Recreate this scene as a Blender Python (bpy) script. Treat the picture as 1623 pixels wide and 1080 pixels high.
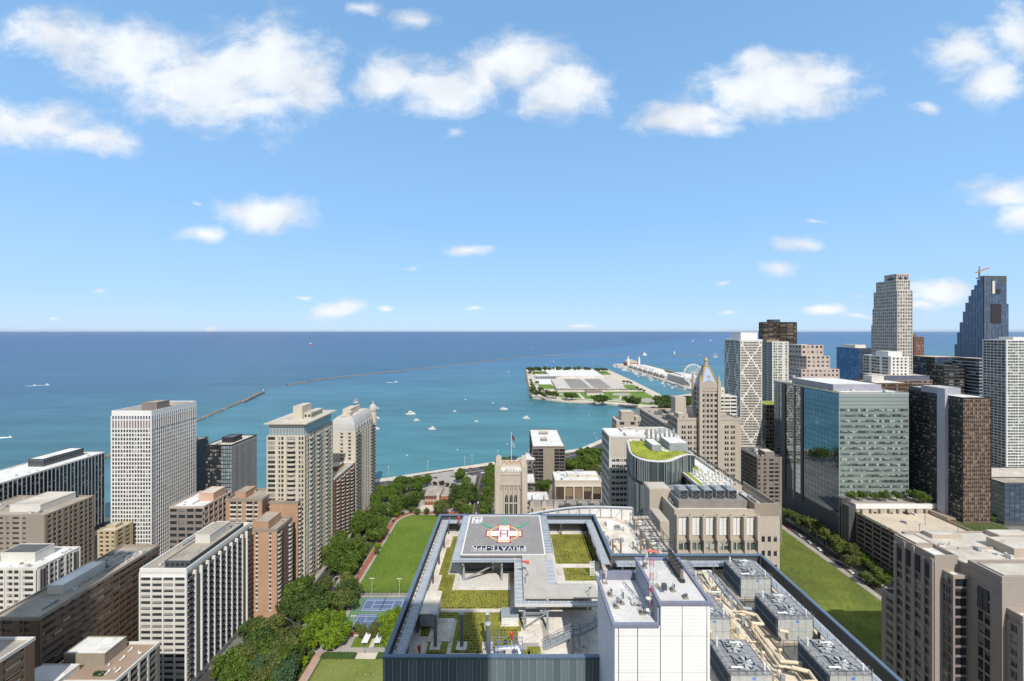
import bpy, math, random
import numpy as np
from mathutils import Vector, Matrix
R = math.radians
sc = bpy.context.scene
for o in list(bpy.data.objects): bpy.data.objects.remove(o)
COL = sc.collection

# ---------------------------------------------------------------- camera
F = 650.0; VX = 812.0; VY = 525.0; H = 176.0        # focal length and vanishing point on a 1623 px wide picture, eye height in metres
cam = bpy.data.objects.new('camera', bpy.data.cameras.new('camera')); COL.objects.link(cam)
cam.location = (0, 0, H); cam.rotation_euler = (R(90), 0, 0)
cam.data.sensor_width = 36; cam.data.lens = F/1623*36
cam.data.shift_y = -(540-VY)/1623; cam.data.shift_x = -(VX-811.5)/1623
cam.data.clip_start = 1; cam.data.clip_end = 200000
sc.camera = cam

# ---------------------------------------------------------------- light
SUN_EL = 46.0
SUN_SIDE = 14.0                                      # sun stands behind the camera, this many degrees to its right
sd = Vector((math.sin(R(SUN_SIDE))*math.cos(R(SUN_EL)), -math.cos(R(SUN_SIDE))*math.cos(R(SUN_EL)), math.sin(R(SUN_EL))))
sun = bpy.data.objects.new('sun', bpy.data.lights.new('sun', 'SUN')); COL.objects.link(sun)
sun.data.energy = 4.3; sun.data.angle = R(0.53); sun.data.color = (1.0, 0.95, 0.88)
sun.rotation_euler = sd.to_track_quat('Z', 'Y').to_euler()

sc.view_settings.view_transform = 'Standard'; sc.view_settings.look = 'None'
sc.view_settings.exposure = 0.2; sc.view_settings.gamma = 1.0
sc.render.engine = 'CYCLES'
sc.render.resolution_x = 1024; sc.render.resolution_y = 681

w = bpy.data.worlds.new('World'); sc.world = w; w.use_nodes = True
nt = w.node_tree; N = nt.nodes; L = nt.links
for n in list(N): N.remove(n)
def nd(t, **k):
    n = N.new(t)
    for a, b in k.items(): setattr(n, a, b)
    return n
def mth(op, a, b=None, c=None, clamp=False):
    n = nd('ShaderNodeMath', operation=op, use_clamp=clamp)
    for i, v in enumerate((a, b, c)):
        if v is None: continue
        if isinstance(v, (int, float)): n.inputs[i].default_value = v
        else: L.new(v, n.inputs[i])
    return n.outputs[0]
def vm(op, a, b=None, c=None):
    n = nd('ShaderNodeVectorMath', operation=op)
    for i, v in enumerate((a, b, c)):
        if v is None: continue
        if isinstance(v, (tuple, list)): n.inputs[i].default_value = v
        else: L.new(v, n.inputs[i])
    return n
out = nd('ShaderNodeOutputWorld'); bg = nd('ShaderNodeBackground'); L.new(bg.outputs[0], out.inputs[0])
sky = nd('ShaderNodeTexSky', sky_type='NISHITA'); sky.sun_disc = False
sky.sun_elevation = R(SUN_EL); sky.sun_rotation = math.atan2(sd.x, sd.y)
sky.altitude = 180; sky.air_density = 1.0; sky.dust_density = 0.35; sky.ozone_density = 1.6
tc = nd('ShaderNodeTexCoord'); sx = nd('ShaderNodeSeparateXYZ'); L.new(tc.outputs['Generated'], sx.inputs[0])
fy = mth('MAXIMUM', sx.outputs[1], 0.02)
cu = mth('DIVIDE', sx.outputs[0], fy); cv = mth('DIVIDE', sx.outputs[2], fy)
cb = nd('ShaderNodeCombineXYZ'); L.new(cu, cb.inputs[0]); L.new(cv, cb.inputs[1])
uv = cb.outputs[0]
def noise(vec, scale, detail, rough=.55, dist=0):
    n = nd('ShaderNodeTexNoise'); L.new(vec, n.inputs['Vector'])
    n.inputs['Scale'].default_value = scale; n.inputs['Detail'].default_value = detail
    n.inputs['Roughness'].default_value = rough; n.inputs['Distortion'].default_value = dist
    return n
nb = noise(uv, 5.5, 2, .5); nf = noise(vm('MULTIPLY_ADD', vm('SUBTRACT', nb.outputs['Color'], (.5,.5,.5)).outputs[0], (.12,.12,0), vm('MULTIPLY', uv, (1, 1.6, 1)).outputs[0]).outputs[0], 9, 12, .64)
wp = vm('MULTIPLY_ADD', vm('SUBTRACT', nb.outputs['Color'], (.5, .5, .5)).outputs[0], (.11, .07, 0), uv).outputs[0]
# clouds as (azimuth, altitude) tangents of the sky, written as 650*tan: centre, half widths, thinness
CL = [(90,55,110,38,.1),(200,85,120,55,0),(320,125,135,60,-.1),(430,115,100,75,-.1),(400,170,80,32,.1),(50,200,110,42,.05),(140,215,85,28,.15),
 (620,120,75,48,.15),(705,140,85,42,.0),(765,125,60,34,.1),(820,105,90,44,.02),(895,140,80,46,.0),(722,205,32,22,.45),(655,30,60,22,.45),(575,15,50,18,.55),
 (1195,105,60,30,.1),(1225,140,125,40,-.15),(1095,188,85,26,0),(1310,125,62,24,0),(1125,205,55,20,.1),(1525,85,75,40,.1),(1570,135,50,42,.1),
 (1600,60,45,55,.15),(1465,172,38,14,.4),(1590,305,70,34,.12),(1612,340,50,25,.1),(425,337,76,27,-.05),(318,371,48,15,.2),(740,401,48,12,.25),
 (541,488,44,16,0),(613,491,15,8,.15),(1262,391,55,16,.3),(1240,430,50,18,.42),(1290,352,38,8,.45),(1495,465,46,22,0),(1468,486,34,12,.15),
 (1302,496,38,11,.15),(160,460,26,7,.35),(330,518,20,7,.2),(480,463,32,7,.5),(915,518,34,6,.4),(1150,490,22,6,.45),(760,489,28,6,.5),(1360,505,60,8,.45),
 (660,425,30,8,.6),(1145,445,25,7,.5),(305,328,16,7,.5),(85,505,20,7,.5),(1360,470,30,10,.55)]
acc = None
for x, y, rx, ry, thin in CL:
    c = ((x-VX)/F, (VY-y)/F); r = (rx/F*1.16, ry/F*1.22)
    ln = vm('LENGTH', vm('MULTIPLY_ADD', wp, (1/r[0], 1/r[1], 0), (-c[0]/r[0], -c[1]/r[1], 0)).outputs[0]).outputs['Value']
    if thin: ln = mth('ADD', ln, thin)
    acc = ln if acc is None else mth('SMOOTH_MIN', acc, ln, .12)
dens = mth('ADD', mth('SUBTRACT', 1.0, acc), mth('MULTIPLY', mth('SUBTRACT', nf.outputs['Fac'], .5), 1.75))
mr = nd('ShaderNodeMapRange', interpolation_type='SMOOTHSTEP'); L.new(dens, mr.inputs[0])
mr.inputs[1].default_value = -.12; mr.inputs[2].default_value = .8
front = mth('GREATER_THAN', sx.outputs[1], 0.05)
mask = mth('MULTIPLY', mth('MULTIPLY', mr.outputs[0], .93), front)
# clear-sky colour: the Nishita sky, a little paler and less yellow low down, as in a hazy lake summer
hs = nd('ShaderNodeMix', data_type='RGBA', blend_type='MULTIPLY'); hs.inputs[0].default_value = 1
L.new(sky.outputs[0], hs.inputs[6]); hs.inputs[7].default_value = (.92, 1.02, 1.12, 1)
low = nd('ShaderNodeMapRange', interpolation_type='SMOOTHSTEP'); L.new(sx.outputs[2], low.inputs[0])
low.inputs[1].default_value = -.02; low.inputs[2].default_value = .55; low.inputs[3].default_value = .9; low.inputs[4].default_value = .85
pale = nd('ShaderNodeMix', data_type='RGBA'); L.new(low.outputs[0], pale.inputs[0]); L.new(hs.outputs[2], pale.inputs[6])
low2 = nd('ShaderNodeMapRange'); L.new(sx.outputs[2], low2.inputs[0]); low2.inputs[2].default_value = .6
cr0 = nd('ShaderNodeValToRGB'); L.new(low2.outputs[0], cr0.inputs[0])
SK = 9.3
e = cr0.color_ramp.elements
e[0].position = 0; e[0].color = (.53, .715, .925, 1)
e[1].position = 1; e[1].color = (.215, .435, .76, 1)
m_ = e.new(.12); m_.color = (.41, .66, .97, 1)
m_ = e.new(.4); m_.color = (.30, .565, .93, 1)
sc8 = nd('ShaderNodeVectorMath', operation='SCALE'); L.new(cr0.outputs[0], sc8.inputs[0]); sc8.inputs['Scale'].default_value = SK
L.new(sc8.outputs[0], pale.inputs[7])
# unseen whitening added overhead and behind the camera to neutralise the blue fill light
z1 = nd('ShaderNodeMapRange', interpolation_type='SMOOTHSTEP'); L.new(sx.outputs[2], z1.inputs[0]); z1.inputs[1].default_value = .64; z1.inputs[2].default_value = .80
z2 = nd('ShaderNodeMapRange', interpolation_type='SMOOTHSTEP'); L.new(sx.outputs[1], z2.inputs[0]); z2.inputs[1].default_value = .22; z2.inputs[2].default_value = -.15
fill_white = nd('ShaderNodeMix', data_type='RGBA'); L.new(mth('MULTIPLY', mth('MAXIMUM', z1.outputs[0], z2.outputs[0]), .85), fill_white.inputs[0]); L.new(pale.outputs[2], fill_white.inputs[6]); fill_white.inputs[7].default_value = (4.3, 4.8, 5.4, 1)
# cloud body: sunlit white tops, faintly grey bases
cs = noise(wp, 7, 4, .5)
cc = nd('ShaderNodeMapRange'); L.new(mth('ADD', cs.outputs['Fac'], mth('MULTIPLY', dens, .12)), cc.inputs[0])
cc.inputs[1].default_value = .35; cc.inputs[2].default_value = .68; cc.inputs[3].default_value = 7.0; cc.inputs[4].default_value = 9.0
ccol = nd('ShaderNodeVectorMath', operation='SCALE'); ccol.inputs[0].default_value = (.93, .96, 1.0); L.new(cc.outputs[0], ccol.inputs['Scale'])
mx = nd('ShaderNodeMix', data_type='RGBA'); L.new(mask, mx.inputs[0]); L.new(fill_white.outputs[2], mx.inputs[6]); L.new(ccol.outputs[0], mx.inputs[7])
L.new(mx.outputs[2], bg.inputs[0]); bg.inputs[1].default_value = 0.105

# ---------------------------------------------------------------- helpers
def W(px, py, z=0.0):
    'point at height z seen at pixel px,py of the 1623 wide photograph'
    d = F*(H-z)/(py-VY)
    return Vector(((px-VX)*d/F, d, z))
def XD(px, d): return (px-VX)*d/F
def ZD(py, d): return H-(py-VY)*d/F

MATS = {}
def mat(name, col, rough=.8, var=.12, scale=.12, spec=.3, metal=0.0, streak=0.0, fine=.08, rnd=0.0, rust=None, rsc=.22):
    if name in MATS: return MATS[name]
    m = bpy.data.materials.new(name); m.use_nodes = True; MATS[name] = m
    n_ = m.node_tree.nodes; l_ = m.node_tree.links; p = n_['Principled BSDF']
    p.inputs['Roughness'].default_value = rough; p.inputs['Specular IOR Level'].default_value = spec; p.inputs['Metallic'].default_value = metal
    g = n_.new('ShaderNodeNewGeometry')
    t = n_.new('ShaderNodeTexNoise'); t.inputs['Scale'].default_value = scale; t.inputs['Detail'].default_value = 5; t.inputs['Roughness'].default_value = .6
    mp = n_.new('ShaderNodeVectorMath'); mp.operation = 'MULTIPLY'; mp.inputs[1].default_value = (1, 1, .25 if streak else 1)
    l_.new(g.outputs['Position'], mp.inputs[0]); l_.new(mp.outputs[0], t.inputs['Vector'])
    t2 = n_.new('ShaderNodeTexNoise'); t2.inputs['Scale'].default_value = 2.3; t2.inputs['Detail'].default_value = 3
    l_.new(g.outputs['Position'], t2.inputs['Vector'])
    a = n_.new('ShaderNodeMapRange'); l_.new(t.outputs['Fac'], a.inputs[0]); a.inputs[1].default_value = .3; a.inputs[2].default_value = .7
    a.inputs[3].default_value = 1-var; a.inputs[4].default_value = 1+var
    b = n_.new('ShaderNodeMapRange'); l_.new(t2.outputs['Fac'], b.inputs[0]); b.inputs[1].default_value = .3; b.inputs[2].default_value = .7
    b.inputs[3].default_value = 1-fine; b.inputs[4].default_value = 1+fine
    k = n_.new('ShaderNodeMath'); k.operation = 'MULTIPLY'; l_.new(a.outputs[0], k.inputs[0]); l_.new(b.outputs[0], k.inputs[1])
    kk = k.outputs[0]
    if rnd:
        at = n_.new('ShaderNodeAttribute'); at.attribute_name = 'rnd'
        q = n_.new('ShaderNodeMapRange'); l_.new(at.outputs['Fac'], q.inputs[0]); q.inputs[3].default_value = 1-rnd; q.inputs[4].default_value = 1+rnd
        k2 = n_.new('ShaderNodeMath'); k2.operation = 'MULTIPLY'; l_.new(kk, k2.inputs[0]); l_.new(q.outputs[0], k2.inputs[1]); kk = k2.outputs[0]
    s = n_.new('ShaderNodeVectorMath'); s.operation = 'SCALE'; s.inputs[0].default_value = col[:3]; l_.new(kk, s.inputs['Scale'])
    l_.new(s.outputs[0], p.inputs['Base Color'])
    if rust:
        t3 = n_.new('ShaderNodeTexNoise'); t3.inputs['Scale'].default_value = rsc; t3.inputs['Detail'].default_value = 7; t3.inputs['Roughness'].default_value = .62; t3.inputs['Distortion'].default_value = .8
        l_.new(g.outputs['Position'], t3.inputs['Vector']); f = n_.new('ShaderNodeMapRange'); l_.new(t3.outputs['Fac'], f.inputs[0]); f.inputs[1].default_value = .53; f.inputs[2].default_value = .72; f.inputs[4].default_value = .75
        mm = n_.new('ShaderNodeMix'); mm.data_type = 'RGBA'; l_.new(f.outputs[0], mm.inputs[0]); l_.new(s.outputs[0], mm.inputs[6]); mm.inputs[7].default_value = (*rust, 1); l_.new(mm.outputs[2], p.inputs['Base Color'])
    return m
def glassmat(name, dark, mid, blind, rough=.08, metal=0.0, spec=.5, t1=.5, t2=.78):
    if name in MATS: return MATS[name]
    m = bpy.data.materials.new(name); m.use_nodes = True; MATS[name] = m
    n_ = m.node_tree.nodes; l_ = m.node_tree.links; p = n_['Principled BSDF']
    p.inputs['Roughness'].default_value = rough; p.inputs['Metallic'].default_value = metal; p.inputs['Specular IOR Level'].default_value = spec
    at = n_.new('ShaderNodeAttribute'); at.attribute_name = 'rnd'
    r = n_.new('ShaderNodeValToRGB'); r.color_ramp.interpolation = 'LINEAR'
    e = r.color_ramp.elements; e[0].color = (*dark, 1); e[1].position = 1; e[1].color = (*blind, 1)
    x = e.new(t1); x.color = (*mid, 1); x = e.new(t2); x.color = (*[.6*mid[i]+.4*blind[i] for i in range(3)], 1)
    l_.new(at.outputs['Fac'], r.inputs[0]); l_.new(r.outputs[0], p.inputs['Base Color'])
    g = n_.new('ShaderNodeNewGeometry'); t = n_.new('ShaderNodeTexNoise'); t.inputs['Scale'].default_value = .35
    l_.new(g.outputs['Position'], t.inputs['Vector'])
    bp = n_.new('ShaderNodeBump'); bp.inputs['Strength'].default_value = .12; bp.inputs['Distance'].default_value = .25
    l_.new(t.outputs['Fac'], bp.inputs['Height']); l_.new(bp.outputs[0], p.inputs['Normal'])
    return m

class MB:
    def __init__(s): s.v = []; s.f = []; s.m = []; s.r = []
    def add(s, vs, fs, m=0, r=.5):
        o = len(s.v); s.v.extend(vs)
        for f in fs: s.f.append(tuple(i+o for i in f)); s.m.append(m); s.r.append(r)
    def box(s, x0, x1, y0, y1, z0, z1, m=0, r=.5, bottom=True):
        if x1 < x0: x0, x1 = x1, x0
        if y1 < y0: y0, y1 = y1, y0
        s.add([(x0,y0,z0),(x1,y0,z0),(x1,y1,z0),(x0,y1,z0),(x0,y0,z1),(x1,y0,z1),(x1,y1,z1),(x0,y1,z1)],
              [(0,1,5,4),(1,2,6,5),(2,3,7,6),(3,0,4,7),(4,5,6,7)]+([(3,2,1,0)] if bottom else []), m, r)
    def prism(s, pts, z0, z1, m=0, mt=None, r=.5):
        n = len(pts); a = sum(pts[i][0]*pts[(i+1)%n][1]-pts[(i+1)%n][0]*pts[i][1] for i in range(n))
        if a < 0: pts = pts[::-1]
        s.add([(p[0],p[1],z0) for p in pts]+[(p[0],p[1],z1) for p in pts], [(i,(i+1)%n,(i+1)%n+n,i+n) for i in range(n)]+[tuple(range(n-1,-1,-1))], m, r)
        s.add([(p[0],p[1],z1) for p in pts], [tuple(range(n))], m if mt is None else mt, r)
    def sheet(s, pts, z, m=0, r=.5):
        n = len(pts); a = sum(pts[i][0]*pts[(i+1)%n][1]-pts[(i+1)%n][0]*pts[i][1] for i in range(n))
        if a < 0: pts = pts[::-1]
        s.add([(p[0],p[1],z) for p in pts], [tuple(range(n))], m, r)
    def tube(s, a, b, r0, r1=None, n=8, m=0, r=.5, cap=True):
        r1 = r0 if r1 is None else r1; a = Vector(a); b = Vector(b); d = (b-a)
        if d.length < 1e-6: return
        q = d.to_track_quat('Z', 'Y'); vs = []
        for c, rr in ((a, r0), (b, r1)):
            for i in range(n):
                t = 2*math.pi*i/n; vs.append(tuple(c+q@Vector((math.cos(t)*rr, math.sin(t)*rr, 0))))
        fs = [(i,(i+1)%n,(i+1)%n+n,i+n) for i in range(n)]
        if cap: fs += [tuple(range(n-1,-1,-1)), tuple(range(n,2*n))]
        s.add(vs, fs, m, r)
    def pipe(s, pts, r, n=8, m=0):
        for a, b in zip(pts, pts[1:]): s.tube(a, b, r, n=n, m=m)
        for p in pts[1:-1]: s.ball(p, r*1.05, m=m)
    def beam(s, a, b, w, h=None, m=0):
        h = h or w; a = Vector(a); b = Vector(b); d = (b-a); L_ = d.length; d.normalize()
        up = Vector((0,0,1)) if abs(d.z) < .95 else Vector((0,1,0))
        sx_ = d.cross(up).normalized()*w/2; sz = sx_.normalized().cross(d).normalized()*h/2
        vs = [tuple(c+p*sx_+q*sz) for c in (a, b) for p, q in ((-1,-1),(1,-1),(1,1),(-1,1))]
        s.add(vs, [(0,1,5,4),(1,2,6,5),(2,3,7,6),(3,0,4,7),(3,2,1,0),(4,5,6,7)], m)
    def lathe(s, c, prof, n=16, m=0):
        vs = [(c[0]+r*math.cos(2*math.pi*i/n), c[1]+r*math.sin(2*math.pi*i/n), c[2]+z) for r, z in prof for i in range(n)]
        fs = [(j*n+i, j*n+(i+1)%n, (j+1)*n+(i+1)%n, (j+1)*n+i) for j in range(len(prof)-1) for i in range(n)]
        s.add(vs, fs, m)
    def ball(s, c, r, m=0, n=8):
        s.lathe(c, [(max(r*math.sin(math.pi*j/5), .001), -r*math.cos(math.pi*j/5)) for j in range(6)], n, m)
    def build(s, name, mats, parent=None, smooth=False, origin=None):
        me = bpy.data.meshes.new(name)
        o0 = Vector(origin) if origin is not None else (WL(parent) if parent else None)
        v = np.array(s.v, dtype=np.float64)
        if o0 is None:
            lo = v.min(0); hi = v.max(0); o0 = Vector(((lo[0]+hi[0])/2, (lo[1]+hi[1])/2, lo[2]))
        v = v-np.array(o0)
        me.from_pydata(v.tolist(), [], s.f)
        for mm in (mats if isinstance(mats, (list, tuple)) else [mats]): me.materials.append(mm)
        me.polygons.foreach_set('material_index', s.m)
        a = me.attributes.new('rnd', 'FLOAT', 'FACE'); a.data.foreach_set('value', s.r)
        if smooth: me.polygons.foreach_set('use_smooth', [True]*len(s.f))
        me.update()
        o = bpy.data.objects.new(name, me); COL.objects.link(o)
        if parent: o.parent = parent
        if origin is None and not parent: o.location = o0
        elif parent and origin is not None: o.location = Vector(origin)-WL(parent)
        elif origin is not None: o.location = o0
        return o
def WL(o):
    v = Vector((0,0,0))
    while o is not None: v = v+o.location; o = o.parent
    return v
def tag(o, label=None, cat=None, group=None, kind=None):
    if label: o['label'] = label
    if cat: o['category'] = cat
    if group: o['group'] = group
    if kind: o['kind'] = kind
    return o
def empty(name, loc, label=None, cat=None, group=None):
    o = bpy.data.objects.new(name, None); COL.objects.link(o); o.location = loc; o.empty_display_size = 1
    return tag(o, label, cat, group)
def dup(o, loc=None, parent=None, label=None, rz=None, scale=None):
    c = o.copy(); COL.objects.link(c)
    if parent is not None: c.parent = parent
    if loc is not None: c.location = loc
    if label: c['label'] = label
    if rz is not None: c.rotation_euler = (0, 0, rz)
    if scale is not None: c.scale = scale
    for ch in list(CH.get(o.name, [])):
        k = dup(ch, parent=c); CH.setdefault(c.name, []).append(k)
    return c
CH = {}
def reg(root, *kids):
    CH.setdefault(root.name, []).extend(kids); return root
ORD = 'first second third fourth fifth sixth seventh eighth ninth tenth eleventh twelfth thirteenth fourteenth fifteenth sixteenth seventeenth eighteenth nineteenth'.split()
TENS = {20: ('twentieth', 'twenty'), 30: ('thirtieth', 'thirty'), 40: ('fortieth', 'forty'), 50: ('fiftieth', 'fifty'), 60: ('sixtieth', 'sixty')}
def ordw(n):
    if n < 20: return ORD[n-1]
    t = n//10*10
    return TENS[t][0] if n == t else TENS[t][1]+'-'+ORD[n-t-1]

# ---------------------------------------------------------------- materials
M_white = mat('white paint', (.66, .65, .63), .6, .05, .1)
M_offw = mat('off white concrete', (.56, .54, .50), .8, .1, .08, streak=1)
M_cream = mat('cream precast', (.50, .45, .37), .8, .08, .08, streak=1)
M_beige = mat('beige concrete', (.40, .35, .29), .85, .1, .08, streak=1)
M_limestone = mat('limestone', (.45, .40, .335), .85, .12, .1, streak=1)
M_pinkst = mat('pinkish stone', (.43, .345, .29), .85, .08, .08, streak=1)
M_brown = mat('brown brick', (.15, .105, .076), .9, .12, .1, streak=1)
M_tan = mat('tan brick', (.27, .23, .185), .9, .1, .1, streak=1)
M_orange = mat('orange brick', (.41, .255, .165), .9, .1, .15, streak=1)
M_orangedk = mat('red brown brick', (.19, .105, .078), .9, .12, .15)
M_taupe = mat('taupe granite', (.21, .18, .165), .8, .1, .1, streak=1)
M_black = mat('black metal', (.022, .022, .026), .5, .1, .2, spec=.5)
M_dkgrey = mat('dark grey metal', (.075, .08, .088), .5, .1, .3, spec=.4)
M_steel = mat('grey steel', (.27, .29, .31), .5, .12, .5, spec=.5)
M_grate = mat('grey grating', (.34, .37, .41), .6, .14, .6)
M_coping = mat('blue grey coping', (.105, .145, .20), .4, .1, .3, spec=.5)
M_silver = mat('galvanised duct', (.62, .64, .66), .25, .1, .6, metal=.8)
M_roofl = mat('pale roof membrane', (.50, .455, .39), .9, .2, .07, fine=.15, rust=(.27,.235,.20), rsc=.12)
M_roofw = mat('white roof membrane', (.64, .63, .60), .8, .14, .09, fine=.08, rust=(.40,.36,.31), rsc=.1)
M_roofg = mat('gravel roof', (.33, .29, .24), .95, .22, .08, fine=.2, rust=(.20,.18,.16), rsc=.15)
M_roofd = mat('dark roof felt', (.10, .10, .10), .9, .25, .1, fine=.2)
M_conc = mat('roof concrete', (.60, .56, .50), .9, .2, .25, fine=.1, rust=(.36,.25,.15), rsc=.35)
M_beigepipe = mat('beige pipe', (.60, .50, .36), .5, .1, .6)
M_floor = mat('warm roof floor', (.64, .56, .45), .9, .16, .3, rust=(.38,.30,.21), rsc=.4)
M_red = mat('red paint', (.55, .06, .04), .5, .08, .5)
M_helired = mat('crimson marking', (.36, .03, .05), .6, .1, .8)
M_heligold = mat('gold marking', (.72, .46, .12), .6, .1, .8)
M_heligreen = mat('green marking', (.07, .36, .22), .6, .1, .8)
M_helid = mat('helipad deck', (.265, .247, .235), .7, .10, .25, fine=.08)
M_asph = mat('asphalt', (.060, .058, .058), .9, .2, .06, fine=.1)
M_pave = mat('pavement', (.33, .30, .27), .9, .15, .1)
M_city = mat('city ground', (.17, .16, .15), .95, .3, .03)
M_redpath = mat('red running track', (.30, .105, .07), .9, .12, .2)
M_brickpath = mat('pink brick path', (.42, .27, .21), .9, .12, .3)
M_sand = mat('shore concrete', (.52, .46, .38), .9, .14, .05)
M_court = mat('tennis blue', (.095, .145, .245), .8, .06, .1)
M_courtg = mat('tennis green', (.12, .20, .12), .8, .08, .1)
M_rock = mat('rock', (.19, .17, .15), .95, .3, .2, fine=.3)
M_greenroof = mat('sedum', (.18, .18, .03), .95, .28, .35, fine=.35)
M_brightroof = mat('roof meadow', (.24, .275, .04), .95, .35, .25, fine=.3)
M_slate = mat('grey slate', (.22, .20, .185), .8, .15, .3)
M_mansard = mat('zinc mansard', (.40, .39, .37), .6, .1, .1)
M_plantroof = mat('plant roof', (.50, .47, .43), .9, .12, .02)
M_orangec = mat('crane orange', (.45, .17, .05), .6, .1, .3)
M_gold = mat('gilt trim', (.55, .34, .11), .45, .1, .3, metal=.3)
M_bluepanel = mat('blue slate panel', (.30, .38, .52), .6, .08, .2)
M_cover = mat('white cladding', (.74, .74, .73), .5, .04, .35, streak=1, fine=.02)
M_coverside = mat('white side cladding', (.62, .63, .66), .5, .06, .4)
M_bark = mat('bark', (.09, .07, .05), .95, .2, 1)
G_dark = glassmat('dark window', (.012, .015, .018), (.03, .036, .042), (.24, .23, .21), t2=.8)
G_solid = glassmat('solid dark glass', (.012,.014,.018), (.02,.023,.028), (.05,.055,.06))
G_win = glassmat('window with painted sky reflection', (.04,.05,.055), (.13,.15,.155), (.38,.40,.40), t1=.45)  # sky reflection painted in as a paler base colour
G_mix = glassmat('window with blinds', (.02, .024, .028), (.055, .06, .065), (.36, .34, .31), t1=.5, t2=.75)
G_green = glassmat('green window', (.03, .05, .05), (.09, .13, .12), (.38, .42, .38), t1=.4, t2=.65)
G_blue = glassmat('blue curtain glass', (.10, .19, .30), (.13, .24, .37), (.22, .36, .50), rough=.12, metal=.75)
G_blue2 = glassmat('deep blue glass', (.08, .125, .21), (.11, .165, .265), (.17, .24, .35), rough=.15, metal=.6)
G_mirror = glassmat('mirror glass', (.32, .36, .39), (.35, .39, .42), (.38, .42, .45), rough=.012, metal=1.0)
G_teal = glassmat('pale green glass', (.13, .18, .18), (.19, .25, .24), (.30, .35, .32), rough=.1, metal=.35)
G_bronze = glassmat('bronze glass', (.03, .022, .018), (.09, .065, .045), (.34, .26, .17), rough=.2, metal=.3, t1=.35, t2=.7)
G_grey = glassmat('grey green glass', (.10, .13, .14), (.13, .165, .175), (.17, .21, .22), rough=.1, metal=.5)
G_pale = glassmat('pale mirror glass', (.28, .34, .37), (.38, .45, .48), (.55, .62, .64), rough=.1, metal=.5)

# ---------------------------------------------------------------- building kit
ROT = {'W': 0.0, 'S': math.pi/2, 'N': -math.pi/2, 'E': math.pi}
PROTO = {}
NV = 12
def window_proto(wd, ht, g, fr, mv, mh, k):
    key = ('w', round(wd, 2), round(ht, 2), g.name, fr.name, mv, mh, k)
    if key in PROTO: return PROTO[key]
    rr = random.Random(hash((round(wd,1), round(ht,1), k)) & 0xffff)
    b = MB(); a = [.05,.12,.2,.28,.36,.44,.1,.3,.55,.62,.18,.4][k]
    fr_ = [0,0,.2,0,.3,0,.45,0,.85,.6,0,0][k]; bl = [.9,.8,.95,.7,1,.9,.85,.9,.95,1,.8,.75][k]
    zs = ht/2-ht*fr_
    if fr_ < 1: b.add([(-wd/2,0,-ht/2),(wd/2,0,-ht/2),(wd/2,0,zs),(-wd/2,0,zs)], [(0,1,2,3)], 0, a)
    if fr_ > 0: b.add([(-wd/2,0,zs),(wd/2,0,zs),(wd/2,0,ht/2),(-wd/2,0,ht/2)], [(0,1,2,3)], 0, bl)
    t = max(.05, min(.09, wd*.035))
    for i in range(mv):
        x = -wd/2+wd*(i+1)/(mv+1); b.box(x-t/2, x+t/2, -.06, .01, -ht/2, ht/2, 1)
    for i in range(mh):
        z = -ht/2+ht*(i+1)/(mh+1); b.box(-wd/2, wd/2, -.055, .01, z-t/2, z+t/2, 1)
    me = mesh_only(b, 'window', [g, fr]); PROTO[key] = (me, b); return PROTO[key]
def balcony_proto(wd, dp, kind, slab, rail):
    key = ('b', round(wd,2), dp, kind, slab.name, rail.name)
    if key in PROTO: return PROTO[key]
    b = MB()
    if kind == 'round':
        n = 8; pts = [(-wd/2, 0)]+[(-wd/2*math.cos(math.pi*i/n), -dp*math.sin(math.pi*i/n)) for i in range(n+1)]+[(wd/2, 0)]
        b.prism(pts, -.12, .12, 0)
        for (x0,y0),(x1,y1) in zip(pts, pts[1:]): b.beam((x0,y0,.6),(x1,y1,.6), .06, .95, 1)
    else:
        b.box(-wd/2, wd/2, -dp, 0, -.13, .13, 0)
        b.box(-wd/2, wd/2, -dp-.05, -dp+.03, .131, 1.05, 1)
        b.box(-wd/2-.02, -wd/2+.05, -dp, 0, .131, 1.04, 1); b.box(wd/2-.05, wd/2+.02, -dp, 0, .131, 1.04, 1)
    PROTO[key] = (mesh_only(b, 'balcony', [slab, rail]), b); return PROTO[key]
def mesh_only(b, name, mats):
    me = bpy.data.meshes.new(name); me.from_pydata(b.v, [], b.f)
    for m in mats: me.materials.append(m)
    me.polygons.foreach_set('material_index', b.m)
    a = me.attributes.new('rnd', 'FLOAT', 'FACE'); a.data.foreach_set('value', b.r); me.update(); return me
CW = {'w': 1.0, 'W': 1.6, 'n': .6, 's': .5, 'S': 1.2, 'p': .22, 'b': 1.3, 'B': 1.9, 'g': 1.0}
MINPX = 1.7
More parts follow.
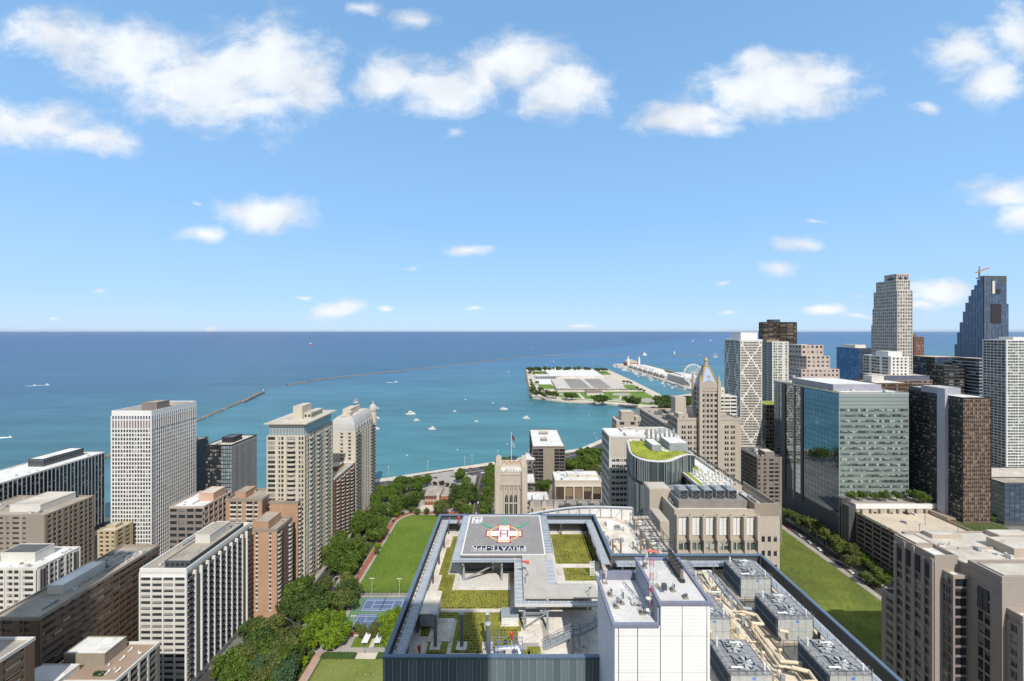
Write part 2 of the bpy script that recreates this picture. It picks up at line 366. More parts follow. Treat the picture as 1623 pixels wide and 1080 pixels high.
class Bld:
    def __init__(s, name, label, x0, x1, y0, y1, z1, wall, z0=0.0, ph=1.0, roof=None, cat='building', group=None, seed=1, coping=None, pt=.4):
        s.x0, s.x1, s.y0, s.y1, s.z0, s.zt = x0, x1, y0, y1, z0, z1
        s.zr = z1-ph; s.wall = wall; s.rn = random.Random(seed*7+13)
        s.root = empty(name, ((x0+x1)/2, (y0+y1)/2, z0), label, cat, group)
        s.b = MB(); s.b.box(x0, x1, y0, y1, z0, s.zr); s.items = {'window': [], 'balcony': []}
        s.wm = [wall]; s.D = .3
        p = MB()
        if ph > 0:
            p.box(x0-.3, x1+.3, y0-.3, y0+pt, s.zr-.4, z1); p.box(x0-.3, x1+.3, y1-pt, y1+.3, s.zr-.4, z1)
            p.box(x0-.3, x0+pt, y0+pt, y1-pt, s.zr-.4, z1); p.box(x1-pt, x1+.3, y0+pt, y1-pt, s.zr-.4, z1)
            p.build('parapet', coping or wall, s.root)
        r = MB(); r.sheet([(x0,y0),(x1,y0),(x1,y1),(x0,y1)], s.zr+.03); s.ro = r.build('roof', roof or M_roofl, s.root)
    def mi(s, m):
        if m not in s.wm: s.wm.append(m)
        return s.wm.index(m)
    def fbox(s, face, u0, u1, z0, z1, d0, d1, m=0, pl=None):
        if face == 'W': p = s.y0 if pl is None else pl; s.b.box(u0, u1, p-d1, p-d0, z0, z1, m)
        elif face == 'S': p = s.x1 if pl is None else pl; s.b.box(p+d0, p+d1, u0, u1, z0, z1, m)
        elif face == 'N': p = s.x0 if pl is None else pl; s.b.box(p-d1, p-d0, u0, u1, z0, z1, m)
        else: p = s.y1 if pl is None else pl; s.b.box(u0, u1, p+d0, p+d1, z0, z1, m)
    def fpt(s, face, u, z, d, pl=None):
        if face == 'W': return Vector((u, (s.y0 if pl is None else pl)-d, z))
        if face == 'S': return Vector(((s.x1 if pl is None else pl)+d, u, z))
        if face == 'N': return Vector(((s.x0 if pl is None else pl)-d, u, z))
        return Vector((u, (s.y1 if pl is None else pl)+d, z))
    def fac(s, face, pat, nz, sp=.4, pw=.14, d=.3, pd=.12, glass=None, frame=None, wall=None, pier=None, z0=None, z1=None, u0=None, u1=None, mv=0, mh=0,
            bal=('box', 1.3, None, None), zoff=0.0, pl=None, corner=True, skip=None, spm=None):
        glass = glass or G_dark; frame = frame or M_dkgrey
        m = s.mi(wall or s.wall); mp = s.mi(pier or wall or s.wall)
        z0 = s.z0+4 if z0 is None else z0; z1 = s.zr-.4 if z1 is None else z1
        if face in 'WE': a, b = s.x0, s.x1
        else: a, b = s.y0, s.y1
        u0 = a if u0 is None else u0; u1 = b if u1 is None else u1
        wts = [CW[c] for c in pat]; un = (u1-u0)/sum(wts); fh = (z1-z0)/nz
        u = u0; runs = []; cur = None
        e = un*pw/2
        for i, c in enumerate(pat):
            wd = CW[c]*un
            if c in 'sSp':
                s.fbox(face, u, u+wd, z0, z1, 0, d+(pd if c == 'p' else .04), mp if c == 'p' else m, pl)
                cur = None
            else:
                if cur is None: cur = [u, u+wd]; runs.append(cur)
                cur[1] = u+wd
                if pw > 0 and i+1 < len(pat) and pat[i+1] not in 'sSp': s.fbox(face, u+wd-e, u+wd+e, z0, z1, 0, d+pd, mp, pl)
                if pw > 0 and i == 0: s.fbox(face, u, u+e, z0, z1, 0, d+pd, mp, pl)
                if pw > 0 and i == len(pat)-1: s.fbox(face, u+wd-e, u+wd, z0, z1, 0, d+pd, mp, pl)
                ee = e if pw > 0 else 0
                wl = u+ee; wr = u+wd-ee
                for k in range(nz):
                    if skip and skip(i, k, (u+wd/2-u0)/(u1-u0), z0+(k+.5)*fh):
                        s.fbox(face, wl-.01, wr+.01, z0+k*fh, z0+(k+1)*fh, 0, d+pd-.01, m, pl); continue
                    zb = z0+k*fh+sp*fh; zt = z0+(k+1)*fh
                    if c == 'b' or c == 'B': zb = z0+k*fh+.1*fh
                    v = min(NV-1, int(s.rn.random()*NV))
                    hh = zt-zb
                    s.items['window'].append((s.fpt(face, (wl+wr)/2, (zb+zt)/2, .035, pl), ROT[face], ('w', round(wr-wl, 2), round(hh, 2), glass, frame, mv, mh, v), (wr-wl)))
                    if c in 'bB':
                        kk, dp, sl, rl = bal
                        s.items['balcony'].append((s.fpt(face, (wl+wr)/2, z0+k*fh+.02*fh+.13, d*.5, pl), ROT[face], ('b', round((wr-wl)*.98, 2), dp, kk, sl or s.wall, rl or s.wall), (wr-wl)))
            u += wd
        for a_, b_ in runs:
            for k in range(nz):
                s.fbox(face, a_, b_, z0+k*fh, z0+(k+sp)*fh, 0, d-.02, s.mi(spm) if spm else m, pl)
        s.fbox(face, u0, u1, z1, z1+.41, 0, d-.01, m, pl) if z1 < s.zr-.5 else None
        s.D = max(s.D, d)
    def corners(s, d=None, m=None, z0=None, z1=None, faces='WSN'):
        d = d or s.D+.1; k = s.mi(m or s.wall)
        z0 = s.z0 if z0 is None else z0; z1 = s.zr-.4 if z1 is None else z1
        if 'S' in faces: s.b.box(s.x1-.2, s.x1+d, s.y0-d, s.y0+.2, z0, z1, k)
        if 'N' in faces: s.b.box(s.x0-d, s.x0+.2, s.y0-d, s.y0+.2, z0, z1, k)
    def pent(s, a, b, c, d_, h, m=None, roof=None, name='penthouse', base=None, win=False):
        'box on the roof given by fractions of the roof'
        x0 = s.x0+a*(s.x1-s.x0); x1 = s.x0+b*(s.x1-s.x0); y0 = s.y0+c*(s.y1-s.y0); y1 = s.y0+d_*(s.y1-s.y0)
        z = s.zr+.03 if base is None else base
        q = MB(); q.box(x0, x1, y0, y1, z, z+h, 0)
        q.box(x0+.3, x1-.3, y0+.3, y1-.3, z+h, z+h+.06, 1)
        for e in ((x0-.1,x1+.1,y0-.1,y0+.25),(x0-.1,x1+.1,y1-.25,y1+.1),(x0-.1,x0+.25,y0+.25,y1-.25),(x1-.25,x1+.1,y0+.25,y1-.25)): q.box(*e, z+h-.12, z+h+.35, 0)
        if win:
            n = max(2, int((x1-x0)/2.2)); st = (x1-x0)/n
            for i in range(n): q.box(x0+st*(i+.2), x0+st*(i+.8), y0-.04, y0, z+h*.3, z+h*.75, 2)
            n = max(2, int((y1-y0)/2.2)); st = (y1-y0)/n
            for i in range(n): q.box(x1, x1+.04, y0+st*(i+.2), y0+st*(i+.8), z+h*.3, z+h*.75, 2)
        return q.build(name, [m or s.wall, roof or M_roofl, G_dark], s.ro)
    def clutter(s, n, seed=3, a=.08, b=.92, c=.08, d_=.92, z=None, sc_=1.0):
        rr = random.Random(seed); z = s.zr+.03 if z is None else z
        for i in range(n):
            x = s.x0+(a+(b-a)*rr.random())*(s.x1-s.x0); y = s.y0+(c+(d_-c)*rr.random())*(s.y1-s.y0)
            k = rr.random(); q = MB()
            if k < .35:
                lx, ly, h = rr.uniform(.8,2)*sc_, rr.uniform(.8,2.4)*sc_, rr.uniform(.7,1.6)*sc_
                q.box(x-lx/2, x+lx/2, y-ly/2, y+ly/2, z+.2, z+h); q.box(x-lx/2+.1, x-lx/2+.3, y-ly/2, y+ly/2, z, z+.2); q.box(x+lx/2-.3, x+lx/2-.1, y-ly/2, y+ly/2, z, z+.2)
                q.lathe((x, y, z+h), [(.35*lx,0),(.38*lx,.12),(.3*lx,.12)], 10, 1)
                q.build('air_conditioner', [rr.choice([M_steel, M_offw, M_white]), M_dkgrey], s.ro)
            elif k < .7:
                h = rr.uniform(.6,1.8)*sc_; q.tube((x,y,z),(x,y,z+h), .14*sc_); q.lathe((x,y,z+h), [(.28*sc_,0),(.28*sc_,.08),(.02,.3)], 8, 0)
                q.build('vent_pipe', rr.choice([M_steel, M_silver, M_dkgrey]), s.ro)
            elif k < .88:
                ly = rr.uniform(2,6)*sc_; q.box(x-.25, x+.25, y-ly/2, y+ly/2, z+.3, z+.8); q.box(x-.3,x+.3,y-ly/2+.2,y-ly/2+.4,z,z+.3); q.box(x-.3,x+.3,y+ly/2-.4,y+ly/2-.2,z,z+.3)
                q.box(x-.5, x+.5, y+ly/2, y+ly/2+1, z, z+1.1)
                q.build('duct', rr.choice([M_silver, M_steel]), s.ro)
            else:
                q.box(x-.6,x+.6,y-.8,y+.8,z,z+.35); q.add([(x-.6,y-.8,z+.35),(x+.6,y-.8,z+.35),(x+.6,y+.8,z+.35),(x-.6,y+.8,z+.35),(x,y,z+.75)],[(0,1,4),(1,2,4),(2,3,4),(3,0,4)],1)
                q.build('skylight', [M_offw, G_pale], s.ro)
    def done(s):
        s.b.build('wall', s.wm, s.root)
        o0 = WL(s.root)
        for kind, its in s.items.items():
            if not its: continue
            its.sort(key=lambda t: t[0].length_squared if False else (t[0]-Vector((0,0,H))).length)
            cnt = 0; mg = MB(); mm = []
            for pos, rot, key, wd in its:
                if key[0] == 'w': me, pb = window_proto(*key[1:])
                else: me, pb = balcony_proto(*key[1:])
                dist = (pos-Vector((0,0,H))).length
                if cnt < 100 and wd*410/dist > MINPX:
                    o = bpy.data.objects.new(kind, me); COL.objects.link(o); o.parent = s.root
                    o.location = pos-o0; o.rotation_euler = (0, 0, rot); cnt += 1
                else:
                    c_, s_ = math.cos(rot), math.sin(rot); off = len(mg.v)
                    mg.v.extend([(pos.x+c_*x-s_*y, pos.y+s_*x+c_*y, pos.z+z) for x, y, z in pb.v])
                    base = []
                    for m in me.materials:
                        if m not in mm: mm.append(m)
                        base.append(mm.index(m))
                    mg.f.extend([tuple(i+off for i in f) for f in pb.f]); mg.m.extend([base[i] for i in pb.m]); mg.r.extend(pb.r)
            if mg.v:
                o = mg.build(kind, mm, s.root); o['kind'] = 'stuff'
        return s.root
# ---------------------------------------------------------------- ground, water, roads
SHORE = [(-4000,-900),(-900,175),(-600,310),(-376,388),(-272,437),(-155,489),(-20,553),(103,615),(190,720),(250,860),(297,955),(440,1010),(505,1140),(640,1230),(900,1290),(2500,1500),(9000,2500)]
g = MB(); g.prism([(-4000,-3000)]+SHORE+[(9000,-3000)], -3, 0)
tag(g.build('ground', M_city), kind='structure')
# lake: one sheet to the horizon; shallow green water inshore, deep blue beyond the breakwater
m = bpy.data.materials.new('lake water'); m.use_nodes = True; n_ = m.node_tree.nodes; l_ = m.node_tree.links; p = n_['Principled BSDF']
ge = n_.new('ShaderNodeNewGeometry'); sp = n_.new('ShaderNodeSeparateXYZ'); l_.new(ge.outputs['Position'], sp.inputs[0])
nz = n_.new('ShaderNodeTexNoise'); nz.inputs['Scale'].default_value = .0016; nz.inputs['Detail'].default_value = 6; nz.inputs['Roughness'].default_value = .6
st = n_.new('ShaderNodeVectorMath'); st.operation = 'MULTIPLY'; st.inputs[1].default_value = (.55, 1.6, 1); l_.new(ge.outputs['Position'], st.inputs[0]); l_.new(st.outputs[0], nz.inputs['Vector'])
dd = n_.new('ShaderNodeMath'); dd.operation = 'MULTIPLY_ADD'; l_.new(sp.outputs[0], dd.inputs[0]); dd.inputs[1].default_value = -.55; l_.new(sp.outputs[1], dd.inputs[2])
d2 = n_.new('ShaderNodeMath'); d2.operation = 'MULTIPLY_ADD'; l_.new(nz.outputs['Fac'], d2.inputs[0]); d2.inputs[1].default_value = 900; l_.new(dd.outputs[0], d2.inputs[2])
d3 = n_.new('ShaderNodeMath'); d3.operation = 'ADD'; l_.new(d2.outputs[0], d3.inputs[0]); d3.inputs[1].default_value = -450
lg = n_.new('ShaderNodeMath'); lg.operation = 'LOGARITHM'; mxx = n_.new('ShaderNodeMath'); mxx.operation = 'MAXIMUM'; l_.new(d3.outputs[0], mxx.inputs[0]); mxx.inputs[1].default_value = 150
l_.new(mxx.outputs[0], lg.inputs[0]); lg.inputs[1].default_value = 10
mr_ = n_.new('ShaderNodeMapRange'); l_.new(lg.outputs[0], mr_.inputs[0]); mr_.inputs[1].default_value = 2.5; mr_.inputs[2].default_value = 4.5
cr = n_.new('ShaderNodeValToRGB'); l_.new(mr_.outputs[0], cr.inputs[0]); e = cr.color_ramp.elements
e[0].position = 0; e[0].color = (.050, .155, .165, 1); e[1].position = 1; e[1].color = (.026, .070, .200, 1)
for ps, c in ((.15, (.046, .148, .168)), (.30, (.042, .132, .175)), (.42, (.034, .108, .195)), (.70, (.029, .086, .205))):
    x = e.new(ps); x.color = (*c, 1)
# wind streaks
n2 = n_.new('ShaderNodeTexNoise'); n2.inputs['Scale'].default_value = .02; n2.inputs['Detail'].default_value = 7; n2.inputs['Roughness'].default_value = .65
s2 = n_.new('ShaderNodeVectorMath'); s2.operation = 'MULTIPLY'; s2.inputs[1].default_value = (.35, 1.3, 1); l_.new(ge.outputs['Position'], s2.inputs[0]); l_.new(s2.outputs[0], n2.inputs['Vector'])
q = n_.new('ShaderNodeMapRange'); l_.new(n2.outputs['Fac'], q.inputs[0]); q.inputs[1].default_value = .25; q.inputs[2].default_value = .75; q.inputs[3].default_value = .74; q.inputs[4].default_value = 1.26
n5 = n_.new('ShaderNodeTexNoise'); n5.inputs['Scale'].default_value = .0022; n5.inputs['Detail'].default_value = 6; n5.inputs['Roughness'].default_value = .6; n5.inputs['Distortion'].default_value = .6
s5 = n_.new('ShaderNodeVectorMath'); s5.operation = 'MULTIPLY'; s5.inputs[1].default_value = (.35, 2.6, 1); l_.new(ge.outputs['Position'], s5.inputs[0]); l_.new(s5.outputs[0], n5.inputs['Vector'])
q5 = n_.new('ShaderNodeMapRange'); l_.new(n5.outputs['Fac'], q5.inputs[0]); q5.inputs[1].default_value = .32; q5.inputs[2].default_value = .68; q5.inputs[3].default_value = .86; q5.inputs[4].default_value = 1.16
def M_(op, a, b_, c_=None):
    k = n_.new('ShaderNodeMath'); k.operation = op
    for i_, v_ in enumerate((a, b_, c_)):
        if v_ is None: continue
        if isinstance(v_, (int, float)): k.inputs[i_].default_value = v_
        else: l_.new(v_, k.inputs[i_])
    return k.outputs[0]
# the sheltered basin behind the breakwaters is shallower and paler than the open lake
ins1 = M_('SUBTRACT', 2610, M_('MULTIPLY_ADD', sp.outputs[0], -1.71, sp.outputs[1]))
ins2 = M_('MULTIPLY', M_('ADD', sp.outputs[0], M_('MULTIPLY_ADD', sp.outputs[1], .27, 396)), 2)
qi = n_.new('ShaderNodeMapRange'); qi.interpolation_type = 'SMOOTHSTEP'; l_.new(M_('ADD', M_('MINIMUM', ins1, ins2), M_('MULTIPLY', M_('SUBTRACT', n5.outputs['Fac'], .5), 160)), qi.inputs[0]); qi.inputs[1].default_value = -70; qi.inputs[2].default_value = 70; qi.inputs[3].default_value = .92; qi.inputs[4].default_value = 1.17
qq = n_.new('ShaderNodeMath'); qq.operation = 'MULTIPLY'; l_.new(M_('MULTIPLY', q.outputs[0], qi.outputs[0]), qq.inputs[0]); l_.new(q5.outputs[0], qq.inputs[1])
sc_ = n_.new('ShaderNodeVectorMath'); sc_.operation = 'SCALE'; l_.new(cr.outputs[0], sc_.inputs[0]); l_.new(qq.outputs[0], sc_.inputs['Scale'])
l_.new(sc_.outputs[0], p.inputs['Base Color']); p.inputs['Roughness'].default_value = .38; p.inputs['Specular IOR Level'].default_value = .22
n3 = n_.new('ShaderNodeTexNoise'); n3.inputs['Scale'].default_value = .22; n3.inputs['Detail'].default_value = 5; l_.new(s2.outputs[0], n3.inputs['Vector'])
n3b = n_.new('ShaderNodeVectorMath'); n3b.operation = 'MULTIPLY'; n3b.inputs[1].default_value = (.6, 1.5, 1); l_.new(ge.outputs['Position'], n3b.inputs[0]); l_.new(n3b.outputs[0], n3.inputs['Vector'])
bp = n_.new('ShaderNodeBump'); bp.inputs['Strength'].default_value = .5; bp.inputs['Distance'].default_value = 1.2; l_.new(n3.outputs['Fac'], bp.inputs['Height']); l_.new(bp.outputs[0], p.inputs['Normal'])
g = MB(); g.sheet([(-160000,-2000),(160000,-2000),(160000,130000),(-160000,130000)], -1.2)
tag(g.build('lake_water', m), kind='structure')

def grassmat(name, a, b, c, sc1=.02, sc2=.4):
    m = bpy.data.materials.new(name); m.use_nodes = True; n_ = m.node_tree.nodes; l_ = m.node_tree.links; p = n_['Principled BSDF']
    p.inputs['Roughness'].default_value = .95; p.inputs['Specular IOR Level'].default_value = .1
    g = n_.new('ShaderNodeNewGeometry'); t = n_.new('ShaderNodeTexNoise'); t.inputs['Scale'].default_value = sc1; t.inputs['Detail'].default_value = 8; t.inputs['Roughness'].default_value = .65
    l_.new(g.outputs['Position'], t.inputs['Vector']); r = n_.new('ShaderNodeValToRGB'); e = r.color_ramp.elements
    e[0].position = .32; e[0].color = (*a, 1); e[1].position = .7; e[1].color = (*c, 1); x = e.new(.5); x.color = (*b, 1); l_.new(t.outputs['Fac'], r.inputs[0])
    t2 = n_.new('ShaderNodeTexNoise'); t2.inputs['Scale'].default_value = sc2; t2.inputs['Detail'].default_value = 6; t2.inputs['Roughness'].default_value = .7; l_.new(g.outputs['Position'], t2.inputs['Vector'])
    q = n_.new('ShaderNodeMapRange'); l_.new(t2.outputs['Fac'], q.inputs[0]); q.inputs[1].default_value = .3; q.inputs[2].default_value = .7; q.inputs[3].default_value = .72; q.inputs[4].default_value = 1.28
    s = n_.new('ShaderNodeVectorMath'); s.operation = 'SCALE'; l_.new(r.outputs[0], s.inputs[0]); l_.new(q.outputs[0], s.inputs['Scale']); l_.new(s.outputs[0], p.inputs['Base Color'])
    return m
M_lawn = grassmat('mown lawn', (.088,.136,.022), (.110,.162,.027), (.142,.192,.034), .03, .5)
M_lawn2 = grassmat('worn lawn', (.135,.172,.040), (.165,.195,.05), (.195,.208,.07), .06, .9)
wv = M_lawn.node_tree.nodes.new('ShaderNodeTexWave'); gl_ = M_lawn.node_tree.nodes.new('ShaderNodeNewGeometry'); wv.inputs['Scale'].default_value = .14; wv.inputs['Distortion'].default_value = 1.2; wv.inputs['Detail'].default_value = 2
M_lawn.node_tree.links.new(gl_.outputs['Position'], wv.inputs['Vector']); pb_ = M_lawn.node_tree.nodes['Principled BSDF']; src = pb_.inputs['Base Color'].links[0].from_socket
mw = M_lawn.node_tree.nodes.new('ShaderNodeMapRange'); M_lawn.node_tree.links.new(wv.outputs['Fac'], mw.inputs[0]); mw.inputs[3].default_value = .94; mw.inputs[4].default_value = 1.06
ms_ = M_lawn.node_tree.nodes.new('ShaderNodeVectorMath'); ms_.operation = 'SCALE'; M_lawn.node_tree.links.new(src, ms_.inputs[0]); M_lawn.node_tree.links.new(mw.outputs[0], ms_.inputs['Scale']); M_lawn.node_tree.links.new(ms_.outputs[0], pb_.inputs['Base Color'])
M_field = grassmat('rough field grass', (.085,.100,.030), (.112,.140,.032), (.172,.212,.042), .022, .35)
M_farlawn = grassmat('far lawn', (.10,.17,.035), (.125,.20,.04), (.15,.215,.05), .01, .05)
M_under = grassmat('planting bed', (.05,.07,.02), (.07,.095,.03), (.12,.10,.06), .1, .8)

def strip(name, pts, z, m, kind='structure'):
    b = MB(); b.prism([(p[0], p[1]) for p in pts], z-.15 if z < .5 else z-.3, z); return tag(b.build(name, m), kind=kind)
def off(pl, d):
    r = []
    for i, p in enumerate(pl):
        a = Vector(pl[max(i-1,0)]); b = Vector(pl[min(i+1,len(pl)-1)]); t = (b-a).normalized(); n = Vector((t.y, -t.x))
        r.append((p[0]+n.x*d, p[1]+n.y*d))
    return r
SH = SHORE[1:10]
strip('shore_promenade', off(SH, -1)+off(SH, 9)[::-1], .12, M_sand)
strip('lakefront_drive', off(SH, 9.5)+off(SH, 38)[::-1], .06, M_asph)
for k, d in enumerate((23.2, 10.3, 37.2)):
    b = MB(); q1 = off(SH, d); q2 = off(SH, d+(.9 if k == 0 else .25)); b.prism(q1+q2[::-1], .05, .3 if k == 0 else .075)
    tag(b.build('median_strip' if k == 0 else 'lane_marking', M_pave if k == 0 else M_white), kind='structure')
for k, d in enumerate((13.5, 17, 27.5, 31.5)):
    b = MB(); q1 = off(SH, d); q2 = off(SH, d+.2)
    for (a0, a1, c0, c1) in zip(q1, q1[1:], q2, q2[1:]):
        L_ = (Vector(a1)-Vector(a0)).length; n = max(1, int(L_/9))
        for i in range(n):
            t0 = i/n; t1 = t0+.4/n; f = lambda u, v, t: (u[0]+(v[0]-u[0])*t, u[1]+(v[1]-u[1])*t)
            b.sheet([f(a0,a1,t0), f(a0,a1,t1), f(c0,c1,t1), f(c0,c1,t0)], .08)
    tag(b.build('lane_marking', M_white), kind='structure')
# avenue running to the lake beside the park, and the street grid
strip('avenue', [(-41.5,120),(-33,120),(-34,505),(-43,500)], .05, M_asph)
strip('avenue_pavement', [(-46.5,120),(-41.9,120),(-43.4,500),(-48,498)], .16, M_pave)
strip('avenue_pavement', [(-32.6,120),(-27,120),(-27,510),(-33.6,505)], .16, M_pave)
b = MB(); b.sheet([(-37.4,120),(-37.1,120),(-38.3,500),(-38.6,500)], .07); tag(b.build('lane_marking', mat('yellow line',(.5,.38,.08))), kind='structure')
strip('residential_street', [(-137,150),(-126,150),(-128,400),(-139,400)], .05, M_asph)
strip('street_pavement', [(-125.6,150),(-121.5,150),(-121.5,400),(-127.6,400)], .16, M_pave)
strip('street_pavement', [(-141.5,150),(-137.4,150),(-139.4,400),(-141.5,400)], .16, M_pave)
strip('cross_street', [(-300,203),(-120,203),(-120,213),(-300,213)], .04, M_asph)
strip('side_street', [(245,60),(255,60),(255,620),(245,620)], .05, M_asph)
strip('street_pavement', [(240.3,60),(244.6,60),(244.6,620),(240.3,620)], .16, M_pave)
strip('street_pavement', [(255.4,60),(261,60),(261,620),(255.4,620)], .16, M_pave)
strip('cross_street', [(60,190),(240,190),(240,202),(60,202)], .04, M_asph)
strip('cross_street', [(-30,392),(330,392),(330,404),(-30,404)], .04, M_asph)
# park
strip('park_ground', [(-121,225),(-48,225),(-48,498),(-75,520),(-121,498)], .02+.1, M_pave)
strip('planting_bed', [(-120.5,228),(-112.8,228),(-112.8,398),(-120.5,398)], .16, M_under)
strip('park_lawn', [(-106,275.5),(-49,275.5),(-49,392),(-96,392.5),(-103,386),(-106,378)], .18, M_lawn)
strip('running_track', [(-112,228),(-108,228),(-108,380),(-104,389),(-98,394.5),(-49,394),(-49,398.5),(-99,399),(-107,393),(-112,382)], .19, M_redpath)
strip('park_meadow', [(-118,402),(-95,402),(-95,455),(-118,455)], .17, M_under)
strip('park_meadow', [(-66,428),(-49,428),(-49,470),(-66,470)], .17, M_lawn)
strip('park_plaza', [(-92,402),(-70,402),(-70,414),(-92,414)], .18, M_sand)
strip('running_track', [(-102,236.2),(-62,236.2),(-62,240.5),(-102,240.5)], .19, M_redpath)
strip('tennis_surround', [(-101.5,242.3),(-62,242.3),(-62,271),(-101.5,271)], .17, M_courtg)
for y0, nm in ((258.0, 'far'), (243.0, 'near')):
    x0, x1 = -94.9, -71.1; b = MB(); b.prism([(x0-1.2,y0-.9),(x1+1.2,y0-.9),(x1+1.2,y0+11.9),(x0-1.2,y0+11.9)], .1, .21)
    r = empty('tennis_court', (x0, y0, 0), 'blue tennis court with white lines, the one '+('farther from the white canopies' if nm == 'far' else 'nearer the white canopies'), 'tennis court', 'tennis courts')
    b.build('court_surface', M_court, r); b = MB(); t = .09
    def ln(xa, ya, xb, yb): b.box(min(xa,xb)-t, max(xa,xb)+t, min(ya,yb)-t, max(ya,yb)+t, .2, .225)
    Y1 = y0+10.97; cx = (x0+x1)/2
    for a in ((x0,y0,x1,y0),(x0,Y1,x1,Y1),(x0,y0+.2,x0,Y1-.2),(x1,y0+.2,x1,Y1-.2)): ln(*a)
    b2 = b; b = MB()
    for a in ((x0+.2,y0+1.37,x1-.2,y0+1.37),(x0+.2,Y1-1.37,x1-.2,Y1-1.37)): ln(*a)
    for s_ in (-1, 1): ln(cx+s_*6.4, y0+1.6, cx+s_*6.4, Y1-1.6)
    ln(cx-6.1, (y0+Y1)/2, cx+6.1, (y0+Y1)/2)
    b2.add(b.v, b.f); b2.build('court_lines', M_white, r)
    b = MB(); b.box(cx-.03, cx+.03, y0-.5, Y1+.5, .25, 1.1); b.tube((cx,y0-.5,.2),(cx,y0-.5,1.2),.06); b.tube((cx,Y1+.5,.2),(cx,Y1+.5,1.2),.06); b.build('net', M_dkgrey, r)
def fence(pts, h, label, m=M_black, sp=3.0, wires=5):
    r = empty('chain_link_fence', (pts[0][0], pts[0][1], 0), label, 'fence'); p = MB(); q = MB()
    for a, c in zip(pts, pts[1:]):
        a = Vector((*a, 0)); c = Vector((*c, 0)); n = max(1, int((c-a).length/sp))
        for i in range(n+1): x = a+(c-a)*i/n; pp = MB(); pp.tube(x, x+Vector((0,0,h)), .06, n=5); pp.build('post', m, r)
        for k in range(wires+1): z = h*(k+.5)/(wires+.5); q.beam(a+Vector((0,0,z)), c+Vector((0,0,z)), .05)
        n = int((c-a).length/.7)
        for i in range(n): x = a+(c-a)*i/n; q.beam(x+Vector((0,0,.2)), x+Vector((0,0,h)), .035)
    q.build('mesh_panel', m, r)
fence([(-102,272.6),(-62,272.6)], 3.6, 'tall dark chain link fence between the big lawn and the tennis courts')
fence([(-102,241.4),(-62,241.4)], 3.0, 'dark chain link fence on the near side of the tennis courts')
# sculpture garden in the foreground
strip('garden_ground', [(-121,150),(-48,150),(-48,224.6),(-121,224.6)], .1, M_under)
strip('garden_lawn', [(-102,150),(-48,150),(-48,219.6),(-102,219.6)], .17, M_lawn2)
strip('brick_path', [(-107.4,150),(-103.8,150),(-103.8,224),(-107.4,224)], .19, M_brickpath)
strip('garden_kerb', [(-103.7,150),(-103,150),(-103,220.5),(-103.7,220.5)], .3, M_pave)
strip('garden_walk', [(-121,224.2),(-48,224.2),(-48,227.8),(-121,227.8)], .2, M_pave)
strip('garden_grass', [(-90,228),(-62,228),(-62,235.6),(-90,235.6)], .17, M_lawn)
strip('garden_walk', [(-84.4,219.9),(-73.5,219.9),(-73.5,224.1),(-84.4,224.1)], .21, M_sand)
strip('garden_walk', [(-79.9,228),(-77.4,228),(-77.4,236),(-79.9,236)], .21, M_sand)
for x0, x1, lb in ((-102,-85.2,'long clipped hedge left of the canopies, along the near lawn'), (-72.8,-56,'long clipped hedge right of the canopies, along the near lawn')):
    b = MB(); rr = random.Random(int(x0)*3)
    b.box(x0, x1, 220.6, 223.2, .1, 1.3)
    for i in range(900):
        c = Vector((rr.uniform(x0,x1), rr.uniform(220.5,223.3), rr.uniform(.3,1.5)))
        u = Vector((rr.gauss(0,1),rr.gauss(0,1),rr.gauss(0,1))).normalized()*.22; v = u.cross(Vector((rr.gauss(0,1),rr.gauss(0,1),rr.gauss(0,1))).normalized())
        b.add([tuple(c-u-v),tuple(c+u-v),tuple(c+u+v),tuple(c-u+v)], [(0,1,2,3)], 0, rr.random())
    tag(b.build('hedge', mat('hedge leaves', (.045,.09,.02), .9, .2, .8, rnd=.5)), lb, 'hedge', 'clipped hedges')
for x0, side in ((-83.8,'left'), (-77.0,'right')):
    r = empty('white_canopy', (x0+1.7, 231, 0), 'flat white garden canopy, the %s one of the pair by the tennis courts'%side, 'canopy', 'white garden canopies')
    b = MB(); b.box(x0, x0+3.4, 227.6, 235.4, 2.9, 3.2); b.build('canopy_roof', M_white, r)
    for i, j in ((.3,228),(3.1,228),(.3,235),(3.1,235)):
        b = MB(); b.box(x0+i-.1, x0+i+.1, j-.1, j+.1, .1, 2.9); b.build('post', M_steel, r)
for i, (x, y) in enumerate(((-89,236),(-71,236))):
    b = MB(); b.box(x-2, x+2, y, y+.7, .55, .75); b.box(x-1.8,x-1.5,y,y+.7,.1,.55); b.box(x+1.5,x+1.8,y,y+.7,.1,.55)
    tag(b.build('stone_bench', M_white), 'white bench to the %s of the garden canopies'%('left','right')[i], 'bench', 'garden benches')
for px, py, h, lb in ((589.5,946.5,12.3,'tall floodlight pole at the far edge of the courts, on the lawn side'), (633,947,12.3,'tall floodlight pole at the far edge of the courts, nearest the hospital'), (560.8,1008,11.5,'tall floodlight pole on the near side of the courts, by the red path')):
    p = W(px, py, 0); r = empty('floodlight_pole', p, lb, 'light pole', 'sports floodlights'); b = MB(); b.tube(p, p+Vector((0,0,h)), .16, .1); b.build('pole', M_offw, r)
    b = MB(); b.beam(p+Vector((-1.3,0,h)), p+Vector((1.3,0,h)), .15); b.build('crossbar', M_offw, r)
    for k in (-1.2, 0, 1.2):
        b = MB(); b.lathe(p+Vector((k,0,h-.1)), [(.1,.5),(.3,.35),(.45,0)], 8); b.build('lamp', M_offw, r)
strip('field_grass', [(60,204),(240,204),(240,391),(60,391)], .14, M_field)

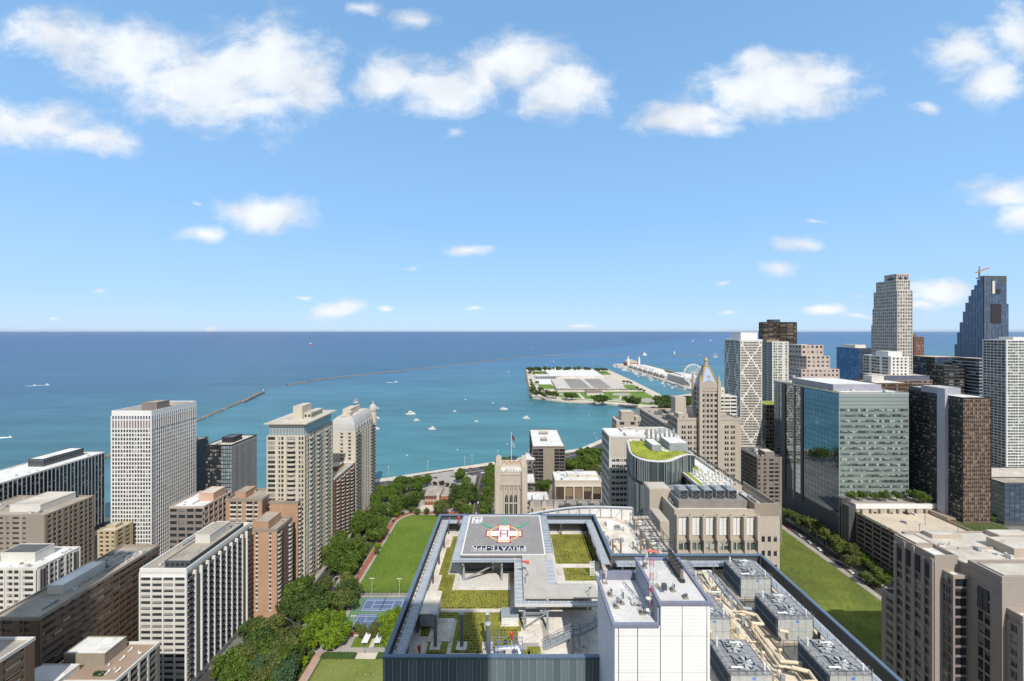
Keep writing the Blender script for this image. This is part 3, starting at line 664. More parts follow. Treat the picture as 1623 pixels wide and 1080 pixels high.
# ---------------------------------------------------------------- left side buildings
B = Bld('dark_slab_apartment', 'long low slab of dark glass with a white roof, by the lake far left', -402,-368,285,370,67, M_black, roof=M_roofw, coping=M_offw, ph=.8)
B.fac('S', 'w'*30, 20, sp=.14, pw=.16, d=.15, pd=.35, glass=G_dark, pier=M_steel); B.fac('W', 'w'*9, 20, sp=.14, pw=.12, d=.15, pd=.25, pier=M_dkgrey)
B.pent(.30,.66,.55,.92,6, M_dkgrey, M_roofw, win=True); B.clutter(7, 2); B.done()
B = Bld('beige_panel_building', 'square beige concrete block in front of the dark lakeside slab, with few small windows', -364,-308,270,302,55, M_tan, ph=.9, roof=M_roofg)
B.fac('W', 'SSSwnwnsS', 15, sp=.55, pw=.35, glass=G_mix); B.fac('S', 'swwwswwwswwws', 15, sp=.5, pw=.3, d=.4)
B.pent(.45,.82,.2,.9,4.5, M_offw); B.clutter(18, 4); B.done()
B = Bld('white_grid_tower', 'tall white tower with a grid of small square windows, left of the dark twin towers', -292.6,-264,300,342,117.8, M_white, ph=3.4, roof=M_roofg, pt=.3)
B.fac('W', 'w'*14, 33, sp=.28, pw=.28, d=.4, pd=.06, glass=G_mix, z0=6, z1=104); B.fac('S', 'w'*22, 33, sp=.28, pw=.24, d=.3, pd=.08, glass=G_mix, z0=6, z1=104)
B.fac('W', 'w'*14, 1, sp=.06, pw=.34, d=.45, pd=.08, glass=glassmat('brown louvre',(.16,.12,.12),(.2,.15,.15),(.24,.19,.19),rough=.6), z0=104.4, z1=110.6)
B.fac('S', 'w'*22, 1, sp=.06, pw=.34, d=.45, pd=.08, glass=MATS['brown louvre'], z0=104.4, z1=110.6)
B.fac('W', 'w'*14, 1, sp=.12, pw=.36, d=.45, pd=.08, glass=G_blue2, z0=111, z1=114.2); B.fac('S', 'w'*22, 1, sp=.12, pw=.36, d=.45, pd=.08, glass=G_blue2, z0=111, z1=114.2)
B.corners(.6); B.pent(.55,.95,.15,.42,8.0, M_taupe, M_roofg); B.pent(.3,.95,.5,.9,3.0, M_taupe, M_roofg); B.clutter(14, 6); B.done()
def darktower(lb, x0, x1, y0, y1, z1, seed, rl=None):
    B = Bld('dark_glass_tower', lb, x0, x1, y0, y1, z1, M_black, ph=.6, roof=M_roofl, group='pair of dark glass lakefront towers', seed=seed)
    B.fac('W', 'wwwwwww', 26, sp=.25, pw=.1, d=.15, pd=.2, glass=G_dark, u1=x0+(x1-x0)*.6)
    B.fac('W', 'wwwww', 26, sp=.2, pw=.12, d=.15, pd=.2, glass=G_pale, u0=x0+(x1-x0)*.6)
    B.fac('S', 'w'*21, 26, sp=.2, pw=.14, d=.15, pd=.45, glass=G_dark, pier=M_steel)
    B.pent(.35,.8,.25,.6,4, M_black, M_dkgrey); B.clutter(6, seed); B.done()
darktower('dark glass tower with a sunlit pale strip, standing clear by the water', -246.6,-226,330,362,84.6, 3)
darktower('dark glass tower half hidden behind the white grid tower', -310,-285,362,384,77, 5)
B = Bld('pink_brick_building', 'pinkish brown brick block in front of the dark glass tower, with a terrace roof', -213,-192,255,280,67, M_pinkst, ph=.9, roof=M_roofw, z0=0)
B.fac('W', 'wwww', 16, sp=.45, pw=.2, d=.35, wall=M_taupe, frame=M_black, mv=2); B.fac('S', 'wwwwww', 16, sp=.42, pw=.2, d=.4, pier=M_pinkst)
B.pent(.5,.95,.4,.85,5, mat('salmon plaster',(.50,.33,.24))); B.clutter(9, 8); B.done()
B = Bld('yellow_brick_house', 'small yellow brick apartment house in the gap left of the white grid tower', -287,-275,284,297,38, mat('yellow brick', (.45,.36,.22), .9, .1), ph=.6)
B.fac('W', 'swswsw', 11, sp=.5, pw=.2); B.fac('S', 'swsws', 11, sp=.5, pw=.2); B.pent(.2,.7,.3,.7,2); B.done()
# orange brick apartment cluster
def orange(lb, x0, x1, y0, y1, z1, pw_, ps, seed, pent, nz):
    B = Bld('orange_brick_apartment', lb, x0, x1, y0, y1, z1, M_orange, ph=1.6, roof=M_roofg, coping=M_tan, group='orange brick apartment blocks', seed=seed)
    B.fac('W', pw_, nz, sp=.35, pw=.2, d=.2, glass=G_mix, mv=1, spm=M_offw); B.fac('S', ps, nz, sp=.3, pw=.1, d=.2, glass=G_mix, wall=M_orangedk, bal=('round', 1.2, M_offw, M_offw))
    B.pent(*pent, M_orange, M_roofg); B.clutter(5, seed); B.done()
orange('orange brick apartment block with rounded balconies, the lowest and nearest of the three', -161,-144.6,252,269,54.5, 'SnSSnS', 'bSSb', 5, (.05,.62,.1,.9,5), 18)
orange('orange brick apartment block with rounded balconies, behind and right of the nearest one', -163,-144.3,276,292,61.5, 'SSSSs', 'bSSb', 6, (.1,.5,.1,.5,.8), 20)
orange('orange brick apartment block with an arched parapet, touching the pink building', -190,-166,272,290,65, 'swnswns', 'sws', 7, (.15,.45,.2,.8,4), 20)
# cream condominium tower
B = Bld('cream_condo_tower', 'tall cream tower with an overhanging flat cornice, left of the domed tower', -167,-142,280,323.6,104.6, M_cream, ph=.4, roof=M_offw, seed=9)
B.fac('W', 'WsnnsBsnn', 31, sp=.33, pw=.2, d=.4, glass=G_mix, bal=('round', 1.5, M_offw, M_cream), mv=1)
B.fac('S', 'wwbsgsbwwnbwws', 31, sp=.33, pw=.22, d=.4, glass=G_green, bal=('box', 1.2, M_offw, M_cream))
B.corners(.5)
b = MB(); b.box(-166.2,-142.8,281,322.8,104.3,110.4,0); b.box(-166.6,-142.5,280.6,323.1,110.4,112.6,1)
for i in range(12): b.box(-166.2+i*2.12, -166.05+i*2.12, 280.9, 281, 104.4, 110.4, 1)
for i in range(20): b.box(-142.8, -142.68, 281+i*2.18, 281.2+i*2.18, 104.4, 110.4, 1)
b.build('glass_storey', [G_pale, M_offw], B.root)
b = MB(); b.box(-168.8,-139.4,278.2,326,112.6,113.2,0); b.box(-168,-140.2,279,325.2,113.2,113.5,1); b.build('cornice', [M_cream, M_roofl], B.root)
B.pent(.46,.72,.25,.55,9, M_cream, base=113.4); B.pent(.72,.93,.3,.7,4, M_cream, base=113.4, win=True, name='roof_room'); B.clutter(7, 5, z=113.5); B.done()
# domed tower
B = Bld('domed_cream_tower', 'tall cream tower with a grey mansard roof and a ribbed dome on its far corner', -166,-142,371,423,85, M_cream, ph=.5, seed=11)
B.fac('W', 'sssnsns', 25, sp=.4, pw=.25, d=.3, glass=G_mix); B.fac('S', 'bbsnwnssnwnsbb', 25, sp=.3, pw=.2, d=.35, bal=('box', 1.3, M_offw, M_taupe))
b = MB(); x0,x1,y0,y1 = -166,-142,371,423; pr = [(0,84.5),(.4,88),(1.2,91.5),(2.6,94.5),(4.6,96.6),(5.2,97.2)]
for (i0,z0_),(i1,z1_) in zip(pr, pr[1:]):
    b.add([(x0+i0,y0+i0,z0_),(x1-i0,y0+i0,z0_),(x1-i0,y1-i0,z0_),(x0+i0,y1-i0,z0_),(x0+i1,y0+i1,z1_),(x1-i1,y0+i1,z1_),(x1-i1,y1-i1,z1_),(x0+i1,y1-i1,z1_)],[(0,1,5,4),(1,2,6,5),(2,3,7,6),(3,0,4,7)])
b.box(x0+5,x1-5,y0+5,y1-5,96,97.3,1); b.build('mansard_roof', [M_mansard, M_roofl], B.root)
for i in range(6):
    c = (-141.9, 377+i*7.2, 88.5); b = MB(); b.box(c[0]-1.2, c[0]+.5, c[1]-1, c[1]+1, 86.5, 89.5, 0); b.box(c[0]+.5, c[0]+.55, c[1]-.7, c[1]+.7, 86.8, 89.2, 1); b.build('dormer', [M_mansard, G_dark], B.root)
c = (-143,421,0); b = MB(); b.tube((c[0],c[1],80),(c[0],c[1],94), 3.4, n=16); b.build('turret', M_cream, B.root)
b = MB(); b.lathe((c[0],c[1],94), [(3.7,0),(4.0,1.2),(4.0,3),(3.4,5),(2.2,6.6),(.8,7.5),(.6,8.6),(.9,9),(.1,10.6)], 16); b.build('dome', M_mansard, B.root, smooth=True)
B.pent(.3,.6,.25,.6,5.5, M_cream, base=97.2); B.pent(.35,.5,.6,.85,4, M_cream, base=97.2, name='chimney'); B.pent(.55,.7,.12,.25,3.5, M_cream, base=97.2, name='chimney'); B.done()
B = Bld('red_balcony_building', 'low red brick building with tiers of curved white balconies between the two cream towers', -163,-142,327,369,58.8, M_orangedk, ph=1.2, roof=M_roofg, coping=M_offw, seed=12)
B.fac('W', 'wwww', 18, sp=.4, pw=.2); B.fac('S', 'nbsbsbsbn', 18, sp=.3, pw=.12, d=.3, bal=('round', 1.8, M_offw, M_pinkst)); B.pent(.3,.7,.5,.8,3); B.clutter(8, 3); B.done()
# long brown block
B = Bld('long_brown_block', 'very long low brown brick block running away from the viewer, its roof half in shadow', -209.5,-190.5,165,220.7,61, M_brown, ph=.9, roof=M_roofg, coping=M_tan, seed=14)
B.fac('S', 'sn'+'WWWnWW'*3+'n', 18, sp=.52, pw=.05, d=.25, pd=.0, glass=G_mix, mv=3, frame=M_brown); B.fac('W', 'SnWSnwS', 18, sp=.55, pw=.2, d=.3, glass=G_dark, mv=1)
B.pent(.25,.6,.28,.62,3.6, M_offw, M_roofw); B.clutter(20, 9, c=.62); B.clutter(9, 19, a=.65, c=.05); B.done()
B = Bld('white_brown_office', 'low white framed office block with brown brick panels, left of the long brown block', -283,-249,215,236,52, M_offw, ph=.9, roof=M_roofw, seed=15)
B.fac('W', 'swwswwswwsWs', 15, sp=.42, pw=.2, d=.4, frame=M_brown, mv=2); B.fac('S', 'SpwwwpwwpwpS', 15, sp=.42, pw=.15, d=.4, mv=1)
[B.fbox('S', a, c, 6, 50, .3, .52, B.mi(M_taupe)) for a, c in ((216.2,219.2),(232.4,235))]
for a in (215.3, 219.8, 224, 228, 231.8, 235.5): B.fbox('S', a, a+.5, 4, 51, .3, .75, B.mi(M_offw))
for a in (-283,-275,-266,-258,-249.6): B.fbox('W', a, a+.6, 4, 51, .3, .75, B.mi(M_offw))
B.pent(.2,.75,.3,.75,5, M_offw, M_roofd); B.pent(.05,.16,.1,.5,2.6,M_steel,name='cooling_unit'); B.clutter(18, 11); B.done()
# white balcony tower
B = Bld('white_balcony_tower', 'slim white ribbed tower with stacked balconies along its side, nearest tower on the left', -181.2,-159,200,248,60.3, M_white, ph=1.5, roof=M_roofg, seed=16, pt=.3)
B.fac('W', 'wwww', 18, sp=.45, pw=.12, d=.35, pd=.25, glass=G_mix, mv=3, mh=0, z1=56, spm=M_offw); B.fac('S', 'bpS'+'pb'*7+'pSpb', 18, sp=.2, pw=.0, d=.3, pd=1.35, glass=G_dark, wall=M_tan, pier=M_white, bal=('box', 1.1, M_offw, M_dkgrey), z1=57)
B.corners(.5); B.pent(.42,.98,.06,.9,3.2, M_dkgrey, M_roofg, win=True); B.pent(.5,.85,.42,.75,7.5, M_offw, M_roofg, name='lift_house'); B.clutter(14, 10, a=.02, b=.38); B.done()
B = Bld('dark_brick_walkup', 'dark red brick house with an iron fire escape at the bottom left corner', -200,-175,105,150,64, M_brown, ph=.8, roof=M_roofg, seed=17, coping=M_offw)
B.fac('S', 'swsnswsnsws', 18, sp=.5, pw=.3, d=.25, frame=M_offw, mh=1); B.fac('W', 'swsws', 18, sp=.5, pw=.3)
for k in range(8):
    z = 30+k*3.5; b = MB(); b.box(-174.6,-173.2,128,136,z,z+.12); b.beam((-173.2,128,z+1),(-173.2,136,z+1),.06); b.beam((-173.8,128,z),(-173.8,136,z+3.5),.3,.12)
    for j in range(5): b.beam((-173.2,128+j*2,z),(-173.2,128+j*2,z+1),.05)
    b.build('fire_escape', M_black, B.root)
B.clutter(5, 3); B.done()
B = Bld('terrace_roof_building', 'brick building with a planted roof terrace and garden furniture, bottom left below the balcony tower', -186,-155,160,180,39.6, M_taupe, ph=.9, roof=mat('terrace paving',(.30,.22,.16)), seed=18, coping=M_offw)
B.fac('S', 'swpwpwpws', 12, sp=.35, pw=.2, d=.3, pier=M_offw, mv=1, mh=1); B.fac('W', 'wwwwwww', 12, sp=.4, pw=.25)
B.pent(.06,.60,.42,.9,4.5, M_tan, M_roofw); B.pent(-.15,.35,-.1,.3,2.2, M_offw, M_roofw, name='roof_room')
rr = random.Random(4)
for i in range(12):
    x = -166+rr.random()*9; y = 162+rr.random()*15; b = MB(); z = 38.75
    if i % 3 == 0: b.lathe((x,y,z), [(.05,0),(.05,.7),(.6,.72),(.6,.76),(.01,.76)], 10); nm = 'terrace_table'
    elif i % 3 == 1: b.box(x-.3,x+.3,y-.9,y+.7,z+.25,z+.35); b.beam((x,y+.7,z+.3),(x,y+1.2,z+.8),.6,.06); b.box(x-.28,x-.2,y-.8,y-.7,z,z+.3); b.box(x+.2,x+.28,y+.5,y+.6,z,z+.3); nm = 'lounge_chair'
    else: b.box(x-.25,x+.25,y-.25,y+.25,z+.4,z+.46); b.box(x-.25,x+.25,y+.2,y+.26,z+.46,z+.95); [b.box(x+a-.03,x+a+.03,y+c-.03,y+c+.03,z,z+.4) for a in (-.2,.2) for c in (-.2,.2)]; nm = 'terrace_chair'
    place = 'near the edge wall' if x > -161 else 'near the roof room'
    tag(b.build(nm, M_white), 'white %s %s on the brick roof terrace, %s of the furniture'%(nm.replace('_',' '), place, ordw(i+1)), nm.split('_')[1], 'white furniture on the roof terrace')
b = MB()
for i in range(500):
    c = Vector((rr.uniform(-167,-163), rr.uniform(163,164.5), rr.uniform(38.9,40))); u = Vector((rr.gauss(0,1),rr.gauss(0,1),rr.gauss(0,1))).normalized()*.15; v = u.cross(Vector((.3,.8,.5)))
    b.add([tuple(c-u-v),tuple(c+u-v),tuple(c+u+v),tuple(c-u+v)], [(0,1,2,3)], 0, rr.random())
b.box(-167,-163,163,164.5,38.7,39.0); tag(b.build('roof_planter', MATS['hedge leaves']), 'long planter of green shrubs on the brick roof terrace, bottom left', 'planter'); B.done()
# ---------------------------------------------------------------- hospital with the helipad
ZF = 121.5; ZP = 126.0
hosp = empty('hospital_building', (0, 88, 0), 'glass hospital with planted roof beds and a machinery deck, in the centre foreground', 'building')
b = MB(); b.box(-19.5, 22.2, 63.4, 111.8, 0, ZF); b.box(22.2, 55.5, 48, 91.8, 0, 122.7)
b.build('core', M_dkgrey, hosp)
G_cw = glassmat('hospital spandrel glass', (.085,.125,.135), (.11,.155,.165), (.135,.18,.19), rough=.2, metal=.0)
b = MB(); rr = random.Random(2)
def cw(x0, x1, y0, y1, z0=0, z1=ZP-.5, st=1.22):
    along_x = abs(x1-x0) > abs(y1-y0); L_ = (x1-x0) if along_x else (y1-y0); n = max(1, int(abs(L_)/st)); s_ = L_/n
    sx_ = 1
    for i in range(n):
        for (za, zb) in ((z0, z1-12), (z1-12, z1-8.4), (z1-8.4, z1-4.8), (z1-4.8, z1)):
            r = rr.random()
            if along_x: b.box(x0+i*s_+.04, x0+(i+1)*s_-.04, y0-.12, y0, za+.04, zb-.04, 0, r)
            else: b.box(x0-.06, x0+.06, y0+i*s_+.04, y0+(i+1)*s_-.04, za+.04, zb-.04, 0, r)
        if along_x: b.box(x0+i*s_-.05, x0+i*s_+.05, y0-.3, y0-.1, z0, z1, 1)
        else:
            dx = .1 if x0 > 0 else -.3; b.box(x0+dx, x0+dx+.2, y0+i*s_-.05, y0+i*s_+.05, z0, z1, 1)
cw(-19.6, 22.2, 63.25, 63.25); cw(-19.7, -19.7, 63.4, 112); cw(55.7, 55.7, 48, 92); cw(26, 55.7, 47.9, 47.9)
b.build('curtain_wall', [G_cw, M_steel], hosp)
def parapet(x0, x1, y0, y1, zf=ZF, zt=ZP):
    b = MB(); b.box(x0+.3, x1-.3, y0+.42, y1-.05, zf-1, zt-.3, 1); b.box(x0, x1, y0, y1, zt-.3, zt, 0); b.build('parapet', [M_coping, M_dkgrey], hosp)
parapet(-19.95, -19.25, 63.5, 111.5); parapet(-19.95, 22.0, 62.9, 63.5); parapet(-19.95, 22.6, 111.5, 112.1); parapet(21.9, 22.55, 92.2, 111.5); parapet(21.9, 55.95, 91.6, 92.2); parapet(55.3, 55.95, 48, 91.6, 122)
b = MB(); b.sheet([(-19.4,63.5),(22.1,63.5),(22.1,111.7),(-19.4,111.7)], ZF+.02); b.build('roof_deck', M_conc, hosp)
b = MB(); b.sheet([(22.3,48),(55.4,48),(55.4,91.6),(22.3,91.6)], 122.75); b.build('roof_deck', M_floor, hosp)
beds = [(-14.9,-.55,80.5,86),(-15.6,-12.7,86.05,91.5),(-16.4,-14.4,91.55,103),(-15.6,-13.2,103.05,108.5),(-10.4,-3.4,69.4,79.2),(-14.9,-10.5,77.6,79.2),(-3.35,1.6,74.4,79.2),(-3.35,1.0,69.9,74.3),
        (-14.6,-11.2,69.2,71.6),(-16.4,-12.8,73.2,75.2),(5.2-2.6,5.2-.4,68.6,70.6),(10.3,19.4,96.0,109.6),(11.7,18.6,89.5,94.1),(.8,3.0,68.4,69.9),(19.0,20.3,97,108.5)]
for x0, x1, y0, y1 in beds:
    b = MB(); b.box(x0, x1, y0, y1, ZF+.02, ZF+.2, 0)
    rr = random.Random(int(x0*10+y0)); n = int((x1-x0)*(y1-y0)*2.2)
    nx = max(1,int((x1-x0)/.62)); ny = max(1,int((y1-y0)/.62))
    for i in range(n*2):      # sedum tufts
        cx, cy = rr.uniform(x0+.1,x1-.1), rr.uniform(y0+.1,y1-.1); s_ = rr.uniform(.05,.12)
        b.add([(cx-s_,cy-s_,ZF+.19),(cx+s_,cy-s_,ZF+.19),(cx+s_,cy+s_,ZF+.19),(cx-s_,cy+s_,ZF+.19),(cx,cy,ZF+.2+s_)], [(0,1,4),(1,2,4),(2,3,4),(3,0,4)], 0, rr.random())
    for i in range(int(n*1.1)):     # gaps between trays
        cx = x0+.62*int(rr.uniform(0,nx)); cy = y0+.62*int(rr.uniform(0,ny)); w_ = rr.uniform(.15,.4)
        if cx+w_ < x1 and cy+.12 < y1 and cx > x0: b.box(cx, cx+w_, cy, cy+.1, ZF+.15, ZF+.26, 1)
    b.build('green_roof_bed', [M_greenroof, mat('tray soil', (.09,.055,.03))], hosp)
for x0, x1, y0, y1 in ((-14.9,-10.9,71.7,77.5),):
    b = MB(); b.box(x0, x1, y0, y1, ZF+.02, ZF+.26); b.build('paving_slab', M_conc, hosp)
for x0, x1, y0, y1 in ((1.8,4.6,67,71.6),(5.5,6.6,71,76.4),(-11.5,-1.5,87.2,91.4),(7.6,10,79,108)):
    b = MB(); b.box(x0, x1, y0, y1, ZF+.02, ZF+.08); b.build('paving_slab', M_pave if x0 > 0 and x0 < 7 else M_offw, hosp)
# walkways
def walkway(x0, x1, y0, y1, z=125.0, posts=(), zf=ZF):
    b = MB(); b.box(x0, x1, y0, y1, z-.25, z); lx = abs(x1-x0) > abs(y1-y0); n = int(max(abs(x1-x0), abs(y1-y0))/1.2)
    for i in range(1, n):
        t = i/n
        if lx: b.box(x0+(x1-x0)*t-.03, x0+(x1-x0)*t+.03, y0, y1, z, z+.02, 1)
        else: b.box(x0, x1, y0+(y1-y0)*t-.03, y0+(y1-y0)*t+.03, z, z+.02, 1)
    b.build('walkway', [M_grate, M_steel], hosp)
    for x, y in posts:
        b = MB(); b.box(x-.16, x+.16, y-.16, y+.16, zf, z-.25); b.build('support_post', M_dkgrey, hosp)
walkway(-19.0, -16.9, 64.2, 110.8, posts=[(-17.1, 67+i*7.2) for i in range(7)])
walkway(-16.8, 21.4, 109.2, 110.9, posts=[(-12,109.4),(-4,109.4),(6,109.4),(13,109.4),(20,109.4)])
walkway(19.6, 21.5, 90, 109.1, posts=[(19.8,92),(19.8,98),(19.8,104)])
walkway(22.8, 51.5, 89.2, 91.0, posts=[(24+i*6.6,89.4) for i in range(5)], zf=122.7)
walkway(52.1, 53.9, 48, 91.0, posts=[(52.2,50+i*6.6) for i in range(7)], zf=122.7)
b = MB(); rr = random.Random(5); b.box(-18.87,-18.55,65,110.6,124.9,125.01)
for i in range(95): y = 65+i*.48; b.box(-18.85, -18.6, y, y+.2, 125.0, 125.0+rr.uniform(.1,.3), 0 if i % 3 else 1)
b.build('bracket_row', [M_tan, M_white], hosp)
def rail(pts, z, h=1.1, m=M_steel, sp=1.6, parent=None, name='railing', base=None):
    b = MB(); pts = [Vector((p[0], p[1], z if len(p) < 3 else p[2])) for p in pts]
    for a, c in zip(pts, pts[1:]):
        for k in (.5, 1.0): b.beam(a+Vector((0,0,h*k)), c+Vector((0,0,h*k)), .075)
        n = max(1, int((c-a).length/sp))
        for i in range(n+1): q = a+(c-a)*i/n; b.beam(q, q+Vector((0,0,h)), .08)
    return b.build(name, m, parent or hosp)
rail([(-15.2,64.6),(12.6,64.6)], ZF); rail([(-16.8,64.6),(-16.8,110)], 125.0); rail([(52.0,48),(52.0,88.9)], 125.0); rail([(22.8,89.1),(51.8,89.1)], 125.0); rail([(19.5,90),(19.5,108.8)], 125.0)
rail([(-16.8,64.5),(-14.4,64.5,ZF)], 125.0)
b = MB()
for i in range(9): z = 125-.39*(i+1); x = -16.7+i*.27; b.box(x, x+.3, 64.3, 65.6, z-.05, z)
b.build('steps', M_grate, hosp)
rail([(38.9,56),(38.9,88.4)], 122.75, m=mat('yellow rail',(.55,.40,.08))); rail([(43.6,74),(43.6,88)], 122.75)
for yy in (57.2, 68, 79.3): rail([(45,yy),(54,yy)], 122.75, 2.0)
# helipad
hp = empty('helipad', (-2, 98.3, ZF), 'grey rooftop helipad with a red and white cross, a gold ring and three green arrows', 'helipad')
ZH = 127.5; h_ = H-ZH
x0, x1, y0, y1 = -11.2, 7.25, 88.8, 107.8
b = MB(); b.box(x0, x1, y0, y1, ZH-.35, ZH); b.build('deck', M_helid, hp)
b = MB()
for i in range(1, 46): x = x0+(x1-x0)*i/46; b.box(x-.02, x+.02, y0+.3, y1-.3, ZH, ZH+.012)
b.build('deck_seam', mat('deck seam', (.17,.158,.15)), hp)
b = MB(); t = .32
b.box(x0, x1, y0, y0+t, ZH+.001, ZH+.05); b.box(x0, x1, y1-t, y1, ZH+.001, ZH+.05); b.box(x0, x0+t, y0+t, y1-t, ZH+.001, ZH+.05); b.box(x1-t, x1, y0+t, y1-t, ZH+.001, ZH+.05); b.build('white_border', M_white, hp)
def slabm(name, rects, m, z, th=.012):
    b = MB()
    for r in rects: b.box(r[0], r[1], r[2], r[3], z, z+th)
    return b.build(name, m, hp)
cx, cy = -1.97, 98.2
z = ZH+.02
slabm('cross_outline', [(cx-4.45,cx-1.62,cy-1.6,cy+1.6),(cx+1.62,cx+4.45,cy-1.6,cy+1.6),(cx-1.62,cx+1.62,cy-4.45,cy+4.45)], M_helired, z)
slabm('cross', [(cx-4.1,cx-1.3,cy-1.25,cy+1.25),(cx+1.3,cx+4.1,cy-1.25,cy+1.25),(cx-1.3,cx+1.3,cy-4.1,cy+4.1)], M_white, z+.02)
b = MB(); n = 64
for i in range(n):
    a, c = 2*math.pi*i/n, 2*math.pi*(i+1)/n; P = lambda r, t: (cx+r*math.cos(t), cy+r*math.sin(t), z+.06)
    b.add([P(3.32,a),P(3.72,a),P(3.72,c),P(3.32,c)], [(0,1,2,3)])
b.build('gold_ring', M_heligold, hp)
slabm('letter_h', [(cx-.95,cx-.68,cy-1.75,cy+1.75),(cx+.68,cx+.95,cy-1.75,cy+1.75),(cx-.67,cx+.67,cy-.4,cy-.1),(cx-.67,cx+.67,cy+1.4,cy+1.7)], M_helired, z+.045)
for tx, ty, fx, fy in ((cx,cy+3.75,cx,cy+8.1),(cx-2.9,cy+2.6,cx-6.1,cy+5.6),(cx+2.9,cy+2.6,cx+6.1,cy+5.6)):
    T = Vector((tx,ty)); Fq = Vector((fx,fy)); d = (Fq-T).normalized(); n_ = Vector((-d.y,d.x)); b = MB(); zz = z+.085
    q = T+d*1.6; e_ = Fq
    b.add([(*T,zz),(*(q+n_*.75),zz),(*(q-n_*.75),zz)], [(0,2,1)]); b.add([(*(q+n_*.22),zz),(*(q-n_*.22),zz),(*(e_-n_*.22),zz),(*(e_+n_*.22),zz)], [(0,1,2,3)])
    b.build('green_arrow', M_heligreen, hp)
def text(s, x, y, z, size, m, parent, rz=0, sx=1.0, rx=0, name='lettering', spacing=1.0, ext=.004):
    cu = bpy.data.curves.new(name, 'FONT'); cu.body = s; cu.size = size; cu.align_x = 'CENTER'; cu.align_y = 'CENTER'; cu.extrude = ext; cu.space_character = spacing; cu.offset = 0; cu.space_line = .8
    o = bpy.data.objects.new(name, cu); COL.objects.link(o); bpy.context.view_layer.update()
    me = bpy.data.meshes.new_from_object(o.evaluated_get(bpy.context.evaluated_depsgraph_get())); bpy.data.objects.remove(o)
    me.materials.clear(); me.materials.append(m); o = bpy.data.objects.new(name, me); COL.objects.link(o); o.parent = parent
    o.location = Vector((x, y, z))-WL(parent); o.rotation_euler = (rx, 0, rz); o.scale = (sx, 1, 1); return o
tx0, tx1, ty0, ty1 = -9.0, 3.0, 90.35, 92.65
slabm('lettering_frame', [(tx0,tx1,ty0,ty1)], M_white, z); slabm('lettering_panel', [(tx0+.12,tx1-.12,ty0+.12,ty1-.12)], M_black, z+.02)
text('PRIVATE-PPR', (tx0+tx1)/2, (ty0+ty1)/2, z+.05, 2.6, M_white, hp, rz=math.pi, sx=.765, spacing=1.06)
slabm('number_panel', [(-10.3,-7.7,103.4,106.8)], M_white, z)
text('12', -9.0, 104.25, z+.03, 1.9, M_black, hp, rz=math.pi, sx=1.1); text('66', -9.0, 105.95, z+.03, 1.7, M_black, hp, rz=math.pi, sx=1.1)
b = MB()    # safety deck around the pad
for e in ((x0-1.7,x0-.05,y0-1.5,y1+1.3),(x1+.05,x1+1.8,y0+2,y1+1.3),(x0,x1,y0-1.5,y0-.05),(x0,x1,y1+.05,y1+1.3)): b.box(*e, ZH-.75, ZH-.6)
b.build('safety_shelf', M_grate, hp)
b = MB()
for i in range(15):
    y = y0+2+i*1.25; b.beam((x1,y,ZH-.5),(x1+1.8,y,ZH-.3), .06)
b.beam((x1+1.8,y0+2,ZH-.3),(x1+1.8,y1+1,ZH-.3), .07); b.beam((x0-1.7,y0-1.5,ZH-.3),(x0-1.7,y1+1,ZH-.3), .07); b.beam((x0-1.7,y0-1.5,ZH-.3),(x1,y0-1.5,ZH-.3), .07); b.beam((x0,y1+1.3,ZH-.3),(x1,y1+1.3,ZH-.3), .07)
b.build('edge_rail', M_steel, hp)
b = MB()
for y in (y0+.2, y0+6.5, y0+12.5, y1-.5): b.box(x0-1.2, x1+.4, y-.15, y+.15, ZH-1.25, ZH-.76)
for x in (x0+.6, x0+9, x1-.4): b.box(x-.15, x+.15, y0-1.2, y1, ZH-1.7, ZH-1.26)
b.build('steel_beam', M_steel, hp)
for x, y in ((-10.6,89.6),(-2.3,89.6),(6.8,89.6),(-10.6,101),(6.8,101),(-10.6,107),(6.8,107)):
    b = MB(); b.box(x-.22, x+.22, y-.22, y+.22, ZF+.1, ZH-1.7); b.build('column', M_steel, hp)
b = MB(); b.beam((-10.3,89.6,ZF+.3),(-2.6,89.6,ZH-1.9), .26); b.beam((-2.2,89.6,ZF+.4),(-2.2,96,ZH-2),.22); b.build('brace', M_steel, hp)
b = MB(); b.box(-11.5, 2.0, 93.2, 106.5, ZF+.03, ZH-1.72, 0); b.box(-4.6,-2.4, 93.1, 93.2, ZF+.03, ZF+3, 1); b.box(-4.2,-2.8,93.04,93.1,ZF+.1,ZF+2.7,2); b.build('plant_room', [M_dkgrey, M_offw, M_tan], hp)
# ramp from the pad to the lift tower
rp = empty('helipad_ramp', (4.5, 80, ZF), 'pale concrete ramp on steel legs leading from the helipad, with a wing to the right', 'ramp')
b = MB(); b.box(2.1, 6.95, 74.8, 88.75, ZH-.35, ZH, 0); b.box(6.95, 15.9, 74.8, 78.5, ZH-.35, ZH-.02, 0); b.build('ramp_deck', mat('ramp deck', (.42,.39,.35), .8, .1, .3), rp)
b = MB(); b.box(.6, 2.05, 74.8, 88.6, ZH-.8, ZH-.65); b.box(7.0,8.6,78.6,88.6,ZH-.8,ZH-.65); b.box(.6, 15.9, 73.3, 74.7, ZH-.8, ZH-.65); b.box(8.6,15.9,78.6,79.7,ZH-.8,ZH-.65); b.build('safety_shelf', M_grate, rp)
b = MB()
for i in range(11): y = 75+i*1.28; b.beam((.6,y,ZH-.62),(2.05,y,ZH-.62),.08,.05); b.beam((7,y+3,ZH-.62),(8.6,y+3,ZH-.62),.08,.05)
for i in range(10): x = 1.5+i*1.45; b.beam((x,73.3,ZH-.62),(x,74.7,ZH-.62),.08,.05)
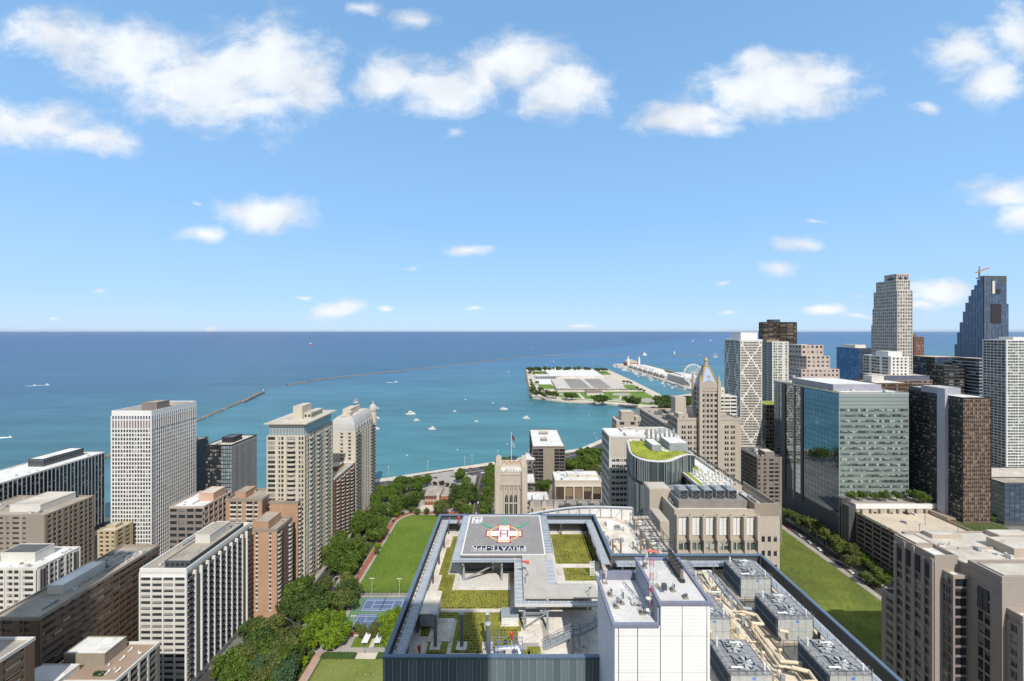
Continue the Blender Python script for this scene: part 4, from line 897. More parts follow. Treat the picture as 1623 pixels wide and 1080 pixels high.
b.beam((.5,73.2,ZH-.5),(15.9,73.2,ZH-.5),.16,.4); b.beam((.5,73.2,ZH-.5),(.5,88.6,ZH-.5),.12,.3); b.beam((8.7,79.8,ZH-.5),(15.9,79.8,ZH-.5),.12,.3); b.build('edge_rail', M_offw, rp)
for x in (2.2, 6.4):
    b = MB(); b.box(x-.2,x+.2,74.6,75.0,ZF+.1,ZH-.36); b.build('column', M_steel, rp)
b = MB(); b.beam((2.2,74.8,ZH-.8),(6.4,74.8,ZF+3.2),.18); b.beam((6.4,74.8,ZF+3.2),(2.2,74.8,ZF+.4),.18); b.beam((2.2,74.8,ZF+3.1),(6.4,74.8,ZF+3.1),.16); b.build('brace', M_steel, rp)
b = MB(); b.box(7.2, 15.5, 80.2, 80.5, ZF+.03, ZH-.9, 0)
for i in range(4): b.box(8+i*1.8, 8+i*1.8+1.3, 80.1, 80.2, ZF+.1, ZF+2.8, 1)
b.build('back_wall', [M_taupe, M_tan], rp)
b = MB()
for x, y in ((2.6,79),(14,74.9)): b.tube((x,y,ZH),(x,y,ZH+1.6),.05); b.tube((x,y,ZH+1.5),(x+.5,y+.1,ZH+1.7),.16,.05)
b.build('marker_light', M_dkgrey, rp)
def windsock(p, h, d, lb):
    r = empty('windsock', p, lb, 'windsock', 'red rooftop windsocks'); p = Vector(p); b = MB(); b.tube(p, p+Vector((0,0,h)), .06); b.build('pole', M_offw, r)
    b = MB(); q = p+Vector((0,0,h-.1)); b.tube(q, q+Vector(d), .34, .13, n=10, cap=False); b.build('sock', M_red if d[0] < 1 else mat('salmon sock',(.62,.16,.12)), r)
windsock((-14.0,107.6,125), 2.4, (.05,0,-1.7), 'drooping red windsock at the far left corner of the helipad')
windsock((3.3,81.5,ZH), 2.6, (-1.3,.1,.2), 'small red windsock on the helipad ramp')
windsock((-15.3,67.3,ZF), 2.9, (.1,0,-1.1), 'small red windsock beside the near left walkway steps')
windsock((30.0,91.0,125), 2.4, (2.6,0,-.4), 'long salmon windsock blowing right above the far parapet, behind the white lift tower')
windsock((-.1,67.6,123.6), 2.8, (.03,0,-1.2), 'upright furled red windsock on the blue scaffold')
# white lift tower
lt = empty('lift_tower', (19.7, 59, 0), 'white panelled lift tower with two roof levels and blue grey edges, beside the machinery deck', 'building')
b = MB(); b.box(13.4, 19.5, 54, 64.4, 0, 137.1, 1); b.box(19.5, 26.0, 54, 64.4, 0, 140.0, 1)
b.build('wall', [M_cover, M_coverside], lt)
zt = {0: 137.5, 1: 140.4}
xs = [13.4, 13.95, 16.45, 19.45, 22.3, 25.55, 26.0]; rows = [0, 117.5, 122.0, 126.5, 131.1, 135.9]
for i in range(len(xs)-1):
    top = 137.1 if xs[i] < 19 else 140.0; zz = rows+[top]
    for a, c in zip(zz, zz[1:]):
        if a >= 110:
            b = MB(); b.box(xs[i]+.05, xs[i+1]-.05, 53.86, 54, a+.05, c-.05)
            n = max(1, int((c-a)/.42))
            for k in range(1, n): b.box(xs[i]+.06, xs[i+1]-.06, 53.845, 53.86, a+.05+(c-a-.1)*k/n, a+.05+(c-a-.1)*(k+.45)/n)
            b.build('front_panel', M_cover, lt)
b = MB(); b.box(13.45, 25.95, 53.98, 54, 100, 137, 0); b.build('panel_joint', M_dkgrey, lt)
b = MB()
for e in ((13.1,19.2,53.7,54.25,137.1,137.5),(13.1,13.55,54.25,64.6,137.1,137.5),(13.7,19.2,64.0,64.6,137.1,138.3),
          (19.2,26.3,53.7,54.15,140.0,140.4),(19.2,19.6,54.15,64.6,140.0,140.4),(25.85,26.3,54.15,64.6,140.0,140.4),(19.6,25.85,64.2,64.6,140.0,140.4)): b.box(*e)
b.build('coping', mat('lift coping', (.19,.20,.27), .5, .05, .5), lt)
b = MB(); b.sheet([(13.5,54.2),(19.4,54.2),(19.4,64.1),(13.5,64.1)], 137.15); b.sheet([(19.5,54.1),(25.9,54.1),(25.9,64.3),(19.5,64.3)], 140.05); b.build('roof', mat('lift roof', (.56,.545,.53), .8, .15, .25), lt)
b = MB(); b.box(19.2, 19.5, 54.25, 64, 137.2, 139.98)
b.build('upstand', mat('upstand', (.28,.31,.38), .5), lt)
for i in range(6):
    y = 58.9+i*.86; x = 24.3; b = MB(); b.box(x-.35, x+.35, y-.42, y+.42, 140.05, 140.5, 1); b.tube((x,y,140.4),(x,y,142.0),.27,n=12); b.tube((x,y,142.0),(x,y,142.25),.3,n=12,m=1)
    b.build('exhaust_stack', [M_taupe, M_black], lt)
rr = random.Random(8)
for x, y, z, h in ((14.3,63.2,137.2,2.6),(14.4,60.2,137.2,1.2),(14.6,57.6,137.2,1.4),(15.6,58.4,137.2,2.0),(17.2,58.2,137.2,2.2),(17.8,56.3,137.2,1.3),(20.6,63.4,140.1,2.6),(20.3,58,140.1,2.2),(22.2,56.7,140.1,1.1),(23.3,55.2,140.1,.7),(20.1,62.3,140.1,.8)):
    b = MB(); b.box(x-.35,x+.35,y-.3,y+.3,z,z+.12,1); b.tube((x,y,z),(x,y,z+h),.045,n=5); b.tube((x-.3,y,z+h*.6),(x+.3,y,z+h*.6),.04,n=5); b.tube((x+.2,y,z+h*.35),(x+.2,y,z+h*.8),.09,n=6); b.box(x-.3,x-.1,y-.1,y+.1,z+.1,z+.5)
    b.build('antenna', [M_offw if h > 2 else M_dkgrey, M_tan], lt)
mst = empty('radio_mast', (19.0,56.2,137.2), 'red and white lattice radio mast standing on the lower roof of the white lift tower', 'mast')
for k in range(8):
    b = MB(); z = 137.2+k*.95; a = .28
    for sx_, sy_ in ((-a,-a),(a,-a),(0,a)): b.tube((19.0+sx_,56.2+sy_,z),(19.0+sx_,56.2+sy_,z+.95),.035,n=5)
    c = [(19-a,56.2-a),(19+a,56.2-a),(19,56.2+a)]
    for i in range(3): b.beam((*c[i],z),(*c[(i+1)%3],z+.95),.04); b.beam((*c[i],z+.9),(*c[(i+1)%3],z+.9),.04)
    b.build('mast_section', M_white if k % 2 == 0 else mat('mast red', (.5,.12,.10)), mst)
for z in (137.9, 139.5):
    b = MB(); b.lathe((18.5,55.7,z), [(.02,0),(.2,.06),(.38,.2)], 12); b.beam((18.5,55.7,z),(19,56.2,z),.08); b.build('dish', M_offw, mst)
b = MB(); b.beam((18.2,56.2,140.6),(20.9,56.2,141.1),.05); b.box(20.5,21.1,55.9,56.4,140.6,141.4); b.build('camera_arm', M_dkgrey, mst)
# rooftop plant on the green roof
for i, (x, y, r_, h, lb) in enumerate(((-13.25,70.6,.31,6.1,'tall dark exhaust pipe with a disc cap, leftmost on the planted roof'),(-8.7,70.6,.31,6.1,'tall dark exhaust pipe with a disc cap, standing in the middle of the planted bed'),(-4.1,69.0,.34,5.4,'grey exhaust pipe with a domed cap, right beside the blue scaffold'),(-4.3,70.6,.24,6.0,'thin exhaust pipe behind the one by the blue scaffold'))):
    r = empty('exhaust_pipe', (x,y,ZF), lb, 'exhaust pipe', 'roof exhaust pipes')
    b = MB(); b.box(x-.9,x+.9,y-.9,y+.9,ZF+.03,ZF+.35); b.build('base', M_conc, r)
    b = MB(); b.tube((x,y,ZF+.35),(x,y,ZF+h-.35),r_,n=14); b.tube((x,y,ZF+h*.45),(x,y,ZF+h*.45+.08),r_*1.1,n=14); b.build('pipe', mat('pipe grey',(.15,.15,.16),.45,.1,.5,spec=.5), r)
    b = MB(); b.lathe((x,y,ZF+h-.3), [(r_*.6,0),(r_*1.55,.1),(r_*1.5,.25),(.02,.42)], 14); b.build('cap', M_grate, r)
r = empty('roof_container', (-15.4,77,ZF), 'long white equipment container next to the left walkway', 'container')
b = MB(); b.box(-16.6,-13.9,74.4,80.4,ZF+1.0,ZF+3.3,0); b.box(-16.4,-14.2,74.3,74.4,ZF+1.2,ZF+3.0,1); b.build('body', [M_offw, M_steel], r)
b = MB(); b.box(-16.75,-13.75,74.1,80.6,ZF+3.3,ZF+3.42); b.build('lid', mat('rusty lid', (.56,.50,.42), .8, .2, .5), r)
b = MB(); [b.box(x-.12,x+.12,y-.12,y+.12,ZF,ZF+1) for x in (-16.4,-14.1) for y in (74.8,80)]; b.build('legs', M_dkgrey, r)
for x0, x1, s_ in ((-2.06,1.15,'left'),(2.5,5.2,'right')):
    r = empty('air_handler', ((x0+x1)/2,76.8,ZF), 'white fronted rooftop air handler under the ramp, the %s one of two'%s_, 'air handler', 'air handlers under the ramp')
    b = MB(); b.box(x0,x1,75.9,78.4,ZF+.25,ZF+1.5,0); b.box(x0+.08,x1-.08,75.78,75.9,ZF+.3,ZF+1.45,1); b.build('casing', [M_steel, M_white], r)
    b = MB(); b.box(x0-.1,x1+.1,75.4,78.5,ZF+.03,ZF+.25); b.build('plinth', M_conc, r)
    b = MB(); b.box(x0-.05,x1+.05,75.85,78.5,ZF+1.5,ZF+1.62)
    for i in range(1,5): b.box(x0+(x1-x0)*i/5-.02,x0+(x1-x0)*i/5+.02,75.9,78.45,ZF+1.62,ZF+1.66)
    b.build('lid', M_steel, r)
sc_r = empty('scaffold', (-1.5,67.8,ZF), 'blue tube scaffold around a silver duct behind the front railing', 'scaffold')
b = MB()
for x in (-3.6,-2.3,-.9,.4,1.7):
    for y in (66.6,69.2): b.tube((x,y,ZF),(x,y,ZF+3.0+(1.2 if x<-2 else 0)),.05,n=5)
    for k in range(4): b.tube((x,66.6,ZF+.7*(k+1)),(x,69.2,ZF+.7*(k+1)),.035,n=5)
for y in (66.6,69.2):
    for k in range(4): b.tube((-3.6,y,ZF+.7*(k+1)),(1.7,y,ZF+.7*(k+1)),.045,n=5)
b.build('tube_frame', mat('scaffold blue', (.14,.19,.36), .5), sc_r)
b = MB(); b.box(-1.1,-.1,66.4,66.5,ZF,ZF+3); [b.box(-1.1,-.1,66.35,66.6,ZF+.3*k,ZF+.3*k+.06) for k in range(10)]; b.build('ladder', M_offw, sc_r)
du = empty('silver_duct', (0,68.3,ZF), 'shiny round silver duct with a bend, inside the blue scaffold', 'duct')
b = MB(); b.tube((-2.8,68,ZF+1.5),(.9,68.4,ZF+1.6),.62,n=18); b.ball((.9,68.4,ZF+1.6),.65,n=14); b.tube((.9,68.4,ZF+1.6),(1.5,67.5,ZF+.3),.62,n=18); b.build('duct_run', M_silver, du, smooth=False)
b = MB(); [b.tube((x,68,ZF+1.5),(x+.1,68.01,ZF+1.5),.67,n=18) for x in (-2,-.8,.3)]; b.build('duct_band', M_steel, du)
st_ = empty('roof_staircase', (9.5,70.4,ZF), 'grey steel staircase climbing right towards the white lift tower', 'staircase')
A = Vector((5.4,70.0,ZF+.1)); C_ = Vector((10.4,70.0,ZF+2.6)); D_ = Vector((11.6,70.0,ZF+2.6)); E_ = Vector((15.6,70.0,ZF+4.8)); wv = Vector((0,1.3,0))
b = MB()
for o_ in (Vector((0,0,0)), wv):
    for a, c in ((A,C_),(C_,D_),(D_,E_)): b.beam(a+o_, c+o_, .1, .4)
b.build('stringer', M_steel, st_)
b = MB()
for a, c, n in ((A,C_,13),(D_,E_,11)):
    for i in range(n): q = a+(c-a)*(i+.5)/n; b.box(q.x-.16,q.x+.16,q.y+.05,q.y+1.25,q.z-.02,q.z+.03)
b.box(C_.x,D_.x,70.05,71.25,C_.z-.03,C_.z+.03); b.build('tread', M_grate, st_)
for o_ in (Vector((0,0,0)), wv):
    rail([tuple(A+o_), tuple(C_+o_), tuple(D_+o_), tuple(E_+o_)], 0, parent=st_, sp=1.2, name='handrail')
b = MB(); [b.beam((x,70+dy,ZF),(x+.05,70+dy,ZF+2.4),.14) for x in (10.5,11.5) for dy in (0,1.3)]; b.beam((10.5,70,ZF+.1),(11.5,71.3,ZF+2.3),.08); b.build('support_leg', M_steel, st_)
rr = random.Random(31)
for i in range(16):
    x, y = rr.choice([(rr.uniform(5,12.5), rr.uniform(66,72)), (rr.uniform(-14,-11), rr.uniform(66,68)), (rr.uniform(8,15), rr.uniform(80.6,88))]); b = MB(); b.tube((x,y,ZF+.02),(x,y,ZF+rr.uniform(.2,.7)),rr.uniform(.08,.2),n=8); b.build('vent_pipe', rr.choice([M_dkgrey, M_steel, M_offw]), hosp)
# ladder and small bits on the far deck
b = MB(); b.box(17.2,17.3,90.9,91,ZF,ZF+3.6); b.box(18.1,18.2,90.9,91,ZF,ZF+3.6); [b.box(17.3,18.1,90.9,91,ZF+.3+i*.33,ZF+.4+i*.33) for i in range(10)]; b.build('ladder', M_white, hosp)

# cooling towers
def cooling(o, lb, first=None):
    if first: return dup(first, Vector(o), label=lb)
    r = empty('cooling_tower', o, lb, 'cooling tower', 'rooftop cooling towers'); X, Y, Z = o
    K = []
    b = MB(); b.box(X, X+5.9, Y, Y+6.6, Z+.4, Z+3.7, 0); b.box(X,X+5.9,Y,Y+.05,Z,Z+.4,0)
    for k in range(1,5): b.box(X+k*1.18-.02, X+k*1.18+.02, Y-.03, Y, Z+.5, Z+3.7, 1)
    b.box(X, X+5.9, Y-.04, Y, Z+1.55, Z+1.62, 1); K.append(b.build('casing', [mat('cooling casing', (.42,.43,.41), .5, .08, .5, spec=.4), M_steel], r))
    for s_, xx in ((-1, X), (1, X+5.9)):
        b = MB()
        for j in range(6):
            ya, yb = Y+.1+j*1.08, Y+.1+j*1.08+.98
            for za, zb in ((Z+.5,Z+1.95),(Z+2.1,Z+3.55)):
                b.box(xx+s_*.02-.02, xx+s_*.02+.02, ya, yb, za, zb, 0)
                n = 7
                for q in range(n):
                    z = za+(zb-za)*(q+.5)/n; b.add([(xx+s_*.04,ya,z+.08),(xx+s_*.04,yb,z+.08),(xx+s_*.2,yb,z-.03),(xx+s_*.2,ya,z-.03)], [(0,1,2,3)] if s_ < 0 else [(3,2,1,0)], 1)
        b.box(xx-.08 if s_ < 0 else xx, xx if s_ < 0 else xx+.08, Y, Y+6.6, Z+3.55, Z+3.72, 2); b.box(xx-.1 if s_ < 0 else xx, xx if s_ < 0 else xx+.1, Y, Y+6.6, Z+1.95, Z+2.1, 2)
        K.append(b.build('louvre_panel', [M_black, M_dkgrey, M_steel], r))
    b = MB(); b.box(X-.1, X+6.0, Y-.1, Y+6.7, Z+3.72, Z+3.82, 0)
    for k in range(7): b.box(X-.1,X+6.0,Y+k*1.1-.02,Y+k*1.1+.02,Z+3.82,Z+3.84,1)
    for k in range(6): b.box(X+k*1.15,X+k*1.15+.04,Y,Y+6.6,Z+3.82,Z+3.845,1)
    K.append(b.build('top_deck', [mat('cooling deck', (.27,.27,.27), .6, .12, .6), M_dkgrey], r))
    for fy_ in (1.75, 4.9):
        c = Vector((X+3.0, Y+fy_, Z+3.82)); f = empty('fan', (3.0, fy_, 3.82)); f.parent = r; K.append(f)
        b = MB(); b.lathe(c, [(1.42,0),(1.45,.35),(1.35,.4),(1.33,0)], 24); a_ = b.build('fan_ring', M_steel, f)
        b = MB(); b.lathe(c, [(1.33,.03),(.02,.03)], 20); h2 = b.build('fan_throat', M_black, f)
        b = MB()
        for i in range(6):
            t = 2*math.pi*i/6+.3; d = Vector((math.cos(t), math.sin(t), 0)); n_ = Vector((-d.y, d.x, 0))
            p = [c+d*.25-n_*.12+Vector((0,0,.2)), c+d*.25+n_*.12+Vector((0,0,.3)), c+d*1.26+n_*.3+Vector((0,0,.34)), c+d*1.26-n_*.3+Vector((0,0,.16))]
            b.add([tuple(q) for q in p], [(0,1,2,3),(3,2,1,0)])
        b.lathe(c+Vector((0,0,.12)), [(.3,0),(.3,.28),(.02,.3)], 12); bl = b.build('fan_blades', mat('fan blade', (.55,.56,.55), .4, .05, 1), f)
        b = MB()
        for i in range(4):
            t = math.pi/4+math.pi/2*i; d = Vector((math.cos(t), math.sin(t), 0)); n_ = Vector((-d.y, d.x, 0))
            b.add([tuple(c+d*2.0-n_*.04+Vector((0,0,.43))), tuple(c+d*1.35-n_*.42+Vector((0,0,.43))), tuple(c+d*.9+Vector((0,0,.43))), tuple(c+d*1.35+n_*.42+Vector((0,0,.43)))], [(0,1,2,3)])
        for i in range(10):
            t = 2*math.pi*i/10; d = Vector((math.cos(t), math.sin(t), 0)); b.beam(c+d*.1+Vector((0,0,.46)), c+d*1.45+Vector((0,0,.46)), .045)
        gd = b.build('fan_guard', M_steel, f)
        reg(f, a_, h2, bl, gd)
    for (xa, ya, xb, yb) in ((1.0,.35,2.4,1.3),(3.2,5.0,4.7,6.1)):
        b = MB(); b.pipe([(X+xa-.5,Y+ya+.6,Z+4.15),(X+xb-.4,Y+yb-.5,Z+4.25),(X+xb,Y+yb-.6,Z+3.9)], .13, n=8); K.append(b.build('white_pipe', M_white, r))
    for xa, ya in ((.7,5.5),(5.1,.5)):
        b = MB(); b.tube((X+xa,Y+ya,Z+3.82),(X+xa,Y+ya,Z+5.0),.16,n=10); K.append(b.build('vent_stub', M_white, r))
    b = MB()
    for a, c in (((X,Y),(X+5.9,Y)),((X,Y),(X,Y+6.6)),((X+5.9,Y),(X+5.9,Y+6.6))):
        b.beam((*a,Z+4.4),(*c,Z+4.4),.04)
        for i in range(6): q = (a[0]+(c[0]-a[0])*i/5, a[1]+(c[1]-a[1])*i/5); b.beam((*q,Z+3.5),(*q,Z+4.4),.05)
    K.append(b.build('railing', M_dkgrey, r))
    b = MB(); b.lathe((0,0,0), [(.24,0),(.02,0)], 12); b.v = [(X+3.3+v[0], Y-.05, Z+3.3+v[1]) for v in b.v]; b.f = [f[::-1] for f in b.f]; K.append(b.build('round_emblem', mat('emblem blue', (.10,.22,.62), .5), r))
    b = MB(); [b.beam((X+6.3,Y+.3+dy,Z),(X+6.3,Y+.3+dy,Z+4.4),.06) for dy in (0,.6)]; [b.beam((X+6.3,Y+.3,Z+.4*k),(X+6.3,Y+.9,Z+.4*k),.04) for k in range(11)]; K.append(b.build('ladder', M_steel, r))
    for k in K: pass
    reg(r, *K); return r
ZT = H-49.2-3.82
c0 = cooling((45.5,58.7,ZT), 'large grey cooling tower with two fans, nearest in the right hand row')
cooling((45.5,70.2,ZT), 'large grey cooling tower with two fans, middle of the right hand row', c0)
cooling((45.5,81.6,ZT), 'large grey cooling tower with two fans, farthest in the right hand row', c0)
cooling((31.3,58.7,ZT), 'large grey cooling tower with two fans, nearest in the row beside the lift tower', c0)
cooling((31.3,70.2,ZT), 'grey cooling tower second in the row beside the white lift tower, partly hidden by it', c0)
cooling((31.6,81.6,ZT), 'grey cooling tower farthest in the row behind the white lift tower, mostly hidden', c0)
cooling((45.5,47.6,ZT), 'grey cooling tower cut off by the bottom edge, in the right hand row', c0)
b = MB()
for y in (58.0,69.4,80.8): b.box(45,53,y-.25,y+.1,122.8,123.2); 
b.box(44.4,44.9,56,89,122.76,123.1); b.build('kerb', M_tan, hosp)
for i, (pts, r_, mm, lb) in enumerate((
    ([(41.9,88,124.6),(41.9,79,124.6),(42.1,78.2,123.0)], .26, M_silver, 'long silver pipe with an elbow beside the farthest right cooling tower'),
    ([(43.4,86,124.0),(43.4,77,124.0),(45.4,76.6,124.0)], .28, M_steel, 'grey insulated pipe running to the gap between the far cooling towers'),
    ([(38.8,81.2,124.3),(41.2,81.2,124.3),(41.4,81.2,123.0)], .22, M_silver, 'short silver pipe crossing the deck between the two tower rows'),
    ([(42.6,88,124.5),(40.8,88,124.5),(40.8,84,123.5)], .2, M_offw, 'white pipe bend at the far end of the machinery deck'),
    ([(41.8,74.6,125.0),(43.8,73.6,125.0),(43.6,71.4,125.0),(41.9,71.6,125.0),(41.9,71.6,123.2)], .27, M_beigepipe, 'beige pipe loop standing beside the middle right cooling tower'),
    ([(42.3,72.6,124.4),(42.3,64.6,124.0),(45.4,64.2,124.0)], .26, M_beigepipe, 'thick beige pipe bending right between the near cooling towers'),
    ([(41.8,72.6,124.2),(41.6,63.9,123.8),(45.2,63.2,123.8)], .2, M_beigepipe, 'thin beige pipe running beside the thick bending one'),
    ([(42.4,62.2,125.0),(44.4,61.4,125.0),(44.2,59.6,125.0),(42.6,59.8,124.8),(42.6,59.8,123)], .28, M_beigepipe, 'beige pipe loop beside the nearest right cooling tower'),
    ([(42.9,60,124.6),(42.9,48,124.2)], .26, M_beigepipe, 'straight beige pipe leaving the picture at the bottom'),
    ([(42.2,60,124.4),(42.2,48,124.0)], .18, M_beigepipe, 'slim straight beige pipe leaving the picture at the bottom'),
    ([(44.6,68.5,126.0),(45.7,68.2,126.0),(46.2,68.9,124.4)], .26, M_beigepipe, 'hooked beige pipe between the two nearest right cooling towers'),
    ([(32,68.9,126.0),(33,68.3,126.0),(33.3,68.9,124)], .26, M_beigepipe, 'hooked beige pipe behind the nearest left cooling tower'))):
    r = empty('roof_pipe', pts[0], lb, 'pipe', 'pipes on the machinery deck'); b = MB(); b.pipe(pts, r_, n=12); b.build('pipe_run', mm, r)
    b = MB()
    for a, c in zip(pts, pts[1:]):
        a = Vector(a); c = Vector(c)
        if (c-a).length > 3:
            for k in range(int((c-a).length/2.4)): q = a+(c-a)*((k+.5)/max(1,int((c-a).length/2.4))); b.box(q.x-.4,q.x-.32,q.y-.05,q.y+.05,122.76,q.z); b.box(q.x+.32,q.x+.4,q.y-.05,q.y+.05,122.76,q.z); b.box(q.x-.4,q.x+.4,q.y-.05,q.y+.05,q.z-r_-.1,q.z-r_)
    if b.v: b.build('pipe_stand', M_steel, r)
b = MB(); b.sheet([(38.3,56),(38.42,56),(38.42,88),(38.3,88)], 122.79); b.sheet([(40.2,56),(40.32,56),(40.32,76),(40.2,76)], 122.79); b.build('yellow_line', MATS['yellow line'], hosp)

rr = random.Random(61)
for i in range(34):
    x = rr.uniform(39.4, 44.2); y = rr.uniform(57, 88); k = i % 4; b = MB()
    if k == 0: b.box(x-.3,x+.3,y-.2,y+.2,122.76,122.76+rr.uniform(.5,1.5)); nm, mm = 'control_box', M_steel
    elif k == 1: b.tube((x,y,122.76),(x,y,123.5),.1,n=8); b.tube((x-.25,y,123.5),(x+.25,y,123.5),.22,n=10); nm, mm = 'valve', M_beigepipe
    elif k == 2: b.tube((x,y-1.5,123.1),(x,y+1.5,123.1),.09,n=6); b.box(x-.2,x+.2,y-1.3,y-1.2,122.76,123.1); b.box(x-.2,x+.2,y+1.2,y+1.3,122.76,123.1); nm, mm = 'conduit', M_silver
    else: b.tube((x-.9,y,123.3),(x+.9,y,123.3),.12,n=8); b.box(x-.7,x-.6,y-.1,y+.1,122.76,123.3); b.box(x+.6,x+.7,y-.1,y+.1,122.76,123.3); nm, mm = 'conduit', M_beigepipe
    b.build(nm, mm, hosp)
# ---------------------------------------------------------------- building between hospital and concrete block
B = Bld('low_roof_wing', 'beige rooftop with rusty pipes and steel frames just behind the hospital parapet', 23.0,40.5,93.2,123.5,120.2, M_beige, ph=.7, roof=M_conc, seed=20, coping=M_beige)
B.clutter(16, 21, c=.1, d_=.9, a=.04, b=.6)
for x, y in ((25.5,104),(27.6,104.2),(32.6,104)):
    b = MB(); b.tube((x,y,119.5),(x,y,120.6),.3,n=12,m=0); b.tube((x,y,120.6),(x,y,122.0),.22,n=12,m=1); b.tube((x,y,122.0),(x,y,123.2),.24,n=12,m=0); b.build('rusty_stack', [M_tan, mat('rust', (.28,.13,.07), .9, .3, 1)], B.root)
b = MB(); b.box(24.6,31.5,114.5,122.6,119.5,120.0,0); b.build('raised_roof', M_conc, B.root)
b = MB(); b.box(27,29.2,117,119,120.0,121.2); b.build('roof_box', M_white, B.root)
for y in (99.5,104.5,109.5,115.5):
    b = MB()
    b.box(34.6,35.6,y,y+2.2,119.4,122.6,1)
    for x in (34.2,36.6,39.8):
        b.beam((x,y-.4,119.4),(x,y-.4,123.2),.13); b.beam((x,y+3.6,119.4),(x,y+3.6,123.2),.13); b.beam((x,y-.4,123.1),(x,y+3.6,123.1),.12)
    for z in (121.4,123.1): b.beam((34.2,y-.4,z),(39.8,y-.4,z),.12); b.beam((34.2,y+3.6,z),(39.8,y+3.6,z),.12)
    b.beam((36.4,y,122.6),(39.4,y+3,121),.5,.12)
    b.build('steel_frame', [M_dkgrey, M_beige], B.root)
b = MB(); b.box(43.8,46.5,121.5,130.5,60,119.6); b.build('side_upstand', M_beige, B.root)
B.done()
r = empty('white_screen_wall', (20,124.5,110), 'long white screen wall with a grey truss behind the far hospital parapet', 'screen wall')
b = MB(); n = 30
for i in range(n):
    u0, u1 = i/n, (i+1)/n; f = lambda u: (4.5+31.5*u, 122.6+ .9*math.sin(u*3.1)); h = lambda u: 121.0+2.0*math.sin(min(1,u*1.5)*1.57)
    (xa,ya),(xb,yb) = f(u0), f(u1)
    b.add([(xa,ya,100),(xb,yb,100),(xb,yb,h(u1)),(xa,ya,h(u0)),(xa,ya+1,100),(xb,yb+1,100),(xb,yb+1,h(u1)),(xa,ya+1,h(u0))], [(0,1,2,3),(3,2,6,7),(5,4,7,6)])
b.build('screen', M_white, r)
b = MB()
for i in range(11):
    u = i/10; x, y = f(u); z = h(u); b.beam((x,y-.35,117),(x,y-.35,z+.25),.14)
    if i < 10:
        x2, y2 = f((i+1)/10); b.beam((x,y-.35,z+.2),(x2,y2-.35,h((i+1)/10)+.2),.3,.25); b.beam((x,y-.35,118.6),(x2,y2-.35,118.6),.12)
        if i % 2 == 0: b.beam((x,y-.35,118.6),(x2,y2-.35,h((i+1)/10)),.1)
b.build('truss', M_grate, r)

# ---------------------------------------------------------------- concrete hospital block
x0, x1, y0, y1 = 51.6, 84.6, 130, 150
B = Bld('concrete_medical_block', 'beige concrete block with white recessed panels and a row of rooftop louvres, right of centre', x0, x1, y0, y1, 119.5, M_beige, ph=1.4, roof=M_roofl, seed=22)
xm = 77.2; n = 6; st = (xm-x0)/n; mb_ = B.mi(M_white)
for i in range(n):
    xa = x0+st*i; B.b.box(xa-.05, xa+.55, y0-1.5, y0, 60, 118.1, 0)
    B.b.box(xa+.55, xa+st-.05, y0-.5, y0, 109.6, 110.4, 0); B.b.box(xa+.55, xa+st-.05, y0-.9, y0, 104.4, 106.4, 0)
    for j in range(2):
        u = xa+.85+j*(st-1.2)/2; q = MB(); q.box(u, u+(st-1.5)/2, y0-.22, y0-.02, 111.4, 116.9); q.build('white_panel', M_white, B.root)
    B.b.box(xa+st*.86, xa+st*.98, y0-1.9, y0-.5, 110.5, 117.8, 0)
B.b.box(xm-.05, xm+.5, y0-1.3, y0, 60, 118.1, 0)
B.b.box(x0, xm, y0-.6, y0, 117.3, 118.1, 0)
for zb in (106.5, 99.5, 92.5, 85.5):
    B.fac('W', 'ww'*6, 1, sp=.06, pw=.16, glass=G_green, d=.35, pd=.1, z0=zb-.2+.2, z1=zb+2.6, u0=x0+.4, u1=xm)
B.fac('W', 'snsnsns', 6, sp=.6, pw=.0, d=.2, z0=84, z1=111, u0=xm+.8, u1=x1, glass=G_dark)
B.b.box(xm+.5, x1, y0-.25, y0, 111.2, 118.1, 0); B.b.box(xm+.5, x1, y0-.2, y0, 40, 84, 0)
B.fac('N', 'SSSSsWSSSSS', 8, sp=.6, pw=0, d=.2, z0=70, z1=110)
q = MB(); q.box(xm-.6, x1+.1, y0-.35, y0+.3, 117.6, 121.4); q.box(x1-.3, x1+.1, y0+.3, y1, 117.6, 121.0); q.box(xm-.6, xm-.2, y0+.3, y0+9, 117.6, 121.4); q.build('corner_block', M_tan, B.root)
q = MB(); q.box(54, xm-1, 133, 147, 118.1, 120.9, 0); q.box(53.4, xm-1, 131.2, 133, 118.1, 118.6, 1); q.build('plant_screen', [M_slate, M_offw], B.root)
for i in range(5):
    xa = 55+i*4.0; q = MB(); q.box(xa, xa+2.7, 134.6, 139.5, 120.95, 123.8, 0); q.box(xa+.15, xa+2.55, 134.5, 134.6, 121.1, 122.3, 1); q.box(xa+.15, xa+2.55, 134.5, 134.6, 122.45, 123.65, 1)
    q.beam((xa+.15,134.48,121.1),(xa+2.55,134.48,122.3),.05,m=2); q.beam((xa+.15,134.48,123.65),(xa+2.55,134.48,122.45),.05,m=2); q.beam((xa+.15,134.48,122.3),(xa+2.55,134.48,121.1),.05,m=2); q.build('louvre_box', [M_steel, M_black, M_steel], B.root)
    q = MB(); q.lathe((xa+1.3,137,123.8), [(1,0),(1,.4),(.85,.42),(.02,.2)], 14); q.build('roof_fan', M_steel, B.root)
q = MB()
for i in range(10):
    y = 131+i*1.75; q.beam((84.4,y,119.6),(84.4,y,121),.1); q.beam((84.4,y,121),(84.4,y+1.75,121),.08); q.beam((84.4,y,119.7),(84.4,y+1.75,121),.06)
q.build('edge_truss', M_steel, B.root)
q = MB(); q.box(47.2, 54.5, 141, 148, 60, 121.6); q.build('left_wing', M_beige, B.root)
